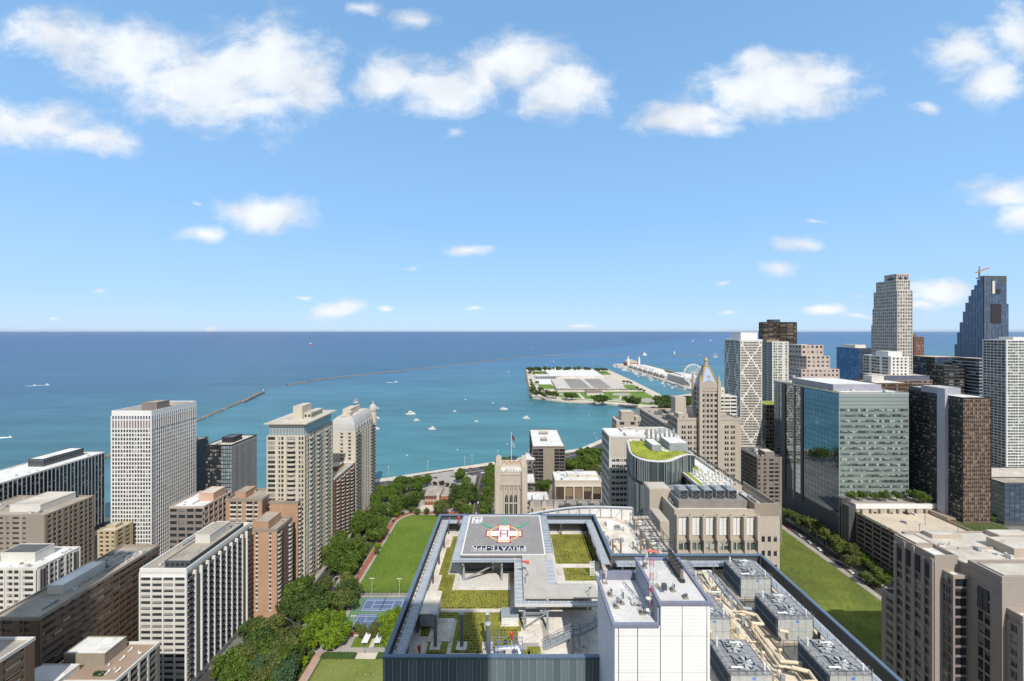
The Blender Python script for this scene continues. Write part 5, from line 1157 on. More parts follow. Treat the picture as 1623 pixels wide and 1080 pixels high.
q = MB(); q.box(47.6, 54.1, 141.4, 147.6, 121.62, 121.7); q.build('left_wing_roof', M_roofl, B.root)
B.clutter(26, 23, c=.2, d_=.96, a=.05, b=.95, sc_=1.1); B.done()

# ---------------------------------------------------------------- curved glass tower
cg = empty('curved_glass_tower', (66,185,0), 'dark glass tower with a wavy curved front and a bright green planted roof', 'building')
pl = [(980+13.5,699),(995,706),(997.5,715),(1003,722),(1013,727.5),(1028,731.5),(1046,733),(1062,732),(1073,728),(1083,723.5),(1092,721.5),(1101,722.5)]
hh = 51.5; zt_ = H-hh
fr = [W(x, y, zt_) for x, y in pl]
# smooth the outline (Catmull-Rom)
sm = []
for i in range(len(fr)-1):
    p0, p1, p2, p3 = fr[max(0,i-1)], fr[i], fr[i+1], fr[min(len(fr)-1,i+2)]
    for k in range(5):
        t = k/5; sm.append(.5*((2*p1)+(p2-p0)*t+(2*p0-5*p1+4*p2-p3)*t*t+(3*p1-p0-3*p2+p3)*t**3))
sm.append(fr[-1])
back = [(sm[-1].x-2, 188), (sm[-1].x-12, 196), (sm[0].x+2, 196)]
outl = [(p.x, p.y) for p in sm]+back
b = MB(); rr = random.Random(3)
b.prism([(p[0], p[1]+.5) for p in outl], 0, zt_-1.2, 2)
zs = [(0, zt_-10.2, False), (zt_-10.2, zt_-8.7, True), (zt_-8.7, zt_, False)]
fin = MB()
for pi, (p, q) in enumerate(zip(sm, sm[1:])):
    fp_ = .85 if pi < 26 else .3
    p2 = Vector((p.x, p.y, 0)); q2 = Vector((q.x, q.y, 0))
    for za, zb, rec in zs:
        o_ = Vector((0,1.6,0)) if rec else Vector((0,0,0)); r_ = rr.random()
        b.add([(p2.x,p2.y+o_.y,za),(q2.x,q2.y+o_.y,za),(q2.x,q2.y+o_.y,zb),(p2.x,p2.y+o_.y,zb)], [(0,1,2,3)], 1 if rec else 0, r_)
    if (rr.random() < fp_): fin.beam((p.x,p.y-.1,zt_-8.7),(p.x,p.y-.1,zt_), .16, .5)
    if (rr.random() < fp_): fin.beam((p.x,p.y-.1,20),(p.x,p.y-.1,zt_-10.2), .16, .5)
b.build('glass_wall', [glassmat('curved tower glass', (.06,.085,.09), (.10,.13,.135), (.24,.28,.28), rough=.08, metal=.5), M_black, M_dkgrey], cg)
fin.build('glass_fin', mat('pale fin', (.33,.36,.36), .4), cg)
b = MB(); ins = [(p[0]+(66-p[0])*.04, p[1]+(186-p[1])*.09+.3) for p in outl]
n = len(outl)
for i in range(n):
    j = (i+1) % n; b.add([(*outl[i],zt_),(*outl[j],zt_),(*ins[j],zt_),(*ins[i],zt_),(*ins[i],zt_-1),(*ins[j],zt_-1)], [(0,1,2,3),(3,2,5,4)])
b.build('roof_rim', M_offw, cg)
b = MB(); b.sheet(ins, zt_-.9); b.build('roof', M_roofl, cg)
in2 = [(p[0]+(66-p[0])*.12, p[1]+(186-p[1])*.2+.6) for p in outl]
b = MB(); b.prism(in2, zt_-.88, zt_-.55)
for i in range(2500):
    q = in2[rr.randrange(len(in2))]; t = math.sqrt(rr.random()); x = 66+(q[0]-66)*t; y = 184+(q[1]-184)*t; s_ = rr.uniform(.15,.45)
    b.add([(x-s_,y-s_,zt_-.56),(x+s_,y-s_,zt_-.56),(x+s_,y+s_,zt_-.56),(x-s_,y+s_,zt_-.56),(x,y,zt_-.5+s_)], [(0,1,4),(1,2,4),(2,3,4),(3,0,4)])
b.build('green_roof_bed', M_brightroof, cg)
def cbox(nm, a, c, e, f_, z0, z1, ms):
    b = MB(); b.box(a, c, e, f_, z0, z1, 0); b.box(a+.2, c-.2, e+.2, f_-.2, z1, z1+.05, 1); b.build(nm, ms, cg)
cbox('roof_room', 60.5,64.5,177.5,187, zt_-.7, zt_+2.2, [M_steel, M_roofw]); cbox('roof_room', 68,76,177.5,188, zt_-.7, zt_+3.0, [M_steel, M_roofw]); cbox('roof_terrace', 64.6,67.9,176.5,184, zt_-.54, zt_-.3, [M_offw, M_roofw])
for i in range(7):
    x = 62.6+i*2.1; y = 191; b = MB(); b.tube((x,y,zt_-.8),(x,y,zt_+1.3),.75,n=10); b.tube((x,y,zt_+1.3),(x,y,zt_+3.6),.5,n=10); b.tube((x,y,zt_+3.6),(x,y,zt_+5.8),.6,n=10); b.build('exhaust_stack', M_silver, cg)
# lower terrace wing right of it
B = Bld('terraced_wing', 'lower roof wing with planted strips and many white vents, right of the curved glass tower', 70.2,85.2,152,222,118, M_taupe, ph=.8, roof=M_roofw, seed=25, coping=M_offw)
b = MB(); b.box(75,84,188,203,117.25,117.5); b.box(71.2,80,172,184,117.25,117.5); b.box(71.2,73,153,171.8,117.25,117.5); b.build('green_roof_bed', M_brightroof, B.root)
for i in range(22):
    x = 74.5+(i%4)*2.6+rr.random()*.6; y = 154+(i//4)*3.2; b = MB(); b.tube((x,y,117.2),(x,y,119.0),.42,n=10); b.tube((x,y,119.0),(x,y,119.3),.55,n=10); b.build('roof_vent', M_offw, B.root)
B.fac('N', 'w'*12, 14, sp=.3, pw=.12, d=.2, glass=G_grey); B.fac('W', 'w'*8, 14, sp=.3, pw=.12, d=.2, glass=G_grey)
q = MB()
for i in range(38):
    y = 152+i*1.8; q.beam((84.8,y,118),(84.8,y,119.6),.15); q.beam((84.8,y,119.6),(84.8,y+1.8,119.6),.3,.5)
q.build('edge_truss', M_dkgrey, B.root); B.done()
# office with white roof
B = Bld('white_roof_office', 'grey office block with a flat white roof, behind the curved glass tower', 51,87.5,215,232.5,121, M_offw, ph=.5, roof=M_roofw, seed=26, coping=M_offw)
B.fac('W', 's'+'w'*8+'s'+'w'*8+'s', 30, sp=.5, pw=.14, d=.3, glass=G_mix, frame=M_offw, mv=1, z0=20, z1=109); B.fac('N', 'w'*8, 22, sp=.4, pw=.05, d=.12, glass=G_grey, z0=20, z1=120)
k = B.mi(M_cream)
for i in range(48): B.b.box(51.2+i*.755, 51.5+i*.755, 214.72, 215, 109.5, 120.2, k)
B.corners(.32); B.pent(.25,.95,.55,.95,1.0, M_offw); B.clutter(14, 27); B.done()
# ---------------------------------------------------------------- gothic tower and campus
gt = empty('gothic_tower', (-.9,279,0), 'pale limestone gothic tower with three tall pointed windows and corner turrets', 'building')
x0, x1, y0, y1, zt_ = -9.6, 8.0, 270, 288, 84.5
b = MB(); b.box(x0+1, x1-1, y0+1.2, y1-1, 0, zt_-4)
for cx_, cy_ in ((x0,y0),(x1,y0),(x0,y1),(x1,y1)):
    b.box(cx_-1.9, cx_+1.9, cy_-1.6, cy_+1.9, 0, zt_+3.0); b.box(cx_-1.4, cx_+1.4, cy_-2.2, cy_-1.6, 0, zt_-6); b.box(cx_-1.4, cx_+1.4, cy_-1.2, cy_+1.4, zt_+3.0, zt_+3.9)
for u in (-4.6,-1.55,1.5,4.5): b.box(-.8+u-.5, -.8+u+.5, y0+.3, y0+1.2, 0, zt_-9)
b.box(x0+1.5, x1-1.5, y0+.2, y0+1.2, zt_-10.2, zt_-9.2); b.box(x0+1.5, x1-1.5, y0+.5, y0+1.2, zt_-9.2, zt_-1.5); b.box(x0+1.5, x1-1.5, y0+.2, y0+1.2, zt_-3.5, zt_-2.6)
for i in range(7): b.box(x0+2.4+i*1.95, x0+3.3+i*1.95, y0+.35, y0+.9, zt_-1.5, zt_-.3)
for i in range(9): b.box(x0+2.2+i*1.55, x0+2.7+i*1.55, y0+.1, y0+.5, zt_-12.5, zt_-10.2)
b.box(x0-.1, x0+1.2, y0+2, y1-2, zt_-5, zt_-1); b.box(x1-1.2, x1+.1, y0+2, y1-2, zt_-5, zt_-1); b.box(x0+2, x1-2, y1-1.2, y1, zt_-5, zt_+1)
b.build('wall', M_limestone, gt)
for u in (-3.07,0.0,3.0):
    q = MB(); c = -.8+u; w_ = .95; z1_ = zt_-19
    q.box(c-w_, c+w_, y0+.95, y0+1.05, 38, z1_, 0); q.add([(c-w_,y0+.96,z1_),(c+w_,y0+.96,z1_),(c+w_*.8,y0+.96,z1_+1.3),(c,y0+.96,z1_+2.6),(c-w_*.8,y0+.96,z1_+1.3)], [(0,1,2,3,4)], 0)
    q.box(c-.1,c+.1,y0+.75,y0+.95,38,z1_+1.5,1); 
    for z in (z1_-3.6,z1_-12,z1_-22): q.box(c-w_,c+w_,y0+.7,y0+.95,z,z+.9,1)
    q.build('pointed_window', [G_dark, M_limestone], gt)
q = MB()
for i in range(4): 
    c = x0+4+i*3.4
    for t in range(8):
        a, e_ = math.pi*t/8, math.pi*(t+1)/8; q.beam((c+1.1*math.cos(a),y1-1.4,zt_-1.5+2.2*math.sin(a)),(c+1.1*math.cos(e_),y1-1.4,zt_-1.5+2.2*math.sin(e_)),.35,m=0)
q.build('arcade', mat('terracotta', (.42,.18,.10)), gt)
q = MB(); q.box(x0+1.2,x1-1.2,y0+1.3,y1-1.3,zt_-3.98,zt_-3.9); q.build('roof', M_roofw, gt)
q = MB(); q.box(-4,2,276,282,zt_-3.9,zt_-1.5); q.build('roof_room', M_offw, gt)
q = MB(); q.box(-14.5,-11.6,272,284,0,46,0); q.build('side_wing', M_limestone, gt)
# gothic wings with gabled dormers
r = empty('gothic_wing', (45,305,0), 'long limestone gothic wing with a row of small gables, right of the gothic tower', 'building')
b = MB(); b.box(12.5,76,300,313,0,47.4); b.box(12.1,76.4,299.4,300,43,48); r0 = MB()
for i in range(8):
    x = 14.4+i*8.7; b.box(x-1.5,x+1.5,298.4,301.2,0,50.2); b.add([(x-1.5,298.4,50.2),(x+1.5,298.4,50.2),(x,298.4,53),(x-1.5,301.2,50.2),(x+1.5,301.2,50.2),(x,301.2,53)],[(0,1,2),(4,3,5),(1,4,5,2),(3,0,2,5)])
    q = MB(); q.tube((x,299.8,51.5),(x,299.8,56),.7,.35,n=6); q.build('finial', M_slate, r)
    q = MB(); q.box(x-.5,x+.5,298.3,298.39,40,47); q.build('lancet', G_dark, r)
    if i < 7:
        for k in range(6): b.box(x+1.8+k*1.0,x+2.3+k*1.0,299.3,299.9,48,49.2)
b.build('wall', M_limestone, r)
b = MB(); b.add([(12.5,300.5,47.4),(76,300.5,47.4),(76,306.5,49.2),(12.5,306.5,49.2),(12.5,312.5,47.4),(76,312.5,47.4)],[(0,1,2,3),(3,2,5,4)]); b.build('roof', M_slate, r)
for i in range(7):
    for k in range(8):
        b = MB(); x = 18.7+i*8.7; z = 12+k*3.8; b.box(x-2.4,x+2.4,299.9,299.98,z,z+2.3,0); b.box(x-.1,x+.1,299.8,299.9,z,z+2.3,1); b.build('window', [G_dark, M_limestone], r)
B = Bld('rear_gothic_block', 'pale flat roofed block with a grey slate slope tucked behind the gothic tower', -8,9,292,330,55, M_limestone, ph=.8, roof=M_roofw, seed=30); B.fac('W', 'w'*12, 12, sp=.45, pw=.3); B.fac('S', 'w'*10, 12, sp=.45, pw=.3); B.pent(.05,.4,.5,.8,3); B.clutter(6,3); B.done()
fp = W(811,735,50); fp = Vector((-.7,300,54.3)); r = empty('flagpole', fp, 'tall white flagpole with flags standing behind the gothic tower', 'flagpole')
b = MB(); b.tube(fp, fp+Vector((0,0,48)), .35, .16); b.build('pole', M_white, r)
for dz, c, nm in ((43,(.35,.12,.18),'striped flag'),(38,(.55,.62,.68),'pale flag'),(28,(.15,.20,.45),'blue flag')):
    b = MB(); n = 6
    for i in range(n):
        a, e_ = i/n, (i+1)/n; f = lambda t: (fp.x+.3+2.2*t, fp.y+.5*math.sin(t*7)); 
        b.add([(*f(a),fp.z+dz-a*2.2),(*f(e_),fp.z+dz-e_*2.2),(*f(e_),fp.z+dz+3.4-e_*3.0),(*f(a),fp.z+dz+3.4-a*3.0)],[(0,1,2,3),(3,2,1,0)])
    b.build('flag', mat(nm, c), r)
# Abbott-like dark office
B = Bld('dark_window_office', 'dark glass office with a broad grey centre stripe and white roof, standing near the shore', 22,56.2,440,515,52.5, M_taupe, ph=.8, roof=M_roofw, seed=31)
B.fac('W', 'WWsSSsWW', 13, sp=.12, pw=.07, d=.4, pd=.1, glass=G_solid, pier=M_tan, wall=M_tan, mv=1, mh=0, z1=49.6); B.fac('N', 'w'*14, 13, sp=.2, pw=.14, glass=G_dark)
B.fac('S', 'w'*14, 13, sp=.2, pw=.14, glass=G_dark); B.corners(.5); B.pent(.3,.5,.3,.4,2); B.pent(.3,.6,.7,.78,2); B.clutter(4, 3); B.done()
for lb, a in (('low dark glass annex with a white roof, left of the dark window office', (6,22,395,420,30)), ('small stepped glass annex between the dark window office and the gothic tower', (14,24,430,455,41))):
    B = Bld('glass_annex', lb, a[0],a[1],a[2],a[3],a[4], M_taupe, ph=.6, roof=M_roofw, seed=int(a[0])); B.fac('W', 'w'*7, 8, sp=.15, pw=.1, glass=G_dark); B.fac('N', 'w'*7, 8, sp=.15, pw=.1); B.done()
B = Bld('column_front_hall', 'square hall with tall cream columns, brown window bays and dish antennas on the roof', 34.5,71.6,330,350,56, M_cream, ph=.8, roof=M_roofw, seed=33)
B.fac('W', 'wwwww', 1, sp=.0, pw=.12, d=.9, pd=.4, glass=G_bronze, z0=38, z1=51, mv=4); B.fac('W', 'w'*5, 9, sp=.4, pw=.12, d=.5, glass=G_bronze, z1=38, mv=3); B.fac('N','w'*6,10,sp=.4,pw=.2)
B.pent(.3,.98,.45,.95,1.4, M_cream, M_roofw)
rr = random.Random(77)
for i in range(14):
    x = 38+rr.random()*31; y = 336+rr.random()*11; q = MB(); q.tube((x,y,55.3),(x,y,57.2),.12,n=5); q.lathe((x,y,57.2),[(.05,0),(.5,.15),(.9,.45)],10); q.build('dish_antenna', M_white, B.root)
q = MB()
for i in range(7): q.tube((52+i*1.3,348,55.3),(52+i*1.3,348,58.5),.5,n=8)
q.build('exhaust_stack', M_grate, B.root); B.clutter(8, 34); B.done()
B = Bld('campus_low_block', 'low white roofed block between the gothic tower and the columned hall', 12,30,300+35,352,38, M_limestone, ph=.6, roof=M_roofw, seed=35); B.fac('W','w'*6,8,sp=.4,pw=.2); B.clutter(4,2); B.done()
# brick field house in the park
r = empty('park_field_house', (-82,428,0), 'small red brick field house with a flat brown roof among the park trees', 'building')
M_rb = mat('red brick', (.34,.13,.075), .9, .1, .2)
b = MB(); b.box(-89,-74,418,443,0,8.2); b.box(-88.5,-76,414,418,0,4.2); b.box(-73.9,-62,424,446,0,5.2); b.build('wall', M_rb, r)
b = MB(); b.box(-89.6,-73.6,417.4,443.6,8.2,8.9); b.box(-88.8,-75.7,413.6,417.3,4.2,4.6); b.box(-73.8,-61.5,423.5,446.5,5.2,5.7); b.build('roof', M_roofg, r)
b = MB(); b.box(-76.6,-74.4,415.8,418,0,10.5); b.build('chimney', M_cream, r)
for i in range(4): b = MB(); b.box(-87.5+i*2.8,-86+i*2.8,413.9,413.98,1,3); b.build('window', G_dark, r)
for i in range(5): b = MB(); b.box(-88+i*2.6,-86.2+i*2.6,417.9,417.98,5.2,7.4); b.build('window', G_dark, r)

# ---------------------------------------------------------------- furniture mart group
B = Bld('beige_long_annex', 'long beige block with solar panels on its roof, running back from the gilded tower', 120.7,166,319,387,103, M_beige, ph=.9, roof=M_roofg, seed=40)
B.fac('N', 'w'*20, 24, sp=.42, pw=.3, d=.25, glass=G_dark); B.fac('W','w'*12,24,sp=.42,pw=.3,d=.25)
for i in range(6):
    q = MB(); yy = 325+i*9; xx = 127+(i%2)*7; q.add([(xx,yy,102.4),(xx+6,yy,102.4),(xx+6,yy+7,104.2),(xx,yy+7,104.2)],[(0,1,2,3),(3,2,1,0)]); [q.beam((xx+.5+a*5,yy+.5+c*6,102.1),(xx+.5+a*5,yy+.5+c*6,102.5+c*1.5),.15) for a in (0,1) for c in (0,1)]; q.build('solar_panel', M_slate if i > 1 else G_blue, B.root)
q = MB(); q.box(140,149,352,362,102,119); q.build('lift_house', M_beige, B.root); B.clutter(16, 41, sc_=1.5); B.done()
B = Bld('beige_ornate_block', 'broad beige block with ornate top windows at the foot of the gilded tower', 121,166.7,300,318.5,112.5, M_beige, ph=1.2, roof=M_roofg, seed=42)
B.fac('W', 'ssnnsnnsnnssSSSSsssnnsnnsss', 26, sp=.45, pw=.16, d=.3, pd=.05, glass=G_dark, z1=107); B.fac('N', 'swwswwswws', 26, sp=.42, pw=.25, glass=G_dark)
B.corners(.35); B.pent(.28,.5,.2,.8,6.5, M_beige, name='lift_house'); B.pent(.05,.2,.2,.7,3); B.clutter(8, 43); B.done()
gl = empty('gilded_tower', (144.5,313,112), 'slender beige tower topped by a gold edged pyramid spire and small gilt cupola', 'building')
B2 = MB(); x0, x1, y0, y1 = 136.5,149.8,297.5,309; zt_ = 136.5
B2.box(x0+.5,x1-.5,y0+.5,y1-.5,20,zt_)
for cx_ in (x0,x1):
    for cy_ in (y0,y1): B2.box(cx_-1.1,cx_+1.1,cy_-1.1,cy_+1.1,20,zt_+3); B2.tube((cx_,cy_,zt_+3),(cx_,cy_,zt_+5.5),.9,.7,n=8); B2.tube((cx_,cy_,zt_+5.5),(cx_,cy_,zt_+8),.6,.05,n=8)
for u in (.3,.5,.7): B2.box(x0+(x1-x0)*u-.45,x0+(x1-x0)*u+.45,y0-.1,y0+.5,20,zt_-4)
B2.box(x0+1,x1-1,y0-.2,y0+.5,zt_-4,zt_); 
for i in range(30): B2.box(x0+1,x1-1,y0+.1,y0+.5,24+i*3.8,25.7+i*3.8)
B2.build('wall', M_beige, gl)
for i in range(29):
    for u in (1.6,4.9,7.7,10.6):
        q = MB(); q.box(x0+u-.2,x0+u+1.4,y0+.44,y0+.5,25.8+i*3.8,27.8+i*3.8,0); q.build('window', G_dark, gl)
for i in range(29):
    for u in (2.5,5.5,8.8):
        if i > 12: q = MB(); q.box(x0+.42,x0+.5,y0+u-.8,y0+u+.8,25.8+i*3.8,27.8+i*3.8,0); q.build('window', G_dark, gl)
cx_, cy_ = (x0+x1)/2, (y0+y1)/2; zb, zp = zt_+1, zt_+13.6; a_, c_ = 5.7, 1.6
b = MB(); P4 = lambda h, z: [(cx_-h,cy_-h,z),(cx_+h,cy_-h,z),(cx_+h,cy_+h,z),(cx_-h,cy_+h,z)]
b.add(P4(a_,zb)+P4(c_,zp), [(0,1,5,4),(1,2,6,5),(2,3,7,6),(3,0,4,7),(4,5,6,7)]); b.box(cx_-6.2,cx_+6.2,cy_-5.7,cy_+5.7,zt_,zb); b.build('spire', M_bluepanel, gl)
b = MB()
for s_, t_ in ((-1,-1),(1,-1),(1,1),(-1,1)): b.beam((cx_+s_*a_,cy_+t_*a_,zb),(cx_+s_*c_,cy_+t_*c_,zp),.9)
b.box(cx_-2,cx_+2,cy_-2,cy_+2,zp,zp+.6)
for t in range(12):
    an, a2 = 2*math.pi*t/12, 2*math.pi*(t+1)/12; k = .62; yy = cy_-a_*.6-c_*.4-.1; b.beam((cx_+.9*math.cos(an),yy+.9*math.sin(an)*.3,zb+5.1+.9*math.sin(an)),(cx_+.9*math.cos(a2),yy+.9*math.sin(a2)*.3,zb+5.1+.9*math.sin(a2)),.4)
b.build('gilt_trim', M_gold, gl)
b = MB(); b.tube((cx_,cy_,zp+.6),(cx_,cy_,zp+3.8),1.15,n=10); b.build('cupola', M_pinkst, gl); b = MB(); b.lathe((cx_,cy_,zp+3.8),[(1.35,0),(1.4,.7),(1.2,1.4),(.7,2.1),(.05,2.6)],12); b.build('cupola_dome', M_gold, gl, smooth=True)
b = MB()
b.prism([(x0+1.2,y0-.4),(x1-1.2,y0-.4),(x1-1.2,y0+.4),(x0+1.2,y0+.4)],zt_-2,zt_+1)
for i in range(5): w_ = 5.2-i*1.15; b.box((x0+x1)/2-w_,(x0+x1)/2+w_,y0-.38+i*.01,y0+.3,zt_+1+i*.6,zt_+1.6+i*.6)
b.build('gable', M_beige, gl)
B = Bld('stepped_beige_house', 'small stepped beige tower rising over the roof of the white roofed office', 84,101,330,345,104, M_beige, ph=.6, roof=M_roofl, seed=44)
B.fac('W','swssws',20,sp=.5,pw=.2); B.fac('N','swsws',20,sp=.5,pw=.2); B.pent(.25,.85,.1,.7,7); B.pent(.9,1.15,.0,.6,3); B.done()

# ---------------------------------------------------------------- right side towers
def latt(fc, B, u0, u1, z0, z1, cell_u, cell_z, reps, m):
    'diagonal solid lattice panels on a facade'
    W_ = u1-u0; k = B.mi(m); P = W_/cell_u
    n = int((z1-z0)/cell_z)
    for i in range(n):
        t = (i+.5)/n*reps; f = abs((t % 1)*2-1)           # 0..1 zigzag
        for uu in (u0+f*W_, u1-f*W_):
            a = u0+int((uu-u0)/W_*P*.999)*cell_u; B.fbox(fc, a, a+cell_u, z0+i*cell_z, z0+(i+1)*cell_z, .0, .5+.01*(i % 3), k)
B = Bld('lattice_braced_tower', 'white tower with diagonal cross bracing and a flared foot, right of the gilded tower', 234,255,420,451.6,167.5, M_white, ph=1.2, roof=M_roofl, seed=50)
def brace(u, z, lo=0.0, hi=1.0):
    if z < 60 or not lo <= u <= hi: return z < 64 and int(z) % 2 == 0
    v = (u-lo)/(hi-lo); t = (z-147.8)/28.4+.5; f = abs((t % 1)-.5)*.94
    return min(abs(v-.5-f), abs(v-.5+f)) < (.04 if hi-lo > .5 else .09)
B.fac('W', 'w'*16, 48, sp=.28, pw=.26, d=.3, pd=.03, glass=G_solid, z0=40, z1=165, wall=mat('tower cream',(.62,.58,.52)), skip=lambda i,k,u,z: brace(u,z)); B.fac('N', 'wwwwww'+'gggg'+'wwwwww', 48, sp=.26, pw=.22, d=.3, pd=.03, glass=G_solid, z0=40, z1=165, wall=M_offw, skip=lambda i,k,u,z: brace(u,z,0,.37) or brace(u,z,.63,1))
B.corners(.5); B.pent(.12,.95,.15,.75,8, M_white, M_roofl, win=False); B.pent(-.1,1.1,.02,.98,.5, M_white, name='roof_frame'); B.clutter(8, 51)
b = MB(); b.add([(255.4,419.6,66),(255.4,419.6,30),(272,419.6,30),(255.4,450,66),(255.4,450,30),(272,450,30)],[(0,2,1)[::-1],(3,4,5),(0,3,5,2)]); 
b.build('flared_foot', M_offw, B.root)
for i in range(9):
    for j in range(8):
        z = 33+i*3.6; x = 256+j*1.9
        if x+1.2 < 272-(z+2.2-30)*16.6/36: b = MB(); b.box(x,x+1.2,419.45,419.58,z,z+2.2); b.build('window', G_dark, B.root)
B.done()
B = Bld('cream_slim_tower', 'slim pale tower with a dark glass side, immediately right of the lattice braced tower', 298,316,470,488,164, M_offw, ph=1, roof=M_roofl, seed=52); B.fac('W','swwswwSsws',44,sp=.35,pw=.2,glass=G_green,z0=30); B.fac('N','gggsgggg',44,sp=.1,pw=.1,glass=G_grey,z0=30); B.corners(.4); B.pent(-.3,.5,.1,.5,2.4,M_tan); B.done()
B = Bld('green_roof_block', 'dark block with a strip of green roof, between the lattice tower and mirrored office', 272,300,440,465,97, M_tan, ph=.8, roof=M_brightroof, seed=53); B.fac('W','w'*8,22,sp=.3,pw=.2,glass=G_dark); B.fac('N','w'*8,22,sp=.3,pw=.2); B.done()
# Lake Point: three rounded lobes
lp = empty('rounded_black_tower', (592,925,0), 'dark bronze tower with rounded lobes rising just above the horizon', 'building')
c = Vector((592,930)); b = MB(); pts = []
for i in range(72):
    t = 2*math.pi*i/72; r_ = 27+15*math.cos(3*(t+math.pi/2+math.pi)); pts.append((c.x+r_*math.cos(t)*1.06, c.y+r_*math.sin(t)))
for k in range(58):
    z = 20+k*3; b.prism(pts, z, z+1.0, 0); 
    p2 = [(c.x+(x-c.x)*.985, c.y+(y-c.y)*.985) for x, y in pts]
    for i in range(72):
        j = (i+1)%72; b.add([(*p2[i],z+1.0),(*p2[j],z+1.0),(*p2[j],z+3),(*p2[i],z+3)],[(0,1,2,3)],1,random.Random(k*100+i//3).random())
for i in range(0,72,3): b.beam((*pts[i],20),(*pts[i],194),.8)
b.prism(pts, 194, 196, 0); b.build('wall', [M_black, G_bronze, M_taupe], lp)
b = MB(); b.tube((592,930,196),(592,930,202),13,n=20); b.build('penthouse', M_dkgrey, lp)
def deco(name, lb, tiers, wall, g_, seed, group=None, sp=.35, pw=.25, nu=3.3, fh=3.6, z0=20, pier=None, roof=None):
    r = None
    base = None
    for i, (x0, x1, y0, y1, z1) in enumerate(tiers):
        if i == 0:
            B = Bld(name, lb, x0, x1, y0, y1, z1, wall, ph=.8, roof=roof or M_roofl, seed=seed, group=group); base = B; zb = z0
        else:
            B = Bld(name, lb, x0, x1, y0, y1, z1, wall, z0=tiers[i-1][4]-1 if False else 0, ph=.8, roof=roof or M_roofl, seed=seed+i); zb = z0
            # keep only what rises above the lower tier
            zb = min(t[4] for t in tiers[:i]) if False else tiers[i-1][4]-.8
            B.b = MB(); B.b.box(x0, x1, y0, y1, zb, B.zr)
        B.fac('W', 'w'*max(2,int((x1-x0)/nu)), max(1,int((z1-zb)/fh)), sp=sp, pw=pw, glass=g_, z0=zb+.3, d=.35, pd=.1, pier=pier)
        B.fac('N', 'w'*max(2,int((y1-y0)/nu)), max(1,int((z1-zb)/fh)), sp=sp, pw=pw, glass=g_, z0=zb+.3, d=.35, pd=.1, pier=pier)
        B.corners(.45, z0=zb)
        if i > 0:
            rt = B.root; B.root = base.root; bpy.data.objects[rt.name]
            for ch in [o for o in COL.objects if o.parent == rt]: ch.location = ch.location+WL(rt)-WL(base.root); ch.parent = base.root
            bpy.data.objects.remove(rt)
        if i < len(tiers)-1: B.done()
        else: last = B
    return base, last
_, l = deco('pink_stepped_tower', 'pinkish stepped office tower between the rounded black tower and the blue glass box', [(423,478,600,640,120.5),(434,468,605,640,139.5),(428,460,607,640,155.5)], mat('pale pink stone',(.47,.39,.345),.85,.06,.05), G_mix, 54, nu=6, fh=6, sp=.55, pw=.5); l.done()
B = Bld('blue_glass_box', 'smooth blue glass box tower with a white roof drum, standing before the horizon', 549.5,574,650,695,149, M_dkgrey, ph=.4, roof=M_roofl, seed=55); B.fac('N','w'*12,30,sp=.02,pw=.03,d=.1,pd=.02,glass=G_blue,z0=20); B.fac('W','w'*6,30,sp=.1,pw=.08,d=.1,glass=G_blue2,z0=20); B.pent(.2,.9,.3,.9,5,M_offw); B.done()
B = Bld('white_balcony_hotel', 'white block with rows of dark balconies, in front of the limestone skyscraper', 397,415,430,463,149.5, M_white, ph=1, roof=M_roofl, seed=56)
B.fac('N','SbbSbbbSbb',24,sp=.3,pw=.12,d=.3,glass=G_bronze,bal=('box',1.0,M_white,M_offw),z0=70); B.fac('W','swswswsws',24,sp=.4,pw=.3,d=.3,glass=G_dark,z0=70); B.corners(.4); B.pent(.1,.9,.15,.6,5.5,M_white); B.pent(.2,.7,.6,.8,3,M_steel); B.done()
# limestone skyscraper
tiers = [(525.5,546,560,600,185),(525.5,546,560,598,208),(525.5,546,560,596,232),(525.5,543.5,561,592,246),(526.5,542.8,562,580,254.5)]
bs, l = deco('limestone_skyscraper', 'tallest pale limestone skyscraper with crown setbacks, right of centre', tiers, mat('pale limestone',(.50,.455,.41),.85,.08,.05), G_win, 57, nu=3.0, fh=4.4, sp=.36, pw=.36)
for x in (530.5,537.5):
    q = MB(); q.box(x-1,x+2.6,561.4,561.6,241,250.5); q.build('crown_opening', G_dark, bs.root)
for y in (565,): q = MB(); q.box(525.9,526.1,566,575,241,250); q.build('crown_opening', G_dark, bs.root)
l.done()
B = Bld('thin_brown_tower', 'narrow reddish brown tower peeking out right of the limestone skyscraper', 588,602,600,640,168, M_orangedk, ph=.8, seed=58); B.fac('W','w'*5,36,sp=.4,pw=.4,glass=G_mix,z0=30); B.fac('N','w'*8,36,sp=.4,pw=.4,z0=30); B.pent(.0,.5,.1,.6,4.5,M_brown); B.done()
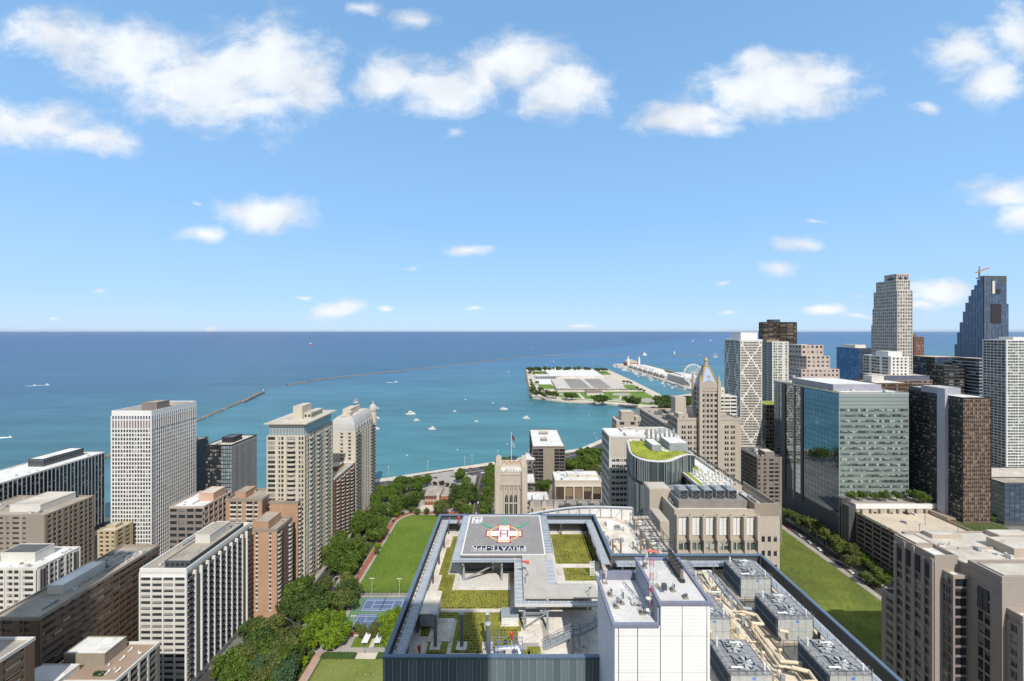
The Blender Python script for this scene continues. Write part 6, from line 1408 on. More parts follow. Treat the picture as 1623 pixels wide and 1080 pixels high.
# blue stepped tower under construction: steps fall away to the left (north)
D0 = 800.0
pxs = [(1516.5,1623-54,600),(1516.9,0,545),(1521,0,527)]
bt = empty('stepped_blue_tower', (905,830,0), 'unfinished dark blue glass tower whose top descends in steps to the left', 'building')
sil = [(1513,546),(1517,527),(1521,511),(1526,494),(1530,480),(1535,469),(1539,459),(1544,452),(1548.5,443),(1553,437.5),(1557.5,437.5)]
XB = XD(1557.5, D0); frm = MB(); gls = MB(); zs_ = 3.9; rr = random.Random(60)
for (p, top), (p2, t2) in zip(sil, sil[1:]):
    ya, yb = XB*F/(p2-VX), XB*F/(p-VX); z1 = ZD(top, ya); xr_ = XD(1595.5, D0)
    frm.box(XB, xr_, ya, yb, 20, z1-.1, 0)
    for k in range(int((z1-90)/zs_)):
        for j in range(2): gls.box(XB-.25, XB-.02, ya+(yb-ya)*(j*.5+.06), ya+(yb-ya)*(j*.5+.44), 90+k*zs_+.25, 90+(k+1)*zs_-.25, 0, rr.random())
    frm.box(XB-.7, XB, ya-.2, ya+.2, 60, z1, 1)
for xa, xb, top in ((XB, XD(1566,D0), 437.5), (XD(1566,D0), XD(1581,D0), 441), (XD(1581,D0), XD(1591,D0), 446), (XD(1591,D0), XD(1595.5,D0), 482)):
    z1 = ZD(top, D0); frm.box(xa, xb, D0-3, D0, 20, z1-.1, 0); n = max(1, int((xb-xa)/3)); s_ = (xb-xa)/n
    for i in range(n):
        for k in range(int((z1-90)/zs_)):
            gls.box(xa+i*s_+.12, xa+(i+1)*s_-.12, D0-3.25, D0-3.02, 90+k*zs_+.2, 90+(k+1)*zs_-.2, 0, rr.random())
        if i % 2 == 0: frm.box(xa+i*s_-.15, xa+i*s_+.15, D0-3.7, D0-3, 60, z1, 1)
frm.build('frame', [M_dkgrey, M_steel], bt); gls.build('window', G_blue2, bt)['kind'] = 'stuff'
q = MB(); xa, xb = XD(1567,D0), XD(1583,D0)
q.box(xa,xb,D0-4.2,D0-3.3,ZD(513,D0),ZD(482,D0),0); q.box(XD(1569,D0),XD(1573,D0),D0-4.3,D0-3.3,ZD(466,D0),ZD(446,D0),1); q.box(XD(1573,D0),XD(1582,D0),D0-4.3,D0-3.3,ZD(466,D0),ZD(459,D0),0); q.build('open_floors', [M_black, M_offw], bt)
# crane
k0 = Vector((XD(1571,D0),D0+20,ZD(440,D0))); cr_ = empty('tower_crane', k0, 'small orange tower crane on top of the stepped blue tower', 'crane')
b = MB(); b.beam(k0, k0+Vector((0,0,18)), 2.2); b.box(k0.x-4,k0.x+4,k0.y-3,k0.y+3,k0.z,k0.z+2); b.build('mast', M_steel, cr_); b = MB(); b.beam(k0+Vector((-7,0,12)), k0+Vector((19,0,22)), 1.8); b.build('jib', M_orangec, cr_); b = MB(); b.beam(k0+Vector((0,0,16)), k0+Vector((-.5,0,25)), 1.2); b.build('cab', M_orangec, cr_)
# dark glass mid rises
B = Bld('dark_glass_midrise', 'dark glass office with a pale roof line, left of the white residential tower', 577,622,560,600,140.5, M_dkgrey, ph=.4, roof=M_roofl, seed=61); B.fac('W','w'*14,20,sp=.12,pw=.05,d=.12,glass=G_blue2,z0=60); B.fac('N','w'*10,20,sp=.12,pw=.05,d=.12,glass=G_dark,z0=60); B.done()
B = Bld('black_balcony_block', 'lower black block with glinting balconies at the left of the dark glass office', 562,590,535,555,131, M_black, ph=.6, roof=M_roofd, seed=62); B.fac('W','bbbb',16,sp=.2,pw=.08,glass=G_dark,bal=('box',1.2,M_taupe,M_dkgrey),z0=60); B.fac('N','w'*7,16,sp=.2,pw=.1,glass=G_dark,z0=60); B.done()
B = Bld('striped_dark_tower', 'black tower with fine white floor stripes, squeezed left of the white residential tower', 592,615,520,552,141, M_black, ph=.4, seed=63); B.fac('W','w'*6,24,sp=.25,pw=.0,d=.3,glass=G_dark,wall=M_grate,z0=40); B.fac('N','w'*8,24,sp=.25,pw=0,d=.3,glass=G_dark,wall=M_grate,z0=40); B.done()
B = Bld('white_residential_tower', 'broad white residential tower with continuous window bands at the right edge', 518,560,430,451.5,167, M_white, ph=.8, roof=M_roofl, seed=64, z0=0)
B.b = MB(); B.b.box(518,560,430,451.5,0,B.zr)
B.fac('W','pggggpwwwwwwwwwww',47,sp=.34,pw=.07,d=.5,glass=G_green,z0=24,wall=M_white); B.fac('N','pwwwwwwp',47,sp=.3,pw=.1,d=.4,glass=G_dark,z0=24,wall=M_offw); B.corners(.8)
B.pent(.3,.9,.2,.8,3,M_white); B.done()
B = Bld('glass_podium', 'low glass podium with a planted roof at the foot of the white residential tower', 458,540,398,428,34, M_dkgrey, ph=.8, roof=M_roofl, seed=65); B.fac('W','w'*24,7,sp=.1,pw=.05,d=.15,glass=G_grey); B.fac('N','w'*10,7,sp=.2,pw=0,d=.2,glass=G_teal,wall=M_steel); B.done()
B = Bld('dark_glass_podium', 'squat dark blue glass block at the right edge, below the white residential tower', 444,520,370,385,39, M_dkgrey, ph=.8, roof=M_roofg, seed=66); B.fac('W','w'*16,9,sp=.2,pw=.05,d=.15,glass=G_blue2); B.fac('N','w'*8,9,sp=.3,pw=0,d=.2,glass=G_teal,wall=M_steel); B.done()
# mirrored office
B = Bld('mirror_glass_office', 'large office block with a mirrored glass side and pale green banded front', 265,321,332.5,415,126, M_dkgrey, ph=.7, roof=M_roofw, seed=67, coping=M_grate)
B.fac('N','w'*22,22,sp=.06,pw=.03,d=.06,pd=.01,glass=G_mirror,z0=26,z1=124.4,wall=M_dkgrey)
for ya, yb, mm in ((397.5,402.5,M_dkgrey),(384.5,386,M_steel),(373.5,376,M_dkgrey)): B.fbox('N', ya, yb, 20, 125.2, .05, .8, B.mi(mm))
B.fac('W','w'*26,16,sp=.5,pw=.05,d=.15,pd=.02,glass=glassmat('office band window',(.02,.03,.03),(.10,.13,.13),(.33,.38,.35),rough=.12,t1=.35,t2=.55),z0=42,z1=113,wall=mat('glazed green band',(.20,.235,.225),.25,.06,.1,spec=.6))
k = B.mi(mat('pale top band',(.24,.285,.275),.3,.04,.1,spec=.6)); B.b.box(265,321,332.25,332.5,113.4,125,k); [B.b.box(265,321,332.2,332.25,z,z+.3,0) for z in (116,119,122)]
B.b.box(265,321,332.2,332.5,34,41.6,k); B.corners(.2, m=M_grate)
B.pent(.12,.85,.18,.8,5.2, mat('lilac screen',(.30,.30,.36),.5), M_roofw); B.clutter(30, 68, c=.02, d_=.98, sc_=1.4)
q = MB(); q.box(266,320,333.2,339,125.35,125.5); q.box(266,273,339.2,412,125.35,125.5); q.build('green_roof_bed', M_greenroof, B.root)
for i in range(3): q = MB(); q.tube((272+i*2,395+i*4,125.4),(272+i*2,395+i*4,133),.35,n=8); q.build('chimney', M_offw, B.root)
B.done()
# black tower with white fin and curved corner
B = Bld('black_bronze_tower', 'black tower with a tall pale fin on its side and a sunlit bronze glass front', 329.5,350,300,341,127.5, M_black, ph=.5, roof=M_roofw, seed=69)
B.fac('N','w'*24,40,sp=.35,pw=.12,d=.12,pd=.08,glass=G_dark,z0=6,z1=126); B.fac('W','w'*14,40,sp=.3,pw=.14,d=.15,pd=.1,glass=G_bronze,z0=6,z1=126,pier=M_taupe,wall=M_brown)
B.corners(.25)
q = MB(); q.box(326.8,329.4,309.8,315.6,0,132.5); q.build('side_fin', mat('lilac fin',(.36,.37,.44),.6,.05,.1), B.root); B.pent(.0,.8,.4,.75,5,MATS['lilac screen']); B.pent(.0,.9,.75,1.0,3,M_dkgrey); B.done()
B = Bld('dark_flat_block', 'dark roofed block with a grey screen seen over the mirrored office', 378,430,420,450,126, M_taupe, ph=.6, roof=M_roofw, seed=70); B.fac('W','w'*18,20,sp=.4,pw=.1,glass=G_bronze,z0=60); B.pent(.02,.98,.05,.9,4.5,mat('navy screen',(.10,.11,.16))); B.clutter(6,3,sc_=1.5); B.done()
B = Bld('brown_flat_block', 'low brown topped block with a vent cube behind the black bronze tower', 330,362,372,395,129, M_brown, ph=.6, roof=M_roofw, seed=71); B.fac('W','w'*16,20,sp=.3,pw=.14,glass=G_bronze,z0=60); B.pent(.0,.35,.2,.6,6,M_offw); B.done()
# shaded block at the foot of the gilded and lattice towers
B = Bld('shaded_grey_block', 'grey brown mid rise block in shade between the gilded tower and the mirrored office', 202,222,338,369,72, M_taupe, ph=.8, roof=M_roofd, seed=72); B.fac('N','w'*14,20,sp=.42,pw=.14,glass=G_dark); B.fac('W','nsnswws',20,sp=.42,pw=.2,glass=G_dark); B.pent(.4,.8,.1,.4,4,M_taupe); B.clutter(12,5,sc_=1.5); B.done()
B = Bld('white_fire_stair_house', 'small pale banded building glimpsed behind the gilded tower', 170,186,340,352,122, M_offw, ph=.5, seed=73); B.fac('W','www',24,sp=.5,pw=.1,z0=50); B.done()

# ---------------------------------------------------------------- parking garage
gx0, gx1, gy0, gy1 = 266, 352, 205, 317.5
pg = empty('parking_garage', (300,265,0), 'multi storey concrete car park with a pale open top deck', 'building')
b = MB(); b.box(gx0+.6,gx1,gy0,gy1,0,2)
for k in range(9):
    z = 2.6+k*3.65; b.box(gx0,gx1,gy0,gy1,z,z+.45,0); b.box(gx0-.12,gx0+.15,gy0,gy1,z+.45,z+1.45,0)
b.box(gx0+9,gx1-1,gy0+1,gy1-1,0,34.2,1)
b.build('deck', [M_taupe, M_black], pg)
b = MB(); b.sheet([(gx0+.2,gy0),(gx1,gy0),(gx1,gy1),(gx0+.2,gy1)], 35.5-3.2+2.0); b.sheet([(gx0+.2,gy0),(gx1,gy0),(gx1,gy1),(gx0+.2,gy1)], 34.9); b.build('top_deck', mat('garage deck',(.52,.45,.36),.9,.12,.06), pg)
for i in range(17):
    y = gy0+1+i*6.9; b = MB(); b.box(gx0-.35,gx0+.3,y-.35,y+.35,0,36.6); b.build('column', M_taupe, pg)
for xa, xb in ((gx0-.1,gx0+.25),(gx1-.3,gx1)): b = MB(); b.box(xa,xb,gy0,gy1,34.9,36.1); b.build('parapet', M_beige, pg)
b = MB(); rr = random.Random(9)
b.box(gx0+.3,gx0+1.5,gy0,gy1,34.95,35.7)
for i in range(2600):
    c = Vector((rr.uniform(gx0+.1,gx0+1.8), rr.uniform(gy0,gy1), rr.uniform(35.3,36.3))); u = Vector((rr.gauss(0,1),rr.gauss(0,1),rr.gauss(0,1))).normalized()*.22; v = u.cross(Vector((.3,.8,.5)))
    b.add([tuple(c-u-v),tuple(c+u-v),tuple(c+u+v),tuple(c-u+v)], [(0,1,2,3)], 0, rr.random())
b.build('edge_planting', MATS['hedge leaves'], pg)
b = MB(); b.box(gx0-5.5,gx0+.5,gy1,gy1+7,0,40); b.box(gx0-5.6,gx0+.6,gy1-.1,gy1+7.1,39.2,40.2)
b.build('stair_tower', M_dkgrey, pg)
b = MB(); b.box(gx0,gx1-14,gy1+.1,gy1+14.5,0,41.6,0); b.box(gx0-.3,gx1-14,gy1-.4,gy1+1.2,38.6,42.0,1); b.build('podium', [M_beige, M_white], pg)
for i in range(10):
    x = gx0+4+i*7; b = MB(); b.box(x-.5,x+.5,gy1-1.4,gy1-.4,34.9,38.6); b.build('podium_column', M_tan, pg)
b = MB(); b.sheet([(gx0+.3,gy1+1.3),(gx1-14.3,gy1+1.3),(gx1-14.3,gy1+14.4),(gx0+.3,gy1+14.4)],41.64); b.build('podium_terrace', M_pave, pg)
b = MB(); b.box(322,352,gy1-14,gy1+2,34.9,37.5); b.box(321,322,gy1-40,gy1-3,34.9,36.6,1); b.box(322,352,gy1-45,gy1-14.2,34.95,36.0,2); b.build('ramp_walls', [M_tan,M_tan,MATS['planting bed'] if 'planting bed' in MATS else M_under], pg)
for li,(x,y) in enumerate(((300,298),(313,288),(283,285),(330,283),(300,270),(345,262),(285,258),(320,250),(340,236),(290,240))):
    r = empty('deck_lamp', (x,y,34.9), 'slim double lamp post on the car park deck, %s nearest'%ordw(1+sorted([298,288,285.5,283,270,262,258,250,236,240.5]).index({0:298,1:288,2:285.5,3:283,4:270,5:262,6:258,7:250,8:236,9:240.5}[li])), 'lamp post', 'lamp posts on the car park deck'); b = MB(); b.tube((x,y,34.9),(x,y,41.5),.13,n=6); b.build('pole', M_dkgrey, r); b = MB(); b.box(x-1,x+1,y-.15,y+.15,41.4,41.6); b.build('lamp_head', M_dkgrey, r)
for x,y,a,c,h in ((292,262,16,1,1.1),(306,274,1,12,1.1),(318,230,16,10,2.6),(300,244,6,6,2.4),(338,222,14,12,3.2)):
    b = MB(); b.box(x,x+a,y,y+c,34.95,34.95+h,0); b.box(x+.2,x+a-.2,y+.2,y+c-.2,34.95+h,35+h,1); b.build('stair_box', [M_beige, M_roofg], pg)

# ---------------------------------------------------------------- right foreground apartment block (north side in shade)
def rwing(lb, x0, x1, y0, y1, z1, ps, pwst, seed, nz, own=None, **k):
    B = Bld('stone_apartment_block', lb, x0, x1, y0, y1, z1, M_rst, ph=1.5, roof=M_roofw, seed=seed, group='stone clad apartment wings')
    B.fac('N', ps, nz, sp=k.get('sp',.3), pw=.06, d=.5, glass=k.get('gl',G_win), mv=k.get('mv',1), frame=M_offw, z0=4, z1=z1-k.get('top',9))
    B.fac('W', pwst, nz, sp=.4, pw=.1, d=.4, glass=G_dark, mv=1, z0=4, z1=z1-k.get('top',9))
    B.b.box(x0,x1,y0-.4,y0,z1-k.get('top',9),B.zr-.4,0)
    return B
M_rst = mat('ribbed taupe stone', (.315,.275,.24), .85, .07, .1, streak=1)
B = rwing('taupe stone apartment wing with tall grooved window bays, nearest to the car park', 154.5,162.6,150,165.5,94,'sWsWsWsWs','SSS',80,22,top=10)
for i in range(4):
    u = 151.6+i*3.75; q = MB(); [q.box(154.0,154.45,u+j*.42,u+j*.42+.22,84.5,89.5+(1.2 if i in (1,2) else 0)) for j in range(4)]; q.build('louvre_grille', M_dkgrey, B.root)
B.b.box(154.0,154.5,150,165.5,91,92.3,0); B.corners(.55)
for u, hh_ in ((150.1,92.6),(153.3,91.5),(157.1,93.4),(160.7,93.4),(164.4,91.5)): B.b.box(153.45,154.0,u-.3,u+.75,0,hh_,0)
B.pent(.1,.9,.5,.98,1.6); B.done()
B = Bld('broad_pale_roof', 'wide pale roofed main part of the stone apartment block behind its front wings', 162.9,300,146.3,171,92.5, M_rst, ph=.6, roof=M_roofl, seed=81); B.fac('W','s'*9,6,z0=4); B.clutter(18,4,sc_=1.0,a=.02,b=.5)
for x,y,w_,d_,h_ in ((186,152,22,9,3.4),(232,150,30,12,3),(170,166,12,4,1.6),(196,165,14,5,1.8),(222,166,9,4,3.2)): q = MB(); q.box(x,x+w_,y,y+d_,91.9,91.9+h_); q.box(x+.3,x+w_-.3,y+.3,y+d_-.3,91.9+h_,92+h_,1); q.build('penthouse', [M_beige,M_roofl], B.root)
q = MB(); q.box(172,300,158,158.5,91.9,92.6); q.box(200,200.5,146.6,157.9,91.9,92.5); q.build('roof_kerb', M_beige, B.root)
B.done()
B = Bld('stone_apartment_bay', 'recessed dark bay of the stone apartment block between its two big wings', 157.2,172,146.2,149.8,89, M_rst, ph=.8, roof=M_roofw, seed=82, group='stone clad apartment wings'); B.fac('W','wsws',24,sp=.2,pw=.1,d=.3,glass=G_solid,z0=4,wall=M_taupe); B.fac('N','wW',24,sp=.25,pw=.1,d=.4,glass=G_win,z0=4,frame=M_offw,mv=1,wall=M_taupe); B.corners(.4); B.done()
B = rwing('large taupe stone wing with a blank side and one tall dark window strip', 162.7,235,136.3,146,94.5,'SSWWSS','SSSSSSSS',83,20,top=7,sp=.14,gl=G_dark,mv=0)
q = MB(); [q.box(162.05,162.65,139.9+j*1.5,141.2+j*1.5,80,87.2) for j in range(2)]; q.build('louvre_grille', M_dkgrey, B.root)
B.corners(.55); B.pent(.03,.9,.1,.9,.8); B.clutter(6,5); B.done()
B = rwing('small low stone block with a lit top, at the right edge of the picture', 164,190,131.8,135.7,84.4,'sws','swsws',84,20,top=4); B.corners(.55); B.done()
B = Bld('stone_apartment_annex', 'lower annex of the stone apartment block stepping down to the street trees', 157.5,175,166,174.6,66.4, M_rst, ph=1, roof=M_roofd, seed=85, group='stone clad apartment wings'); B.fac('N','sws',17,sp=.4,pw=.12,d=.3,glass=G_green,mv=1,z0=4); B.fac('W','ss',2,z0=4); B.done()

# towers behind and beside the viewpoint that throw the long shadows over the near roofs
def caster(lb, x0, x1, y0, y1, z):
    B = Bld('city_tower', lb, x0, x1, y0, y1, z, M_taupe, seed=int(abs(x1)), group='towers beside the viewpoint'); B.fac('E','w'*8,int(z/8),sp=.4,pw=.2); B.done()
caster('dark city tower directly behind the viewpoint, out of the picture', -46,15.4,-42,-13,221)
caster('narrow city tower beyond the left edge of the picture', -176,-159,44,60,226)
HAZE = 5e-6
# ---------------------------------------------------------------- trees
def leafmat(name, a, b, c):
    m = bpy.data.materials.new(name); m.use_nodes = True; n_ = m.node_tree.nodes; l_ = m.node_tree.links; p = n_['Principled BSDF']
    p.inputs['Roughness'].default_value = .7; p.inputs['Specular IOR Level'].default_value = .25
    at = n_.new('ShaderNodeAttribute'); at.attribute_name = 'rnd'; oi = n_.new('ShaderNodeObjectInfo')
    r = n_.new('ShaderNodeValToRGB'); e = r.color_ramp.elements; e[0].color = (*a, 1); e[1].color = (*c, 1); x = e.new(.5); x.color = (*b, 1); l_.new(at.outputs['Fac'], r.inputs[0])
    q = n_.new('ShaderNodeMapRange'); l_.new(oi.outputs['Random'], q.inputs[0]); q.inputs[3].default_value = .82; q.inputs[4].default_value = 1.2
    s = n_.new('ShaderNodeVectorMath'); s.operation = 'SCALE'; l_.new(r.outputs[0], s.inputs[0]); l_.new(q.outputs[0], s.inputs['Scale']); l_.new(s.outputs[0], p.inputs['Base Color'])
    tr = n_.new('ShaderNodeBsdfTranslucent'); s2 = n_.new('ShaderNodeVectorMath'); s2.operation = 'MULTIPLY'; s2.inputs[1].default_value = (1.1, 1.25, .6); l_.new(s.outputs[0], s2.inputs[0]); l_.new(s2.outputs[0], tr.inputs[0])
    ms = n_.new('ShaderNodeMixShader'); ms.inputs[0].default_value = .3; l_.new(p.outputs[0], ms.inputs[1]); l_.new(tr.outputs[0], ms.inputs[2]); l_.new(ms.outputs[0], n_['Material Output'].inputs[0])
    return m
LM = {'mid': leafmat('mid leaves', (.068,.112,.018), (.098,.150,.024), (.140,.195,.034)), 'dark': leafmat('dark leaves', (.052,.085,.020), (.072,.115,.026), (.100,.150,.036)),
      'bright': leafmat('bright leaves', (.115,.185,.014), (.155,.235,.018), (.205,.285,.026)), 'olive': leafmat('olive leaves', (.095,.118,.032), (.128,.155,.042), (.165,.190,.056)),
      'blue': leafmat('bluish leaves', (.048,.09,.045), (.068,.12,.055), (.09,.15,.07)), 'red': leafmat('plum leaves', (.06,.03,.02), (.08,.045,.03), (.10,.06,.035)), 'lime': leafmat('yellow green leaves', (.16,.22,.01), (.21,.28,.012), (.26,.33,.02))}
CR = {}
def crown_mesh(kind, v, npk=2100):
    key = (kind, v, npk)
    if key in CR: return CR[key]
    rr = random.Random(v*91+7); b = MB(); lobes = []
    nl = 24 if npk > 600 else 7
    for i in range(nl):
        t = rr.uniform(0, 2*math.pi); h = rr.uniform(-.55, .75); rad = math.sqrt(max(0.05, 1-h*h*.9))*rr.uniform(.3, .88)
        lobes.append((Vector((rad*math.cos(t), rad*math.sin(t), h*.72)), rr.uniform(.16, .38) if npk > 600 else rr.uniform(.26,.44), rr.random()))
    lobes.append((Vector((0,0,.2)), .45, .5)); lobes.append((Vector((0,0,-.1)), .42, .4))
    tot = sum(l[1]**2 for l in lobes)
    for c, r_, tone in lobes:
        n = int(npk*r_*r_/tot)
        for i in range(n):
            d = Vector((rr.gauss(0,1), rr.gauss(0,1), rr.gauss(.25,1))).normalized()
            p = c+d*r_*(rr.uniform(.72,1.08)); s_ = rr.uniform(.045,.085)*(1 if npk > 600 else 2.0)
            nrm = (d+Vector((rr.gauss(0,.55), rr.gauss(0,.55), rr.gauss(0,.55)))).normalized(); u = nrm.orthogonal().normalized(); w_ = nrm.cross(u); a = rr.uniform(0, 6.28)
            u2 = (u*math.cos(a)+w_*math.sin(a))*s_; w2 = nrm.cross(u2)*rr.uniform(.5,.9)
            b.add([tuple(p-u2-w2*.3), tuple(p-w2), tuple(p+u2-w2*.2), tuple(p+u2*.5+w2), tuple(p-u2*.5+w2)], [(0,1,2,3,4)], 0, min(1, max(0, tone*.62+rr.random()*.4)))
    me = mesh_only(b, 'crown', [LM[kind]]); CR[key] = me; return me
def trunk_mesh():
    b = MB(); b.tube((0,0,0),(0,0,.5),.035,.026,n=7)
    rr = random.Random(3)
    for i in range(6): t = i*1.05; h = .3+.05*i; b.tube((0,0,h),(.25*math.cos(t),.25*math.sin(t),h+.32),.016,.006,n=5)
    b.tube((0,0,.5),(.03,.02,.85),.024,.008,n=6)
    return mesh_only(b, 'trunk', [M_bark])
TRK = trunk_mesh()
treelist = {}
def tree(px, py, rp, grove, kind='mid', zb=0.0, ch=None, low=False, name='tree', squash=1.0):
    'px,py centre of the crown, rp crown radius in pixels, zb height of the ground it stands on'
    d = F*(H-zb)/(py-VY); r_ = rp*d/F; zc = zb+max(1.15*r_, 2.0)*squash; d = F*(H-zc)/(py-VY); r_ = rp*d/F*1.08
    x = (px-VX)*d/F; treelist.setdefault(grove, []).append((px, x, d, zb, r_, kind, low, name, squash))
Z4 = lambda a: (560+a[0]/6.75, 720+a[1]/6.75, a[2]/6.75)
for i, a in enumerate([(470,310,75),(540,285,62),(620,300,62),(700,285,72),(780,275,62),(400,370,65),(470,380,80),(540,360,50),(690,350,55),(620,350,40)]):
    tree(*Z4(a), 'grove between lakefront drive and field house', 'mid')
for i, a in enumerate([(270,400,85),(220,480,70),(330,440,70),(420,430,75),(470,500,85),(460,570,75),(250,560,80),(300,600,75),(200,640,75),(420,630,42)]):
    tree(*Z4(a), 'grove beside the domed cream tower', 'mid')
for i, a in enumerate([(60,680,90),(150,700,90),(180,770,95),(270,720,85),(300,800,80),(250,860,80),(60,770,85),(20,840,60),(170,850,70)]):
    tree(*Z4(a), 'row left of the red track', 'mid')
for a, k in (((630,495,80),'dark'),((740,440,42),'dark'),((660,440,45),'mid'),((940,560,82),'olive'),((1000,520,50),'dark'),((900,600,40),'dark')): tree(*Z4(a), 'group around the field house', k)
for a in [(1160,215,78),(1205,300,55),(1120,260,40)]: tree(*Z4(a), 'clump at the lake end of the avenue', 'mid')
for a, k in (((1210,330,60),'mid'),((1100,390,80),'dark'),((1190,390,85),'dark'),((1270,380,70),'dark'),((1100,470,80),'dark'),((1200,470,85),'dark'),((1280,460,60),'dark'),((1070,520,55),'dark'),((1130,540,75),'olive'),((1230,590,60),'mid'),((1180,590,50),'mid'),((1290,410,45),'mid')): tree(*Z4(a), 'dark grove left of the avenue', k)
for i, a in enumerate([(1560,95,50),(1480,170,75),(1450,220,70),(1490,270,70),(1440,310,65),(1480,350,60),(1430,400,72),(1470,450,60),(1400,470,60),(1450,520,60),(1390,560,65),(1440,600,60),(1380,620,50)]):
    tree(*Z4(a), 'row beside the gothic tower', 'mid')
for a, k in (((622,592,32),'mid'),((690,612,34),'mid'),((790,608,34),'mid'),((528,632,20),'dark'),((872,318,26),'red'),((950,312,32),'red'),((1005,328,24),'dark'),((262,985,36),'lime'),((468,638,36),'lime'),((248,1045,32),'mid'),((125,985,45),'mid'),((428,712,12),'dark'),((60,1000,60),'olive'),((100,930,40),'mid'),((30,930,50),'olive')): tree(*Z4(a), 'young ring round the lawn', k, name='young_tree')
Z5 = lambda a: (300+a[0]/4.697, 850+a[1]/4.697, a[2]/4.697)
for a in [(1060,110,85),(1120,50,80),(1190,110,90),(1110,180,90),(1200,200,80),(1250,150,60),(1080,210,70),(1180,250,60),(1010,140,50)]: tree(*Z5(a), 'grove by the condo entrance', 'mid')
for a, k in (((1310,90,32),'olive'),((1240,40,50),'olive')): tree(*Z5(a), 'grove by the condo entrance', k)
for a, k in (((860,360,72),'mid'),((770,430,85),'mid'),((740,520,75),'dark'),((860,480,95),'dark'),((930,440,85),'dark'),((1010,380,70),'olive'),((960,510,85),'dark'),((840,570,75),'dark'),((1030,470,60),'dark'),((900,560,70),'dark')): tree(*Z5(a), 'grove before the orange blocks', k)
for a, k in (((1160,350,72),'olive'),((1190,400,80),'dark'),((1230,400,60),'olive'),((1140,480,75),'olive'),((1200,470,70),'dark'),((1100,520,40),'olive')): tree(*Z5(a), 'clump at the corner of the courts', k)
for a in [(960,640,90),(930,720,95),(1010,740,85),(1090,640,85),(1110,710,90),(1060,770,70),(900,790,60),(1130,770,50)]: tree(*Z5(a), 'bright clump left of the courts', 'bright')
for a, k in (((450,700,80),'dark'),((520,680,80),'olive'),((600,680,90),'olive'),((650,650,60),'olive'),((700,760,80),'olive'),((780,730,60),'olive'),((520,770,90),'dark'),((600,790,80),'dark'),((820,800,60),'olive'),((760,820,70),'olive'),
             ((300,930,95),'mid'),((360,980,90),'mid'),((250,1000,70),'mid'),((300,1050,80),'mid'),((480,870,90),'olive'),((560,880,90),'mid'),((650,880,85),'olive'),((720,900,85),'mid'),((530,960,95),'blue'),((620,980,90),'olive'),((740,980,80),'blue'),((700,1040,80),'blue'),((560,1050,90),'olive'),((450,1010,80),'mid'),((470,940,70),'olive'),((850,850,50),'dark'),((800,860,60),'mid'),((740,1070,40),'lime'),((640,1060,70),'mid'),((780,940,40),'mid'),((640,720,55),'dark'),((720,660,40),'olive')): tree(*Z5(a), 'wood below the white balcony tower', k)
for a, k in (((1480,640,70),'bright'),((1520,580,55),'bright'),((1460,720,60),'bright'),((1500,790,50),'bright'),((1530,700,50),'bright'),((1480,770,45),'bright'),((1545,640,45),'bright')): tree(*Z5(a), 'bright clump between courts and hospital', k)
for a, k in (((1270,690,42),'olive'),((1290,720,34),'olive'),((1360,690,46),'olive'),((1380,720,36),'olive'),((850,940,35),'lime'),((905,870,22),'olive')): tree(*Z5(a), 'small group by the white canopies', k, name='young_tree')
Z6 = lambda a: (1200+a[0]/4.697, 770+a[1]/4.697, a[2]/4.697)
for a in [(170,160,38),(200,200,48),(290,240,52),(325,280,40),(400,280,55),(430,325,44),(500,350,58),(540,395,42),(610,430,56),(650,475,52),(715,490,58),(700,560,50),(745,560,38),(600,480,36),(825,555,48),(865,600,44),(820,680,42),(905,650,50),(945,700,48),(975,650,36),(900,730,30)]: tree(*Z6(a), 'street row before the car park', 'olive' if a[0] % 3 else 'mid', squash=1.35)
for a in [(20,50,35),(60,75,30)]: tree(*Z6(a), 'pair behind the concrete block', 'mid')
for a, k in (((695,72,35),'mid'),((783,75,35),'mid'),((873,77,31),'mid'),((955,74,40),'mid'),((1040,75,34),'mid'),((1160,65,36),'mid'),((1205,75,48),'mid'),((1240,85,40),'mid')): tree(*Z6(a), 'row on the office terrace', k, zb=41.7, name='terrace_tree')
Z7 = lambda a: (800+a[0]/4.697, 550+a[1]/4.697, a[2]/4.697)
for a, k in (((480,870,60),'mid'),((510,890,60),'mid'),((590,800,62),'mid'),((620,860,62),'mid'),((680,790,55),'mid'),((690,850,60),'mid'),((560,850,50),'mid'),((600,910,50),'mid'),((640,920,40),'olive'),((705,920,32),'olive'),((720,800,40),'mid')): tree(*Z7(a), 'bank right of the dark window office', k)
for a in [(230,1030,45),(300,1035,50),(330,1010,30),(215,1060,25)]: tree(*Z7(a), 'courtyard behind the gothic wing', 'mid', zb=14)
for a, k in (((20,850,40),'mid'),((60,840,35),'mid')): tree(*Z7(a), 'pair behind the gothic tower', k)
for a in [(1568,822,7),(1574,818,7),(1583,836,8),(1590,840,6)]: tree(*a, 'group right of the black bronze tower', 'mid')
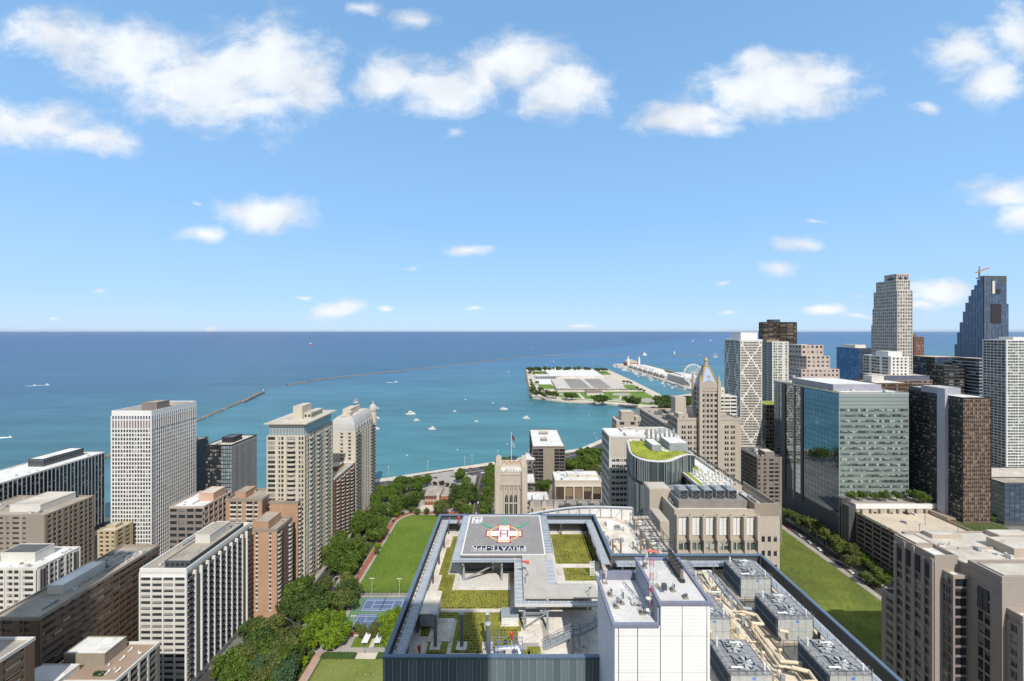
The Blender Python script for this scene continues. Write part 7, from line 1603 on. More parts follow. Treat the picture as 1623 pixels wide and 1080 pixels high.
# island and harbour trees
for a in [(180,166,22),(205,172,22),(230,165,24),(260,163,24),(300,163,22),(330,164,18),(380,162,22),(405,163,22),(455,162,22),(480,163,18),(520,163,18),(550,162,22),(595,162,18),(620,164,18),(680,170,18),(700,172,16),(725,170,20),(755,170,16),(185,190,16)]: tree(*Z7(a), 'far shore row of the island', 'dark', low=True, zb=3)
for a in [(205,325,28),(220,345,26),(200,280,14),(265,320,26),(250,340,26),(280,350,26),(310,340,28),(340,350,28),(370,350,26),(390,360,22),(205,305,20),(240,265,16),(300,365,20)]: tree(*Z7(a), 'thicket on the near left island corner', 'dark', low=True, zb=3)
for i, (cx_, cy_, r0) in enumerate(((490,360,45),(715,383,55),(952,398,58))):
    for dx, dy, s_ in ((-.7,0,.6),(0,-.1,.75),(.7,.05,.6),(-.3,.25,.55),(.35,.25,.55)): tree(*Z7((cx_+dx*r0, cy_+dy*r0*.8, r0*s_)), ('left','middle','right')[i]+' round clump on the island shore', 'dark', low=True, zb=3)
for i in range(26): tree(*Z7((1130+(i*37)%280, 375+(i*53)%55+ (20 if i < 6 else 0), 30)), 'park left of the gilded tower', 'dark', low=True, zb=3)
for i in range(34): tree(*Z7((380+i*19, 318, 9)), 'row before the water plant', 'dark', low=True, zb=3, name='row_tree')
for i in range(12): tree(*Z7((190+i*4.5, 245+i*8.2, 9)), 'row along the left island road', 'dark', low=True, zb=3, name='row_tree')
for a in [(890,258,14),(915,262,14),(940,268,12),(1010,318,14),(1035,325,12),(985,305,12)]: tree(*Z7(a), 'bushes right of the water plant', 'dark', low=True, zb=3)
tn = 0
for grove, lst in treelist.items():
    lst.sort(key=lambda t: t[0])
    for i, (px, x, y, zb, r_, kind, low, name, sq) in enumerate(lst):
        col = {'mid':'green','dark':'dark green','bright':'bright green','olive':'dull olive green','blue':'bluish green','red':'plum red','lime':'yellow green'}[kind]
        g0 = grove
        lab = '%s %s, %s from left in the %s'%(col, 'tree', ordw(i+1), g0)
        r = empty(name, (x, y, zb), lab, 'tree', g0)
        tn += 1
        hc = max(1.15*r_, 2.0)*sq
        cw_ = bpy.data.objects.new('crown', crown_mesh(kind, tn % 5, 320 if low else 2100)); COL.objects.link(cw_); cw_.parent = r
        cw_.location = (0, 0, hc); cw_.rotation_euler = (0, 0, tn*1.7); cw_.scale = (r_, r_, r_*.95)
        if not low:
            tk = bpy.data.objects.new('trunk', TRK); COL.objects.link(tk); tk.parent = r; tk.scale = (hc*1.2, hc*1.2, hc*1.1); tk.rotation_euler = (0,0,tn*.7)

# ---------------------------------------------------------------- vehicles, lamps, people
def car_parts(col, far=False):
    L_, w_ = 4.5, 1.8
    prof = [(-2.25,.35),(-2.25,.75),(-2.1,.95),(-1.5,1.0),(-.9,1.42),(.7,1.45),(1.35,1.02),(2.1,.88),(2.25,.7),(2.25,.35)]
    b = MB(); n = len(prof); h = w_/2
    b.add([(x, -h*(1 if z < 1.01 else .86), z) for x, z in prof]+[(x, h*(1 if z < 1.01 else .86), z) for x, z in prof], [tuple(range(n)), tuple(range(2*n-1,n-1,-1))]+[((i+1)%n,i,i+n,(i+1)%n+n) for i in range(n)])
    g = MB()
    g.add([(-1.42,-.70,1.06),(-.95,-.66,1.40),(-.95,.66,1.40),(-1.42,.70,1.06)],[(0,1,2,3),(3,2,1,0)]); g.v = [(x-.03,y,z+.03) for x,y,z in g.v]
    g.add([(1.30,-.70,1.09),(.74,-.66,1.45),(.74,.66,1.45),(1.30,.70,1.09)],[(0,1,2,3),(3,2,1,0)])
    for s_ in (-1,1): g.add([(-1.2,s_*.90,1.04),(1.1,s_*.90,1.04),(.65,s_*.82,1.38),(-.8,s_*.82,1.38)],[(0,1,2,3),(3,2,1,0)])
    return b, g
def wheel_b(x, y):
    b = MB(); b.tube((x,y-.1,.33),(x,y+.1,.33),.33,n=12); return b
CAR = {}
def car(p, rz, cname, lb, group, far=False):
    c = {'white':(.72,.72,.72),'black':(.02,.02,.022),'silver':(.42,.43,.45),'red':(.45,.03,.03),'blue':(.05,.09,.22),'grey':(.16,.165,.17)}[cname]
    key = (cname, far)
    if key not in CAR:
        m = mat('car paint '+cname, c, .25, .02, .5, spec=.6); b, g = car_parts(c)
        o0 = (0,0,0)
        if far:
            k = MB(); k.add(b.v, b.f, 0); k.add(g.v, g.f, 1); [k.add(wheel_b(x,y).v, wheel_b(x,y).f, 2) for x in (-1.4,1.4) for y in (-.82,.82)]
            o = k.build('parked_car', [m, G_dark, M_black], origin=(0,0,0)); CAR[key] = o; o.location = p; o.rotation_euler = (0,0,rz); return tag(o, lb, 'car', group)
        r = empty('parked_car', (0,0,0), lb, 'car', group); ks = [b.build('body', m, r, origin=o0), g.build('windows', G_dark, r, origin=o0)]
        for x in (-1.4,1.4):
            for y in (-.82,.82): ks.append(wheel_b(x,y).build('wheel', M_black, r, origin=o0))
        reg(r, *ks); CAR[key] = r; r.location = p; r.rotation_euler = (0,0,rz); return r
    return tag(dup(CAR[key], Vector(p), rz=rz, label=lb), None, None, group)
q9 = math.pi/2
for px, py, c, lb in ((1383.5,812.5,'black','black car parked leftmost in the far row on the car park deck'),(1411.5,813.5,'silver','dark silver car parked second in the far row on the car park deck'),(1434.5,814.5,'black','black car parked third in the far row on the car park deck'),(1446.5,815.5,'white','white car parked rightmost in the far row on the car park deck'),(1433,829,'silver','silver car standing alone in the middle of the car park deck'),(1509,827,'red','red car parked by the planted strip on the car park deck')):
    p = W(px, py, 34.9); p.z = 34.92; car(p, q9+.25 if c != 'red' else .3, c, lb, 'cars on the car park deck')
cn = ['white','black','silver','red','grey','blue','white','silver','black']
i = 0
SH2 = [(-155,489),(-20,553),(103,615)]
for lane, dirn, tt in ((12,1,(.03,.13,.22,.37,.47,.61,.78,.9)),(15.5,1,(.08,.3,.42,.7,.85)),(19.5,1,(.18,.5,.66)),(26,-1,(.05,.2,.33,.55,.75)),(29.5,-1,(.11,.27,.45,.62,.93)),(34,-1,(.16,.4,.81))):
    for k, t in enumerate(tt):
        seg = 0 if t < .52 else 1; a = Vector(SH2[seg]); c_ = Vector(SH2[seg+1]); u = (t/.52 if seg == 0 else (t-.52)/.48); d = (c_-a).normalized(); n_ = Vector((d.y,-d.x)); p = a+(c_-a)*u+n_*lane
        car((p.x,p.y,.07), math.atan2(d.y,d.x)+(0 if dirn > 0 else math.pi), cn[i % 9], '%s car, %s from left on the lakefront drive, %s'%(cn[i%9], ordw(k+1), {12:'lane by the promenade',15.5:'second lane from the promenade',19.5:'third lane from the promenade',26:'first lane past the median',29.5:'middle landward lane',34:'lane nearest the park'}[lane]), 'cars on the lakefront drive', True); i += 1
for k, (y, x) in enumerate(((330,-42.3),(352,-42.6),(366,-42.6),(410,-42.9),(430,-43),(446,-43.2),(300,-42.2),(395,-33.8),(420,-33.9),(460,-34.0))):
    car((x+1.2 if x < -40 else x-.9, y, .07), q9, cn[(k*4+1)%9], '%s car, %s nearest at the %s kerb of the avenue to the lake'%(cn[(k*4+1)%9], ordw(1+sorted([a[0] for a in ((330,0),(352,0),(366,0),(410,0),(430,0),(446,0),(300,0))]).index(y) if x < -40 else 1+[395,420,460].index(y)), 'left' if x < -40 else 'right'), 'cars parked on the avenue', True)
for k, y in enumerate((243,251,262,281,289,299,311,322,330,341,352,366)):
    car((246.6,y,.07), q9, cn[(k*5+2)%9], '%s car, %s nearest in the kerbside row under the field street trees'%(cn[(k*5+2)%9], ordw(k+1)), 'cars parked along the field street', True)
for k, (px,py) in enumerate(((455,983),(533,920),(530,925))):
    p = W(px,py,0); car((p.x,p.y,.07), q9, ('silver','black','grey')[k], ('silver car at the foot of the orange brick blocks','black car in the condo forecourt','grey car in the condo forecourt')[k], 'cars in the residential street', True)
r = empty('delivery_van', (-42.6,424,0), 'white delivery van at the left kerb of the avenue', 'van'); b = MB(); b.prism([(-44,415),(-41.9,415),(-41.9,421),(-44,421)],.5,2.6); b.prism([(-43.9,421),(-42,421),(-42,422.6),(-43.9,422.6)],.5,1.7); b.build('body', M_white, r); b = MB(); [b.tube((-44,y,.4),(-41.9,y,.4),.4,n=10) for y in (416.2,421.2)]; b.build('wheel', M_black, r)
for k, (px,py) in enumerate(((616,754),(678,745),(736.5,738.5),(748,735),(789,727),(838,724.5),(946,705))):
    p = W(px,py,0); r = empty('promenade_lamp', p, 'tall thin lamp post on the shore promenade, %s from the left'%ordw(k+1), 'lamp post', 'lamp posts on the shore promenade'); b = MB(); b.tube(p, p+Vector((0,0,11)), .22,.12,n=6); b.build('pole', M_offw, r); b = MB(); b.box(p.x-1.2,p.x+1.2,p.y-.25,p.y+.25,10.9,11.2); b.build('lamp_head', M_offw, r)
def person(p, shirt, leg, rz, lb, s=1.0):
    me = bpy.data.meshes.new('person'); vs = [(0,0,.95),(0,0,1.15),(0,0,1.42),(0,0,1.53),(0,.01,1.68),(.2,0,1.40),(.27,.03,1.12),(.24,.16,.92),(-.2,0,1.40),(-.28,.0,1.12),(-.26,.1,.9),(.1,0,.9),(.12,.06,.5),(.12,-.03,.08),(.12,.1,.04),(-.1,0,.9),(-.12,-.03,.5),(-.13,-.12,.08),(-.13,.0,.04)]
    es = [(0,1),(1,2),(2,3),(3,4),(2,5),(5,6),(6,7),(2,8),(8,9),(9,10),(0,11),(11,12),(12,13),(13,14),(0,15),(15,16),(16,17),(17,18)]
    rad = [.14,.13,.13,.055,.10,.06,.045,.035,.06,.045,.035,.09,.065,.045,.04,.09,.065,.045,.04]
    me.from_pydata(vs, es, []); o = bpy.data.objects.new('person', me); COL.objects.link(o)
    m = o.modifiers.new('skin', 'SKIN')
    for v, r_ in zip(me.skin_vertices[0].data if me.skin_vertices else [], rad): v.radius = (r_, r_*.8)
    o.modifiers.new('sub', 'SUBSURF').levels = 1
    bpy.context.view_layer.update()
    if not me.skin_vertices:
        bpy.context.view_layer.objects.active = o
        import bmesh
        bm = bmesh.new(); bm.from_mesh(me); ly = bm.verts.layers.skin.verify()
        for v, r_ in zip(bm.verts, rad): v[ly].radius = (r_, r_*.8); v[ly].use_root = (v.index == 0)
        bm.to_mesh(me); bm.free(); bpy.context.view_layer.update()
    m2 = bpy.data.meshes.new_from_object(o.evaluated_get(bpy.context.evaluated_depsgraph_get())); o.modifiers.clear()
    m2.materials.clear(); sk = mat('skin', (.45,.27,.19), .6); [m2.materials.append(x) for x in (shirt, leg, sk)]
    for f in m2.polygons: z = f.center.z; x = abs(f.center.x); f.material_index = 2 if (z > 1.5 or (x > .2 and z < 1.15)) else (0 if z > .98 else (1 if z > .1 else 1))
    o.data = m2; o.location = p; o.rotation_euler = (0,0,rz); o.scale = (s,s,s)
    h = MB(); h.lathe((0,0,1.66),[(.115,0),(.12,.08),(.09,.15),(.02,.18)],8); hh = h.build('hair', mat('dark hair',(.03,.02,.015)), None, origin=(0,0,0)); hh.parent = o; hh.location = (0,.01,0)
    return tag(o, lb, 'person')
cl = lambda n, c: mat(n, c, .9)
for px, py, a, c, rz, lb in ((579,1074,cl('white cloth',(.6,.6,.6)),cl('grey cloth',(.2,.2,.22)),.4,'person in a white top standing leftmost of the group on the near lawn'),(587.5,1071.5,cl('red cloth',(.5,.06,.05)),cl('dark cloth',(.05,.05,.06)),2,'person in a red top in the middle of the group on the near lawn'),(590.5,1074,cl('white cloth',(.6,.6,.6)),cl('navy cloth',(.05,.06,.14)),3,'person in a white top and navy trousers, rightmost of the group on the near lawn'),
    (651.3,821.4,cl('navy cloth',(.05,.06,.14)),cl('grey cloth',(.2,.2,.22)),0,'person in dark clothes standing at the far end of the big park lawn'),(625.5,847.3,cl('white cloth',(.6,.6,.6)),cl('white cloth',(.6,.6,.6)),1,'person in white in the middle of the big park lawn'),(554,965.5,cl('orange cloth',(.6,.3,.05)),cl('dark cloth',(.05,.05,.06)),1,'person in orange walking left of the tennis courts'),(578.7,1036,cl('blue cloth',(.05,.12,.4)),cl('dark cloth',(.05,.05,.06)),1,'person in blue at the opening between the clipped hedges')):
    p = W(px, py, 0); p.z = .18; person(p, a, c, rz, lb)

# ---------------------------------------------------------------- lake: breakwaters, boats
def breakwater(pts, w_, h, lb, seed=1):
    b = MB(); rr = random.Random(seed)
    for a, c in zip(pts, pts[1:]):
        a = Vector((a.x,a.y,0)); c = Vector((c.x,c.y,0)); d = (c-a).normalized(); n_ = Vector((-d.y,d.x,0)); L_ = (c-a).length
        b.add([tuple(a-n_*w_+Vector((0,0,-2))),tuple(c-n_*w_+Vector((0,0,-2))),tuple(c-n_*w_*.5+Vector((0,0,h))),tuple(a-n_*w_*.5+Vector((0,0,h))),tuple(a+n_*w_*.5+Vector((0,0,h))),tuple(c+n_*w_*.5+Vector((0,0,h))),tuple(c+n_*w_+Vector((0,0,-2))),tuple(a+n_*w_+Vector((0,0,-2)))],[(0,1,2,3),(3,2,5,4),(4,5,6,7)])
        for i in range(min(700, int(L_/2.6))):
            t = rr.random(); q = a+(c-a)*t+n_*rr.uniform(-w_,w_); s_ = rr.uniform(.6,1.8); b.box(q.x-s_,q.x+s_,q.y-s_,q.y+s_,-1.5,h*rr.uniform(.4,1.25),1 if rr.random() < .25 else 0)
    tag(b.build('breakwater', [M_rock, M_pave]), lb, 'breakwater', 'harbour breakwaters')
z_ = -1.2
breakwater([W(165,727,z_), W(313,667,z_), W(360,647,z_), W(418,621.5,z_)], 4.2, 1.4, 'nearer stone breakwater running from behind the white grid tower', 2)
q = [W(385,638,z_), W(416,623,z_)]; b = MB(); a, c = q; d = (c-a).normalized(); 
for i in range(60): t = random.Random(i).random(); p = a+(c-a)*t; b.box(p.x-5,p.x+5,p.y-4,p.y+4,-1,random.Random(i+99).uniform(1.5,3.4))
b.build('rubble_mound', M_rock)['kind'] = 'structure'
p = W(417.5,622,z_); r = empty('beacon', p, 'small beacon post on the tip of the nearer breakwater', 'beacon'); b = MB(); b.tube(p, p+Vector((0,0,7)),.7,.4); b.box(p.x-1,p.x+1,p.y-1,p.y+1,5.8,8); b.build('post', M_white, r)
breakwater([W(455,611,z_), W(500,603.5,z_), W(560,596,z_), W(640,588,z_), W(720,579.5,z_), W(775,573,z_), W(815,567.5,z_), W(848,564.8,z_), W(870,563.7,z_), W(940,563.4,z_), W(1018,563.8,z_)], 4.5, 1.5, 'long curved outer breakwater crossing the lake toward the lighthouse', 3)
breakwater([W(1070,563.9,z_), W(1100,563.9,z_), W(1145,564.5,z_)], 6, 2, 'straight outer breakwater to the right of the white light tower', 4)
p = W(1021.3,563.6,z_); lh = empty('harbour_lighthouse', p, 'white lighthouse with a wide base at the end of the curved breakwater', 'lighthouse')
b = MB(); b.box(p.x-16,p.x+16,p.y-12,p.y+12,-2,6); b.box(p.x-11,p.x+11,p.y-8,p.y+8,6,12); b.build('base', M_offw, lh); b = MB(); b.tube((p.x,p.y,6),(p.x,p.y,26),4.2,3,n=14); b.build('tower', M_white, lh); b = MB(); b.lathe((p.x,p.y,26),[(3.6,0),(3.6,.6),(2.2,.6),(2.2,3.5),(2.6,3.6),(.1,6)],12); b.build('lantern', M_redpath, lh)
p = W(1068.8,562.8,z_); lh = empty('light_tower', p, 'slim white light tower at the left end of the straight breakwater', 'lighthouse'); b = MB(); b.box(p.x-6,p.x+6,p.y-6,p.y+6,-2,3); b.build('base', M_pave, lh); b = MB(); b.tube((p.x,p.y,3),(p.x,p.y,26),4,3,n=10); b.build('tower', M_white, lh); b = MB(); b.tube((p.x,p.y,26),(p.x,p.y,29),1.6,n=8); b.build('lantern', M_offw, lh)
def hull(L_, w_, h):
    b = MB(); st = [(-.5,.42),(-.3,.5),(0,.5),(.25,.4),(.42,.2),(.5,.02)]
    n = len(st); vs = []
    for u, s_ in st: vs += [(u*L_,-s_*w_,h*(1+.25*max(0,u))),(u*L_,s_*w_,h*(1+.25*max(0,u))),(u*L_*.94,-s_*w_*.75,-.5),(u*L_*.94,s_*w_*.75,-.5)]
    fs = []
    for i in range(n-1): a = i*4; c = a+4; fs += [(a,a+2,c+2,c),(a+1,c+1,c+3,a+3),(a,c,c+1,a+1)]
    fs.append((0,1,3,2)); b.add(vs, fs); return b
BP = {}
def boat(p, L_, rz, lb, kind='motor', group='boats on the lake', one=False):
    key = (kind, one)
    if key not in BP:
        r = empty('motor_boat' if kind == 'motor' else 'sailing_boat', (0,0,0), lb, 'boat', group); o0 = (0,0,0); ks = []
        parts = [('hull', hull(10, 3.2, 1.3), M_white)]
        if kind == 'motor':
            c = MB(); c.box(-2.6,1.9,-1.1,1.1,1.35,2.7); c.add([(1.9,-1.1,1.4),(3.1,-.8,1.5),(3.1,.8,1.5),(1.9,1.1,1.4),(1.9,-1.1,2.65),(1.9,1.1,2.65)],[(0,1,4),(1,2,5,4),(2,3,5)]); c.box(-1.8,.6,-.85,.85,2.7,3.6); parts.append(('cabin', c, M_white))
            g = MB(); g.box(-2.3,1.6,-1.13,-1.11,1.9,2.4); g.box(-2.3,1.6,1.11,1.13,1.9,2.4); g.box(-2.63,-2.61,-.8,.8,1.6,2.5); parts.append(('cabin_window', g, G_dark))
            k = MB(); k.box(-4.6,-2.8,-1.1,1.1,1.32,1.42); parts.append(('aft_deck', k, M_tan))
        else:
            m_ = MB(); m_.tube((.8,0,1.3),(.8,0,14.5),.13,.07,n=6); m_.tube((.8,0,2.6),(-3.9,0,2.6),.1,n=6); m_.beam((.8,0,14.3),(4.9,0,1.5),.05); m_.beam((.8,0,14.3),(-4.9,0,1.5),.05); parts.append(('mast', m_, M_steel))
            if kind == 'sail':
                s_ = MB(); s_.add([(.7,0,3),(-3.8,.4,2.9),(.7,.15,14)],[(0,1,2),(2,1,0)]); s_.add([(4.6,0,1.7),(1.0,.7,2.4),(1.0,.1,12.5)],[(0,1,2),(2,1,0)]); parts.append(('sail', s_, M_white))
            else:
                s_ = MB(); s_.tube((.6,0,2.85),(-3.8,0,2.85),.28,n=7); parts.append(('furled_sail', s_, M_offw))
            c = MB(); c.box(-1.6,2.2,-.7,.7,1.3,1.95); parts.append(('cabin', c, M_offw))
        if one:
            bpy.data.objects.remove(r); k = MB(); ms = []
            for nm, bb, mm in parts: ms.append(mm); k.add(bb.v, bb.f, len(ms)-1)
            r = k.build('motor_boat' if kind == 'motor' else 'sailing_boat', ms, origin=o0); tag(r, lb, 'boat', group)
        else:
            for nm, bb, mm in parts: ks.append(bb.build(nm, mm, r, origin=o0))
            reg(r, *ks)
        BP[key] = r; o = r
    else: o = dup(BP[key], label=lb)
    o['group'] = group; o.location = p; o.rotation_euler = (0,0,rz); s_ = L_/10; o.scale = (s_,s_,s_); return o
def bw(px, py, lenpx, rz, lb, kind='motor', fac_=1.0):
    p = W(px, py, z_); boat(p, lenpx*p.y/F*fac_, rz, lb, kind)
for a in ((651,657,15,.1,'large white motor yacht, leftmost of the trio of boats left of centre','motor'),(660,667,9.5,.2,'white motor boat just below and right of the large yacht','motor'),(685,681,12.5,3.1,'white cabin boat nearest the viewer, below the trio left of centre','motor'),
    (720.5,652.5,5.5,0,'small white boat right of the large yacht','motor'),(755,668.6,6.5,.1,'small white boat in the middle of the bay below the sailboat','motor'),(798.8,649.5,12.5,0,'sailing yacht with a bare mast, right of the middle of the bay','bare'),(834,663.6,11.5,3.1,'white motor boat right of the bare masted yacht','motor'),
    (597,648,8,.2,'white boat highest of the three beside the domed tower','motor'),(597.5,663.5,9,.1,'white boat in the middle of the three beside the domed tower','motor'),(597.5,680.5,9,.1,'white boat lowest of the three beside the domed tower','motor'),(564,638.5,7.5,.3,'sailing boat with white sails up, above the domed cream tower','sail'),
    (738,634,3.5,0,'tiny white boat above the middle of the bay','motor'),(781,639.5,3.5,0,'tiny white boat up left of the bare masted yacht','motor'),(628,606,5,.2,'small boat near the outer breakwater, above the large yacht','motor'),(806,590,3.5,0,'tiny boat left of the island tip','motor'),(877,573.5,2.5,0,'tiny sailing boat above the island','sail'),
    (75,610.5,6,0,'speedboat far out on the left with a wake, right one of two','motor'),(55,611.5,5,0,'speedboat far out on the left with a wake, left one of two','motor'),(16,693.5,6,0,'speedboat near the left edge with a white wake','motor'),
    (1098,541.5,2.2,0,'tiny sailing boat near the horizon above the straight breakwater','sail'),(1110,563,2.6,0,'tiny boat by the straight breakwater','motor'),(980,540,2,0,'tiny sailing boat near the horizon right of the island','sail'),(1126,541,2.2,0,'tiny sailing boat near the horizon, rightmost','sail'),(1068,560.5,1.8,0,'tiny sailing boat beside the white light tower','sail'),(845,552,1.8,0,'tiny sailing boat far out above the island','sail')): bw(*a)
for px, py, w_ in ((70,611,22),(50,612,16),(8,694,16),(622,606.5,14)):
    p = W(px, py, z_+.08); L_ = w_*p.y/F; b = MB(); rr = random.Random(int(px))
    for i in range(60): t = rr.random(); x = p.x-L_/2+L_*t; s_ = rr.uniform(.8,2.6)*(1.4-t); y = p.y+rr.gauss(0,1.5)*(1.3-t); b.add([(x-s_*2,y-s_*.5,z_+.06),(x+s_*2,y-s_*.6,z_+.08),(x+s_*2,y+s_*.5,z_+.1),(x-s_*2,y+s_*.6,z_+.07)],[(0,1,2,3)])
    tag(b.build('wake_foam', mat('foam',(.62,.68,.70),.9)), kind='stuff')
p = W(493,546.5,z_); r = empty('cargo_ship', p, 'small red and white ship far out near the horizon', 'ship'); s_ = 6.5*p.y/F; b = MB(); b.v = [(p.x+x*s_/10,p.y+y*3,p.z+z*7) for x,y,z in hull(10,3,1).v]; b.f = hull(10,3,1).f; b.m=[0]*len(b.f); b.r=[.5]*len(b.f); b.build('hull', M_red, r); b = MB(); b.box(p.x-s_*.3,p.x-s_*.1,p.y-8,p.y+8,7,24); b.box(p.x,p.x+s_*.2,p.y-6,p.y+6,7,15); b.build('deckhouse', M_offw, r)
p = W(1134,566.5,z_); r = empty('tall_ship', p, 'three masted sailing ship with bare rigging, right of the straight breakwater', 'ship'); s_ = 8*p.y/F; b = MB(); b.v = [(p.x+x*s_/10,p.y+y*2,p.z+z*3) for x,y,z in hull(10,3,1.2).v]; b.f = hull(10,3,1.2).f; b.m=[0]*len(b.f); b.r=[.5]*len(b.f); b.build('hull', M_white, r)
b = MB()
for dx in (-.25,.02,.27): b.tube((p.x+dx*s_,p.y,2),(p.x+dx*s_,p.y,30),.8,.4,n=5); [b.beam((p.x+dx*s_-4,p.y,z),(p.x+dx*s_+4,p.y,z),.6) for z in (14,21)]
b.build('mast', M_offw, r)
for k, (px, py) in enumerate(((645,723),(725,714),(804,705),(901,592),(810,620),(842,640),(904,641),(934,659),(942,688))):
    p = W(px,py,z_); b = MB(); b.lathe((p.x,p.y,-1.3),[(.05,0),(.8,.5),(.8,1.1),(.3,1.9),(.05,2.1)],8); tag(b.build('mooring_buoy', M_white), 'white mooring buoy, %s from the left among the scattered buoys'%ordw([645,725,804,810,842,901,904,934,942].index(px)+1), 'buoy', 'white mooring buoys')

# ---------------------------------------------------------------- water works island
def poly7(pts, z=3.0): return [tuple(W(800+a/4.697, 550+b/4.697, z)[:2]) for a, b in pts]
def sheet7(name, pts, m, z, kind='structure', th=.4): b = MB(); b.prism(poly7(pts, z), z-th, z); return tag(b.build(name, m), kind=kind)
b = MB(); b.prism(poly7([(160,172),(182,300),(205,376),(420,402),(590,410),(760,420),(1000,447),(1100,442),(1420,440),(1420,345),(1195,372),(975,262),(775,172),(600,165),(160,165)], 2.2), -3, 2.2, 0); b.build('island_ground', M_sand)['kind'] = 'structure'
b = MB(); rr = random.Random(12); sh = poly7([(160,170),(182,300),(205,377),(420,403),(590,411),(760,421),(1000,448),(1100,446)], 0)
for a, c in zip(sh, sh[1:]):
    a = Vector(a); c = Vector(c)
    for i in range(int((c-a).length/3)): t = rr.random(); q = a+(c-a)*t; s_ = rr.uniform(1,2.6); dx, dy = rr.uniform(-5,2), rr.uniform(-6,2); b.box(q.x+dx-s_,q.x+dx+s_,q.y+dy-s_,q.y+dy+s_,-2,rr.uniform(-.3,2.2))
tag(b.build('rock_revetment', M_rock), kind='stuff')
sheet7('island_lawn', [(205,182),(298,182),(310,210),(215,210)], M_farlawn, 2.7); sheet7('island_lawn', [(245,280),(345,280),(380,312),(262,312)], M_farlawn, 2.7); sheet7('island_lawn', [(690,180),(760,182),(795,207),(720,207)], M_farlawn, 2.7); sheet7('island_lawn', [(880,283),(970,283),(1030,313),(905,313)], M_farlawn, 2.7)
sheet7('island_park', [(370,338),(1035,333),(1120,380),(1095,432),(760,405),(420,385)], M_farlawn, 2.7)
sheet7('island_road', [(183,192),(198,192),(246,320),(228,322)], M_sand, 2.8); sheet7('island_road', [(360,327),(990,327),(990,333),(360,333)], M_sand, 2.95); sheet7('island_road', [(770,178),(790,180),(1150,372),(1120,372)], M_sand, 2.8); sheet7('service_yard', [(230,243),(340,243),(350,277),(255,277)], M_roofw, 2.9); sheet7('service_yard', [(770,215),(850,215),(940,270),(870,275),(800,240)], M_sand, 2.85)
for cx_, cy_, rx, ry in ((868,353,72,11),(845,393,45,9),(1062,398,55,16),(410,352,38,9)): sheet7('circular_plaza', [(cx_+rx*math.cos(t/20*6.283), cy_+ry*math.sin(t/20*6.283)) for t in range(20)], M_pave, 3.0)
sheet7('park_path', [(540,345),(556,345),(600,388),(580,388)], M_sand, 2.9); sheet7('park_path', [(860,363),(872,363),(864,386),(850,386)], M_sand, 2.9); sheet7('park_path', [(400,375),(900,405),(900,410),(400,380)], M_sand, 2.92)
b = MB(); 
for i in range(16): p = W(800+(236+(i*13)%100)/4.697, 550+(250+(i*7)%22)/4.697, 3); b.box(p.x-2.4,p.x+2.4,p.y-1,p.y+1,2.9,4.4,0)
b.build('yard_tanks', M_white)['kind'] = 'structure'
wp_ = empty('filtration_hall', W(930,605,3), 'low water plant hall with dark filter basins on its roof, on the island', 'building')
def hall(root, pts, z, m, nm='roof', z0=2.2):
    b = MB(); b.prism(poly7(pts, z), z0, z, 0, 1); return b.build(nm, [M_offw, m], root)
hall(wp_, [(345,238),(775,236),(905,308),(385,310)], 9, M_plantroof, 'hall')
for (xa, xb, xc, xd) in ((440,560,640,490),(592,705,795,668)):
    b = MB(); b.prism(poly7([(xa,238.6),(xb,238.2),(xc,305),(xd,306)],9.6),9.0,9.6); b.build('filter_basins', mat('filter basin', (.14,.12,.115), .8, .15, .01), wp_)
    b = MB()
    for k in range(9):
        t = k/8; l = [a+(c-a)*t for a, c in ((xa,xd),(xb,xc))]; y = 238.5+67*t; p0 = W(800+l[0]/4.697,550+y/4.697,9.9); p1 = W(800+l[1]/4.697,550+y/4.697,9.9); b.beam(p0, p1, 1.6, .3)
    for k in range(9):
        t = k/8; p0 = W(800+(xa+(xb-xa)*t)/4.697,550+238.5/4.697,9.9); p1 = W(800+(xd+(xc-xd)*t)/4.697,550+305.5/4.697,9.9); b.beam(p0, p1, 1.6, .3)
    b.build('basin_walls', M_plantroof, wp_)
b = MB()
for k in range(8):
    t = k/8; p0 = W(800+(345+40*t)/4.697,550+(238+72*t)/4.697,9.3); p1 = W(800+(440+50*t)/4.697,550+(238+68*t)/4.697,9.3); b.beam(p0,p1,1.2,.3); p0 = W(800+(705+90*t)/4.697,550+(238+68*t)/4.697,9.3); p1 = W(800+(775+130*t)/4.697,550+(237+71*t)/4.697,9.3); b.beam(p0,p1,1.2,.3)
b.build('roof_joint', M_pave, wp_)
hall(wp_, [(597,320),(715,318),(735,345),(612,347)], 8, mat('pump house roof', (.23,.16,.14)), 'pump_house')
wr = empty('glazed_plant_hall', W(905,592,3), 'long white roofed water plant hall with a dark glazed front, on the island', 'building')
hall(wr, [(298,174),(660,173),(742,221),(334,212)], 14, M_roofw, 'hall'); hall(wr, [(228,207),(735,216),(742,222),(230,214)], 11, M_roofw, 'front_gallery')
b = MB(); p0 = W(800+231/4.697,550+237/4.697,2.5); p1 = W(800+716/4.697,550+234/4.697,2.5); b.add([tuple(p0),tuple(p1),(p1.x,p1.y,11),(p0.x,p0.y,11)],[(0,1,2,3)]); b.v = [(x,y-1.5,z) for x,y,z in b.v]
b.build('glazed_front', G_blue2, wr)
b = MB()
for k in range(40): t = k/39; q = p0+(p1-p0)*t; b.box(q.x-.6,q.x+.6,q.y-2.4,q.y-1.6,2.5,11)
b.box(p0.x,p1.x,min(p0.y,p1.y)-2.4,max(p0.y,p1.y)+60,11,11.5); b.build('front_column', M_offw, wr)
p = W(880,596,3); b = MB(); b.tube((p.x,p.y,10),(p.x,p.y,36),2,n=8); b.build('vent_tower', M_white, wr)
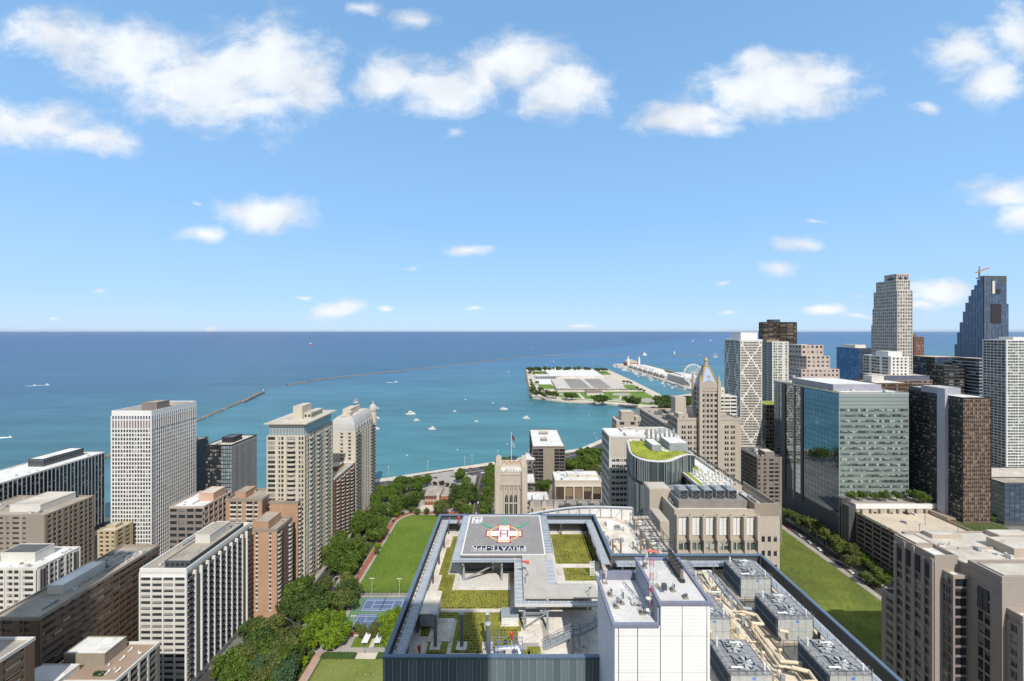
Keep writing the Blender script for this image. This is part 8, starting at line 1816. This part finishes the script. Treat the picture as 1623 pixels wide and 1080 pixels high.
b = MB(); b.prism(poly7([(397,209),(735,213),(738,217),(397,215)],11.9),11.5,11.9); b.build('green_roof_bed', M_greenroof, wr)

# ---------------------------------------------------------------- pier and ferris wheel
PX0, PX1 = 531, 625
b = MB(); b.box(PX0,PX1,1150,2180,-3,2.2); b.build('pier_deck', M_sand)['kind'] = 'structure'
b = MB(); b.box(PX0+4,PX0+11,1150,2170,2.2,2.3); b.build('pier_promenade', M_pave)['kind'] = 'structure'
ps = empty('pier_exhibition_hall', (590,1740,2), 'long white roofed exhibition hall on the pier with tent like ridges', 'building')
b = MB(); b.box(555,606,1500,1965,2.2,12,0); b.build('wall', mat('pier wall', (.34,.32,.36), .8), ps)
b = MB(); n = 12
for k in range(n):
    y0, y1 = 1500+465*k/n, 1500+465*(k+1)/n; ym = (y0+y1)/2; hz = 24 if 3 <= k <= 8 else 17
    b.add([(554,y0,12),(607,y0,12),(607,y1,12),(554,y1,12),(566,y0,hz),(596,y0,hz),(596,y1,hz),(566,y1,hz)],[(4,5,6,7),(0,4,7,3),(5,1,2,6),(0,1,5,4),(3,7,6,2)])
b.build('roof', M_roofw, ps)
for k in range(14):
    y = 1510+k*33; b = MB(); b.box(552,555,y,y+14,2.2,15); b.add([(551.5,y,15),(551.5,y+14,15),(551.5,y+7,20),(560,y,15),(560,y+14,15),(560,y+7,20)],[(0,2,1),(0,3,5,2),(1,2,5,4)]); b.build('gabled_bay', [M_offw if k%2 else M_pinkst], ps)
for k in range(40): b = MB(); y = 1504+k*11.5; b.box(554.85,554.95,y,y+6,4,10); b.build('window', G_dark, ps)
pb = empty('pier_ballroom', (600,2070,2), 'domed brick ballroom with two pale towers at the far end of the pier', 'building')
b = MB(); b.box(572,628,2030,2110,2.2,16); b.build('wall', M_redpath, pb)
b = MB(); 
for j in range(12):
    a, c = math.pi*j/12, math.pi*(j+1)/12; f = lambda t: (600-24*math.cos(t), 16+16*math.sin(t)); (xa,za),(xb,zb2) = f(a), f(c); b.add([(xa,2030,za),(xb,2030,zb2),(xb,2110,zb2),(xa,2110,za)],[(0,1,2,3)]); b.add([(xa,2029.9,za),(xb,2029.9,zb2),(600,2029.9,16)],[(0,2,1)],1)
b.build('arched_roof', [M_sand, M_beige], pb)
for x in (573,627):
    b = MB(); b.box(x-4,x+4,2024,2032,2.2,36); b.box(x-2.8,x+2.8,2025.2,2030.8,36,44); b.lathe((x,2028,44),[(2.4,0),(2.2,4),(.9,7),(.1,10)],8); b.build('tower', M_white, pb)
ph_ = empty('pier_white_hall', (585,1390,2), 'white ribbed hall on the pier directly left of the ferris wheel', 'building')
b = MB(); b.box(556,622,1320,1470,2.2,25); 
for k in range(22): b.box(556+k*3,557.6+k*3,1318.8,1320,2.2,25.8)
for k in range(30): b.box(554.8,556,1320+k*5,1322+k*5,2.2,25.8)
b.build('wall', M_offw, ph_); b = MB(); b.box(557,621,1321,1469,25,25.4); b.build('roof', M_white, ph_); b = MB(); b.box(570,600,1380,1450,25.4,30); b.build('roof_room', M_offw, ph_)
p0 = empty('pier_pavilion', (640,1660,2), 'long low building with a green roof behind the exhibition hall', 'building'); b = MB(); b.box(610,622,1440,1900,2.2,19); b.build('wall', M_taupe, p0); b = MB(); b.box(609,623,1440,1900,19,20); b.build('roof', M_greenroof, p0)
rr = random.Random(44)
for k in range(16):
    x, y = rr.uniform(560,615), 1160+k*9.5; h = rr.uniform(5,12); r = empty('pier_kiosk', (x,y,2.2), 'small %s kiosk, %s nearest in the fairground on the pier'%(('white','pale','dark roofed')[k%3], ordw(k+1)), 'kiosk', 'kiosks on the pier fairground'); b = MB(); b.box(x-7,x+7,y-4,y+4,2.2,2.2+h); b.build('wall', M_offw, r)
    b = MB(); b.add([(x-7.6,y-4.6,2.2+h),(x+7.6,y-4.6,2.2+h),(x+7.6,y+4.6,2.2+h),(x-7.6,y+4.6,2.2+h),(x,y,5.5+h)],[(0,1,4),(1,2,4),(2,3,4),(3,0,4)]); b.build('roof', (M_white, M_roofw, M_slate)[k%3], r)
fw = empty('ferris_wheel', (569,1290,2), 'tall white ferris wheel on the pier, left of the gilded tower', 'ferris wheel'); c = Vector((569,1290,41.5)); R_ = 30
b = MB(); n = 40
for dy in (-2.2,2.2):
    for i in range(n):
        a, e_ = 2*math.pi*i/n, 2*math.pi*(i+1)/n
        for rr_ in (R_, R_-2.6): b.beam(c+Vector((rr_*math.cos(a),dy,rr_*math.sin(a))), c+Vector((rr_*math.cos(e_),dy,rr_*math.sin(e_))), .8 if rr_ == R_ else .5)
        b.beam(c+Vector((R_*math.cos(a),dy,R_*math.sin(a))), c+Vector(((R_-2.6)*math.cos(e_),dy,(R_-2.6)*math.sin(e_))), .4)
b.build('rim', M_white, fw); b = MB()
for i in range(20): a = 2*math.pi*i/20; [b.beam(c, c+Vector((R_*math.cos(a),dy,R_*math.sin(a))), .7) for dy in (-1.5,1.5)]
b.build('spokes', M_white, fw); b = MB(); b.tube(c+Vector((0,-4,0)), c+Vector((0,4,0)), 2.6, n=12); b.build('hub', M_redpath, fw)
for i in range(20):
    a = 2*math.pi*(i+.5)/20; q = c+Vector(((R_+1.2)*math.cos(a),0,(R_+1.2)*math.sin(a))); b = MB(); b.box(q.x-1.1,q.x+1.1,q.y-1.3,q.y+1.3,q.z-1.6,q.z+.8); b.build('gondola', M_white, fw)
b = MB(); [b.beam(c+Vector((0,dy,0)), Vector((c.x+s_*15,c.y+dy*2,2.2)), 1.6) for dy in (-4,4) for s_ in (-1,1)]; [b.beam(c+Vector((0,dy,0)), Vector((c.x+s_*6,c.y+dy*2,2.2)), 1.2) for dy in (-4,4) for s_ in (-1,1)]; b.build('support_leg', M_white, fw)
rr = random.Random(90); ks = []
for k in range(46): ks.append((rr.uniform(488,526) if k % 3 else rr.uniform(512,528), 2080-k*18.5+rr.uniform(-5,5)))
ks.sort(key=lambda t: -t[1])
for k, (x, y) in enumerate(ks):
    boat((x,y,z_), rr.uniform(9,20) if k < 26 else rr.uniform(7,12), rr.choice([0,.1,math.pi]), 'moored white boat, %s from the far end of the pier basin'%ordw(k+1), 'motor', 'boats moored along the pier', True)
for k in range(16):
    y = 1170+k*32; b = MB(); b.box(500,530,y,y+2.2,-1.1,-.5); tag(b.build('floating_dock', M_pave), 'narrow floating dock, %s nearest along the pier basin'%ordw(k+1), 'dock', 'floating docks by the pier')

# ---------------------------------------------------------------- thin summer haze over lake and city
m = bpy.data.materials.new('haze'); m.use_nodes = True; n_ = m.node_tree.nodes; l_ = m.node_tree.links; n_.remove(n_['Principled BSDF'])
v = n_.new('ShaderNodeVolumePrincipled'); v.inputs['Color'].default_value = (.86,.94,1.0,1); v.inputs['Density'].default_value = HAZE; v.inputs['Anisotropy'].default_value = .2
l_.new(v.outputs[0], n_['Material Output'].inputs['Volume'])
b = MB(); b.box(-161000,161000,-3100,131000,-4.5,330); hz_ = b.build('haze', m, origin=(0,0,0)); hz_['kind'] = 'stuff'; hz_['label'] = 'thin pale summer haze over the lake and city'
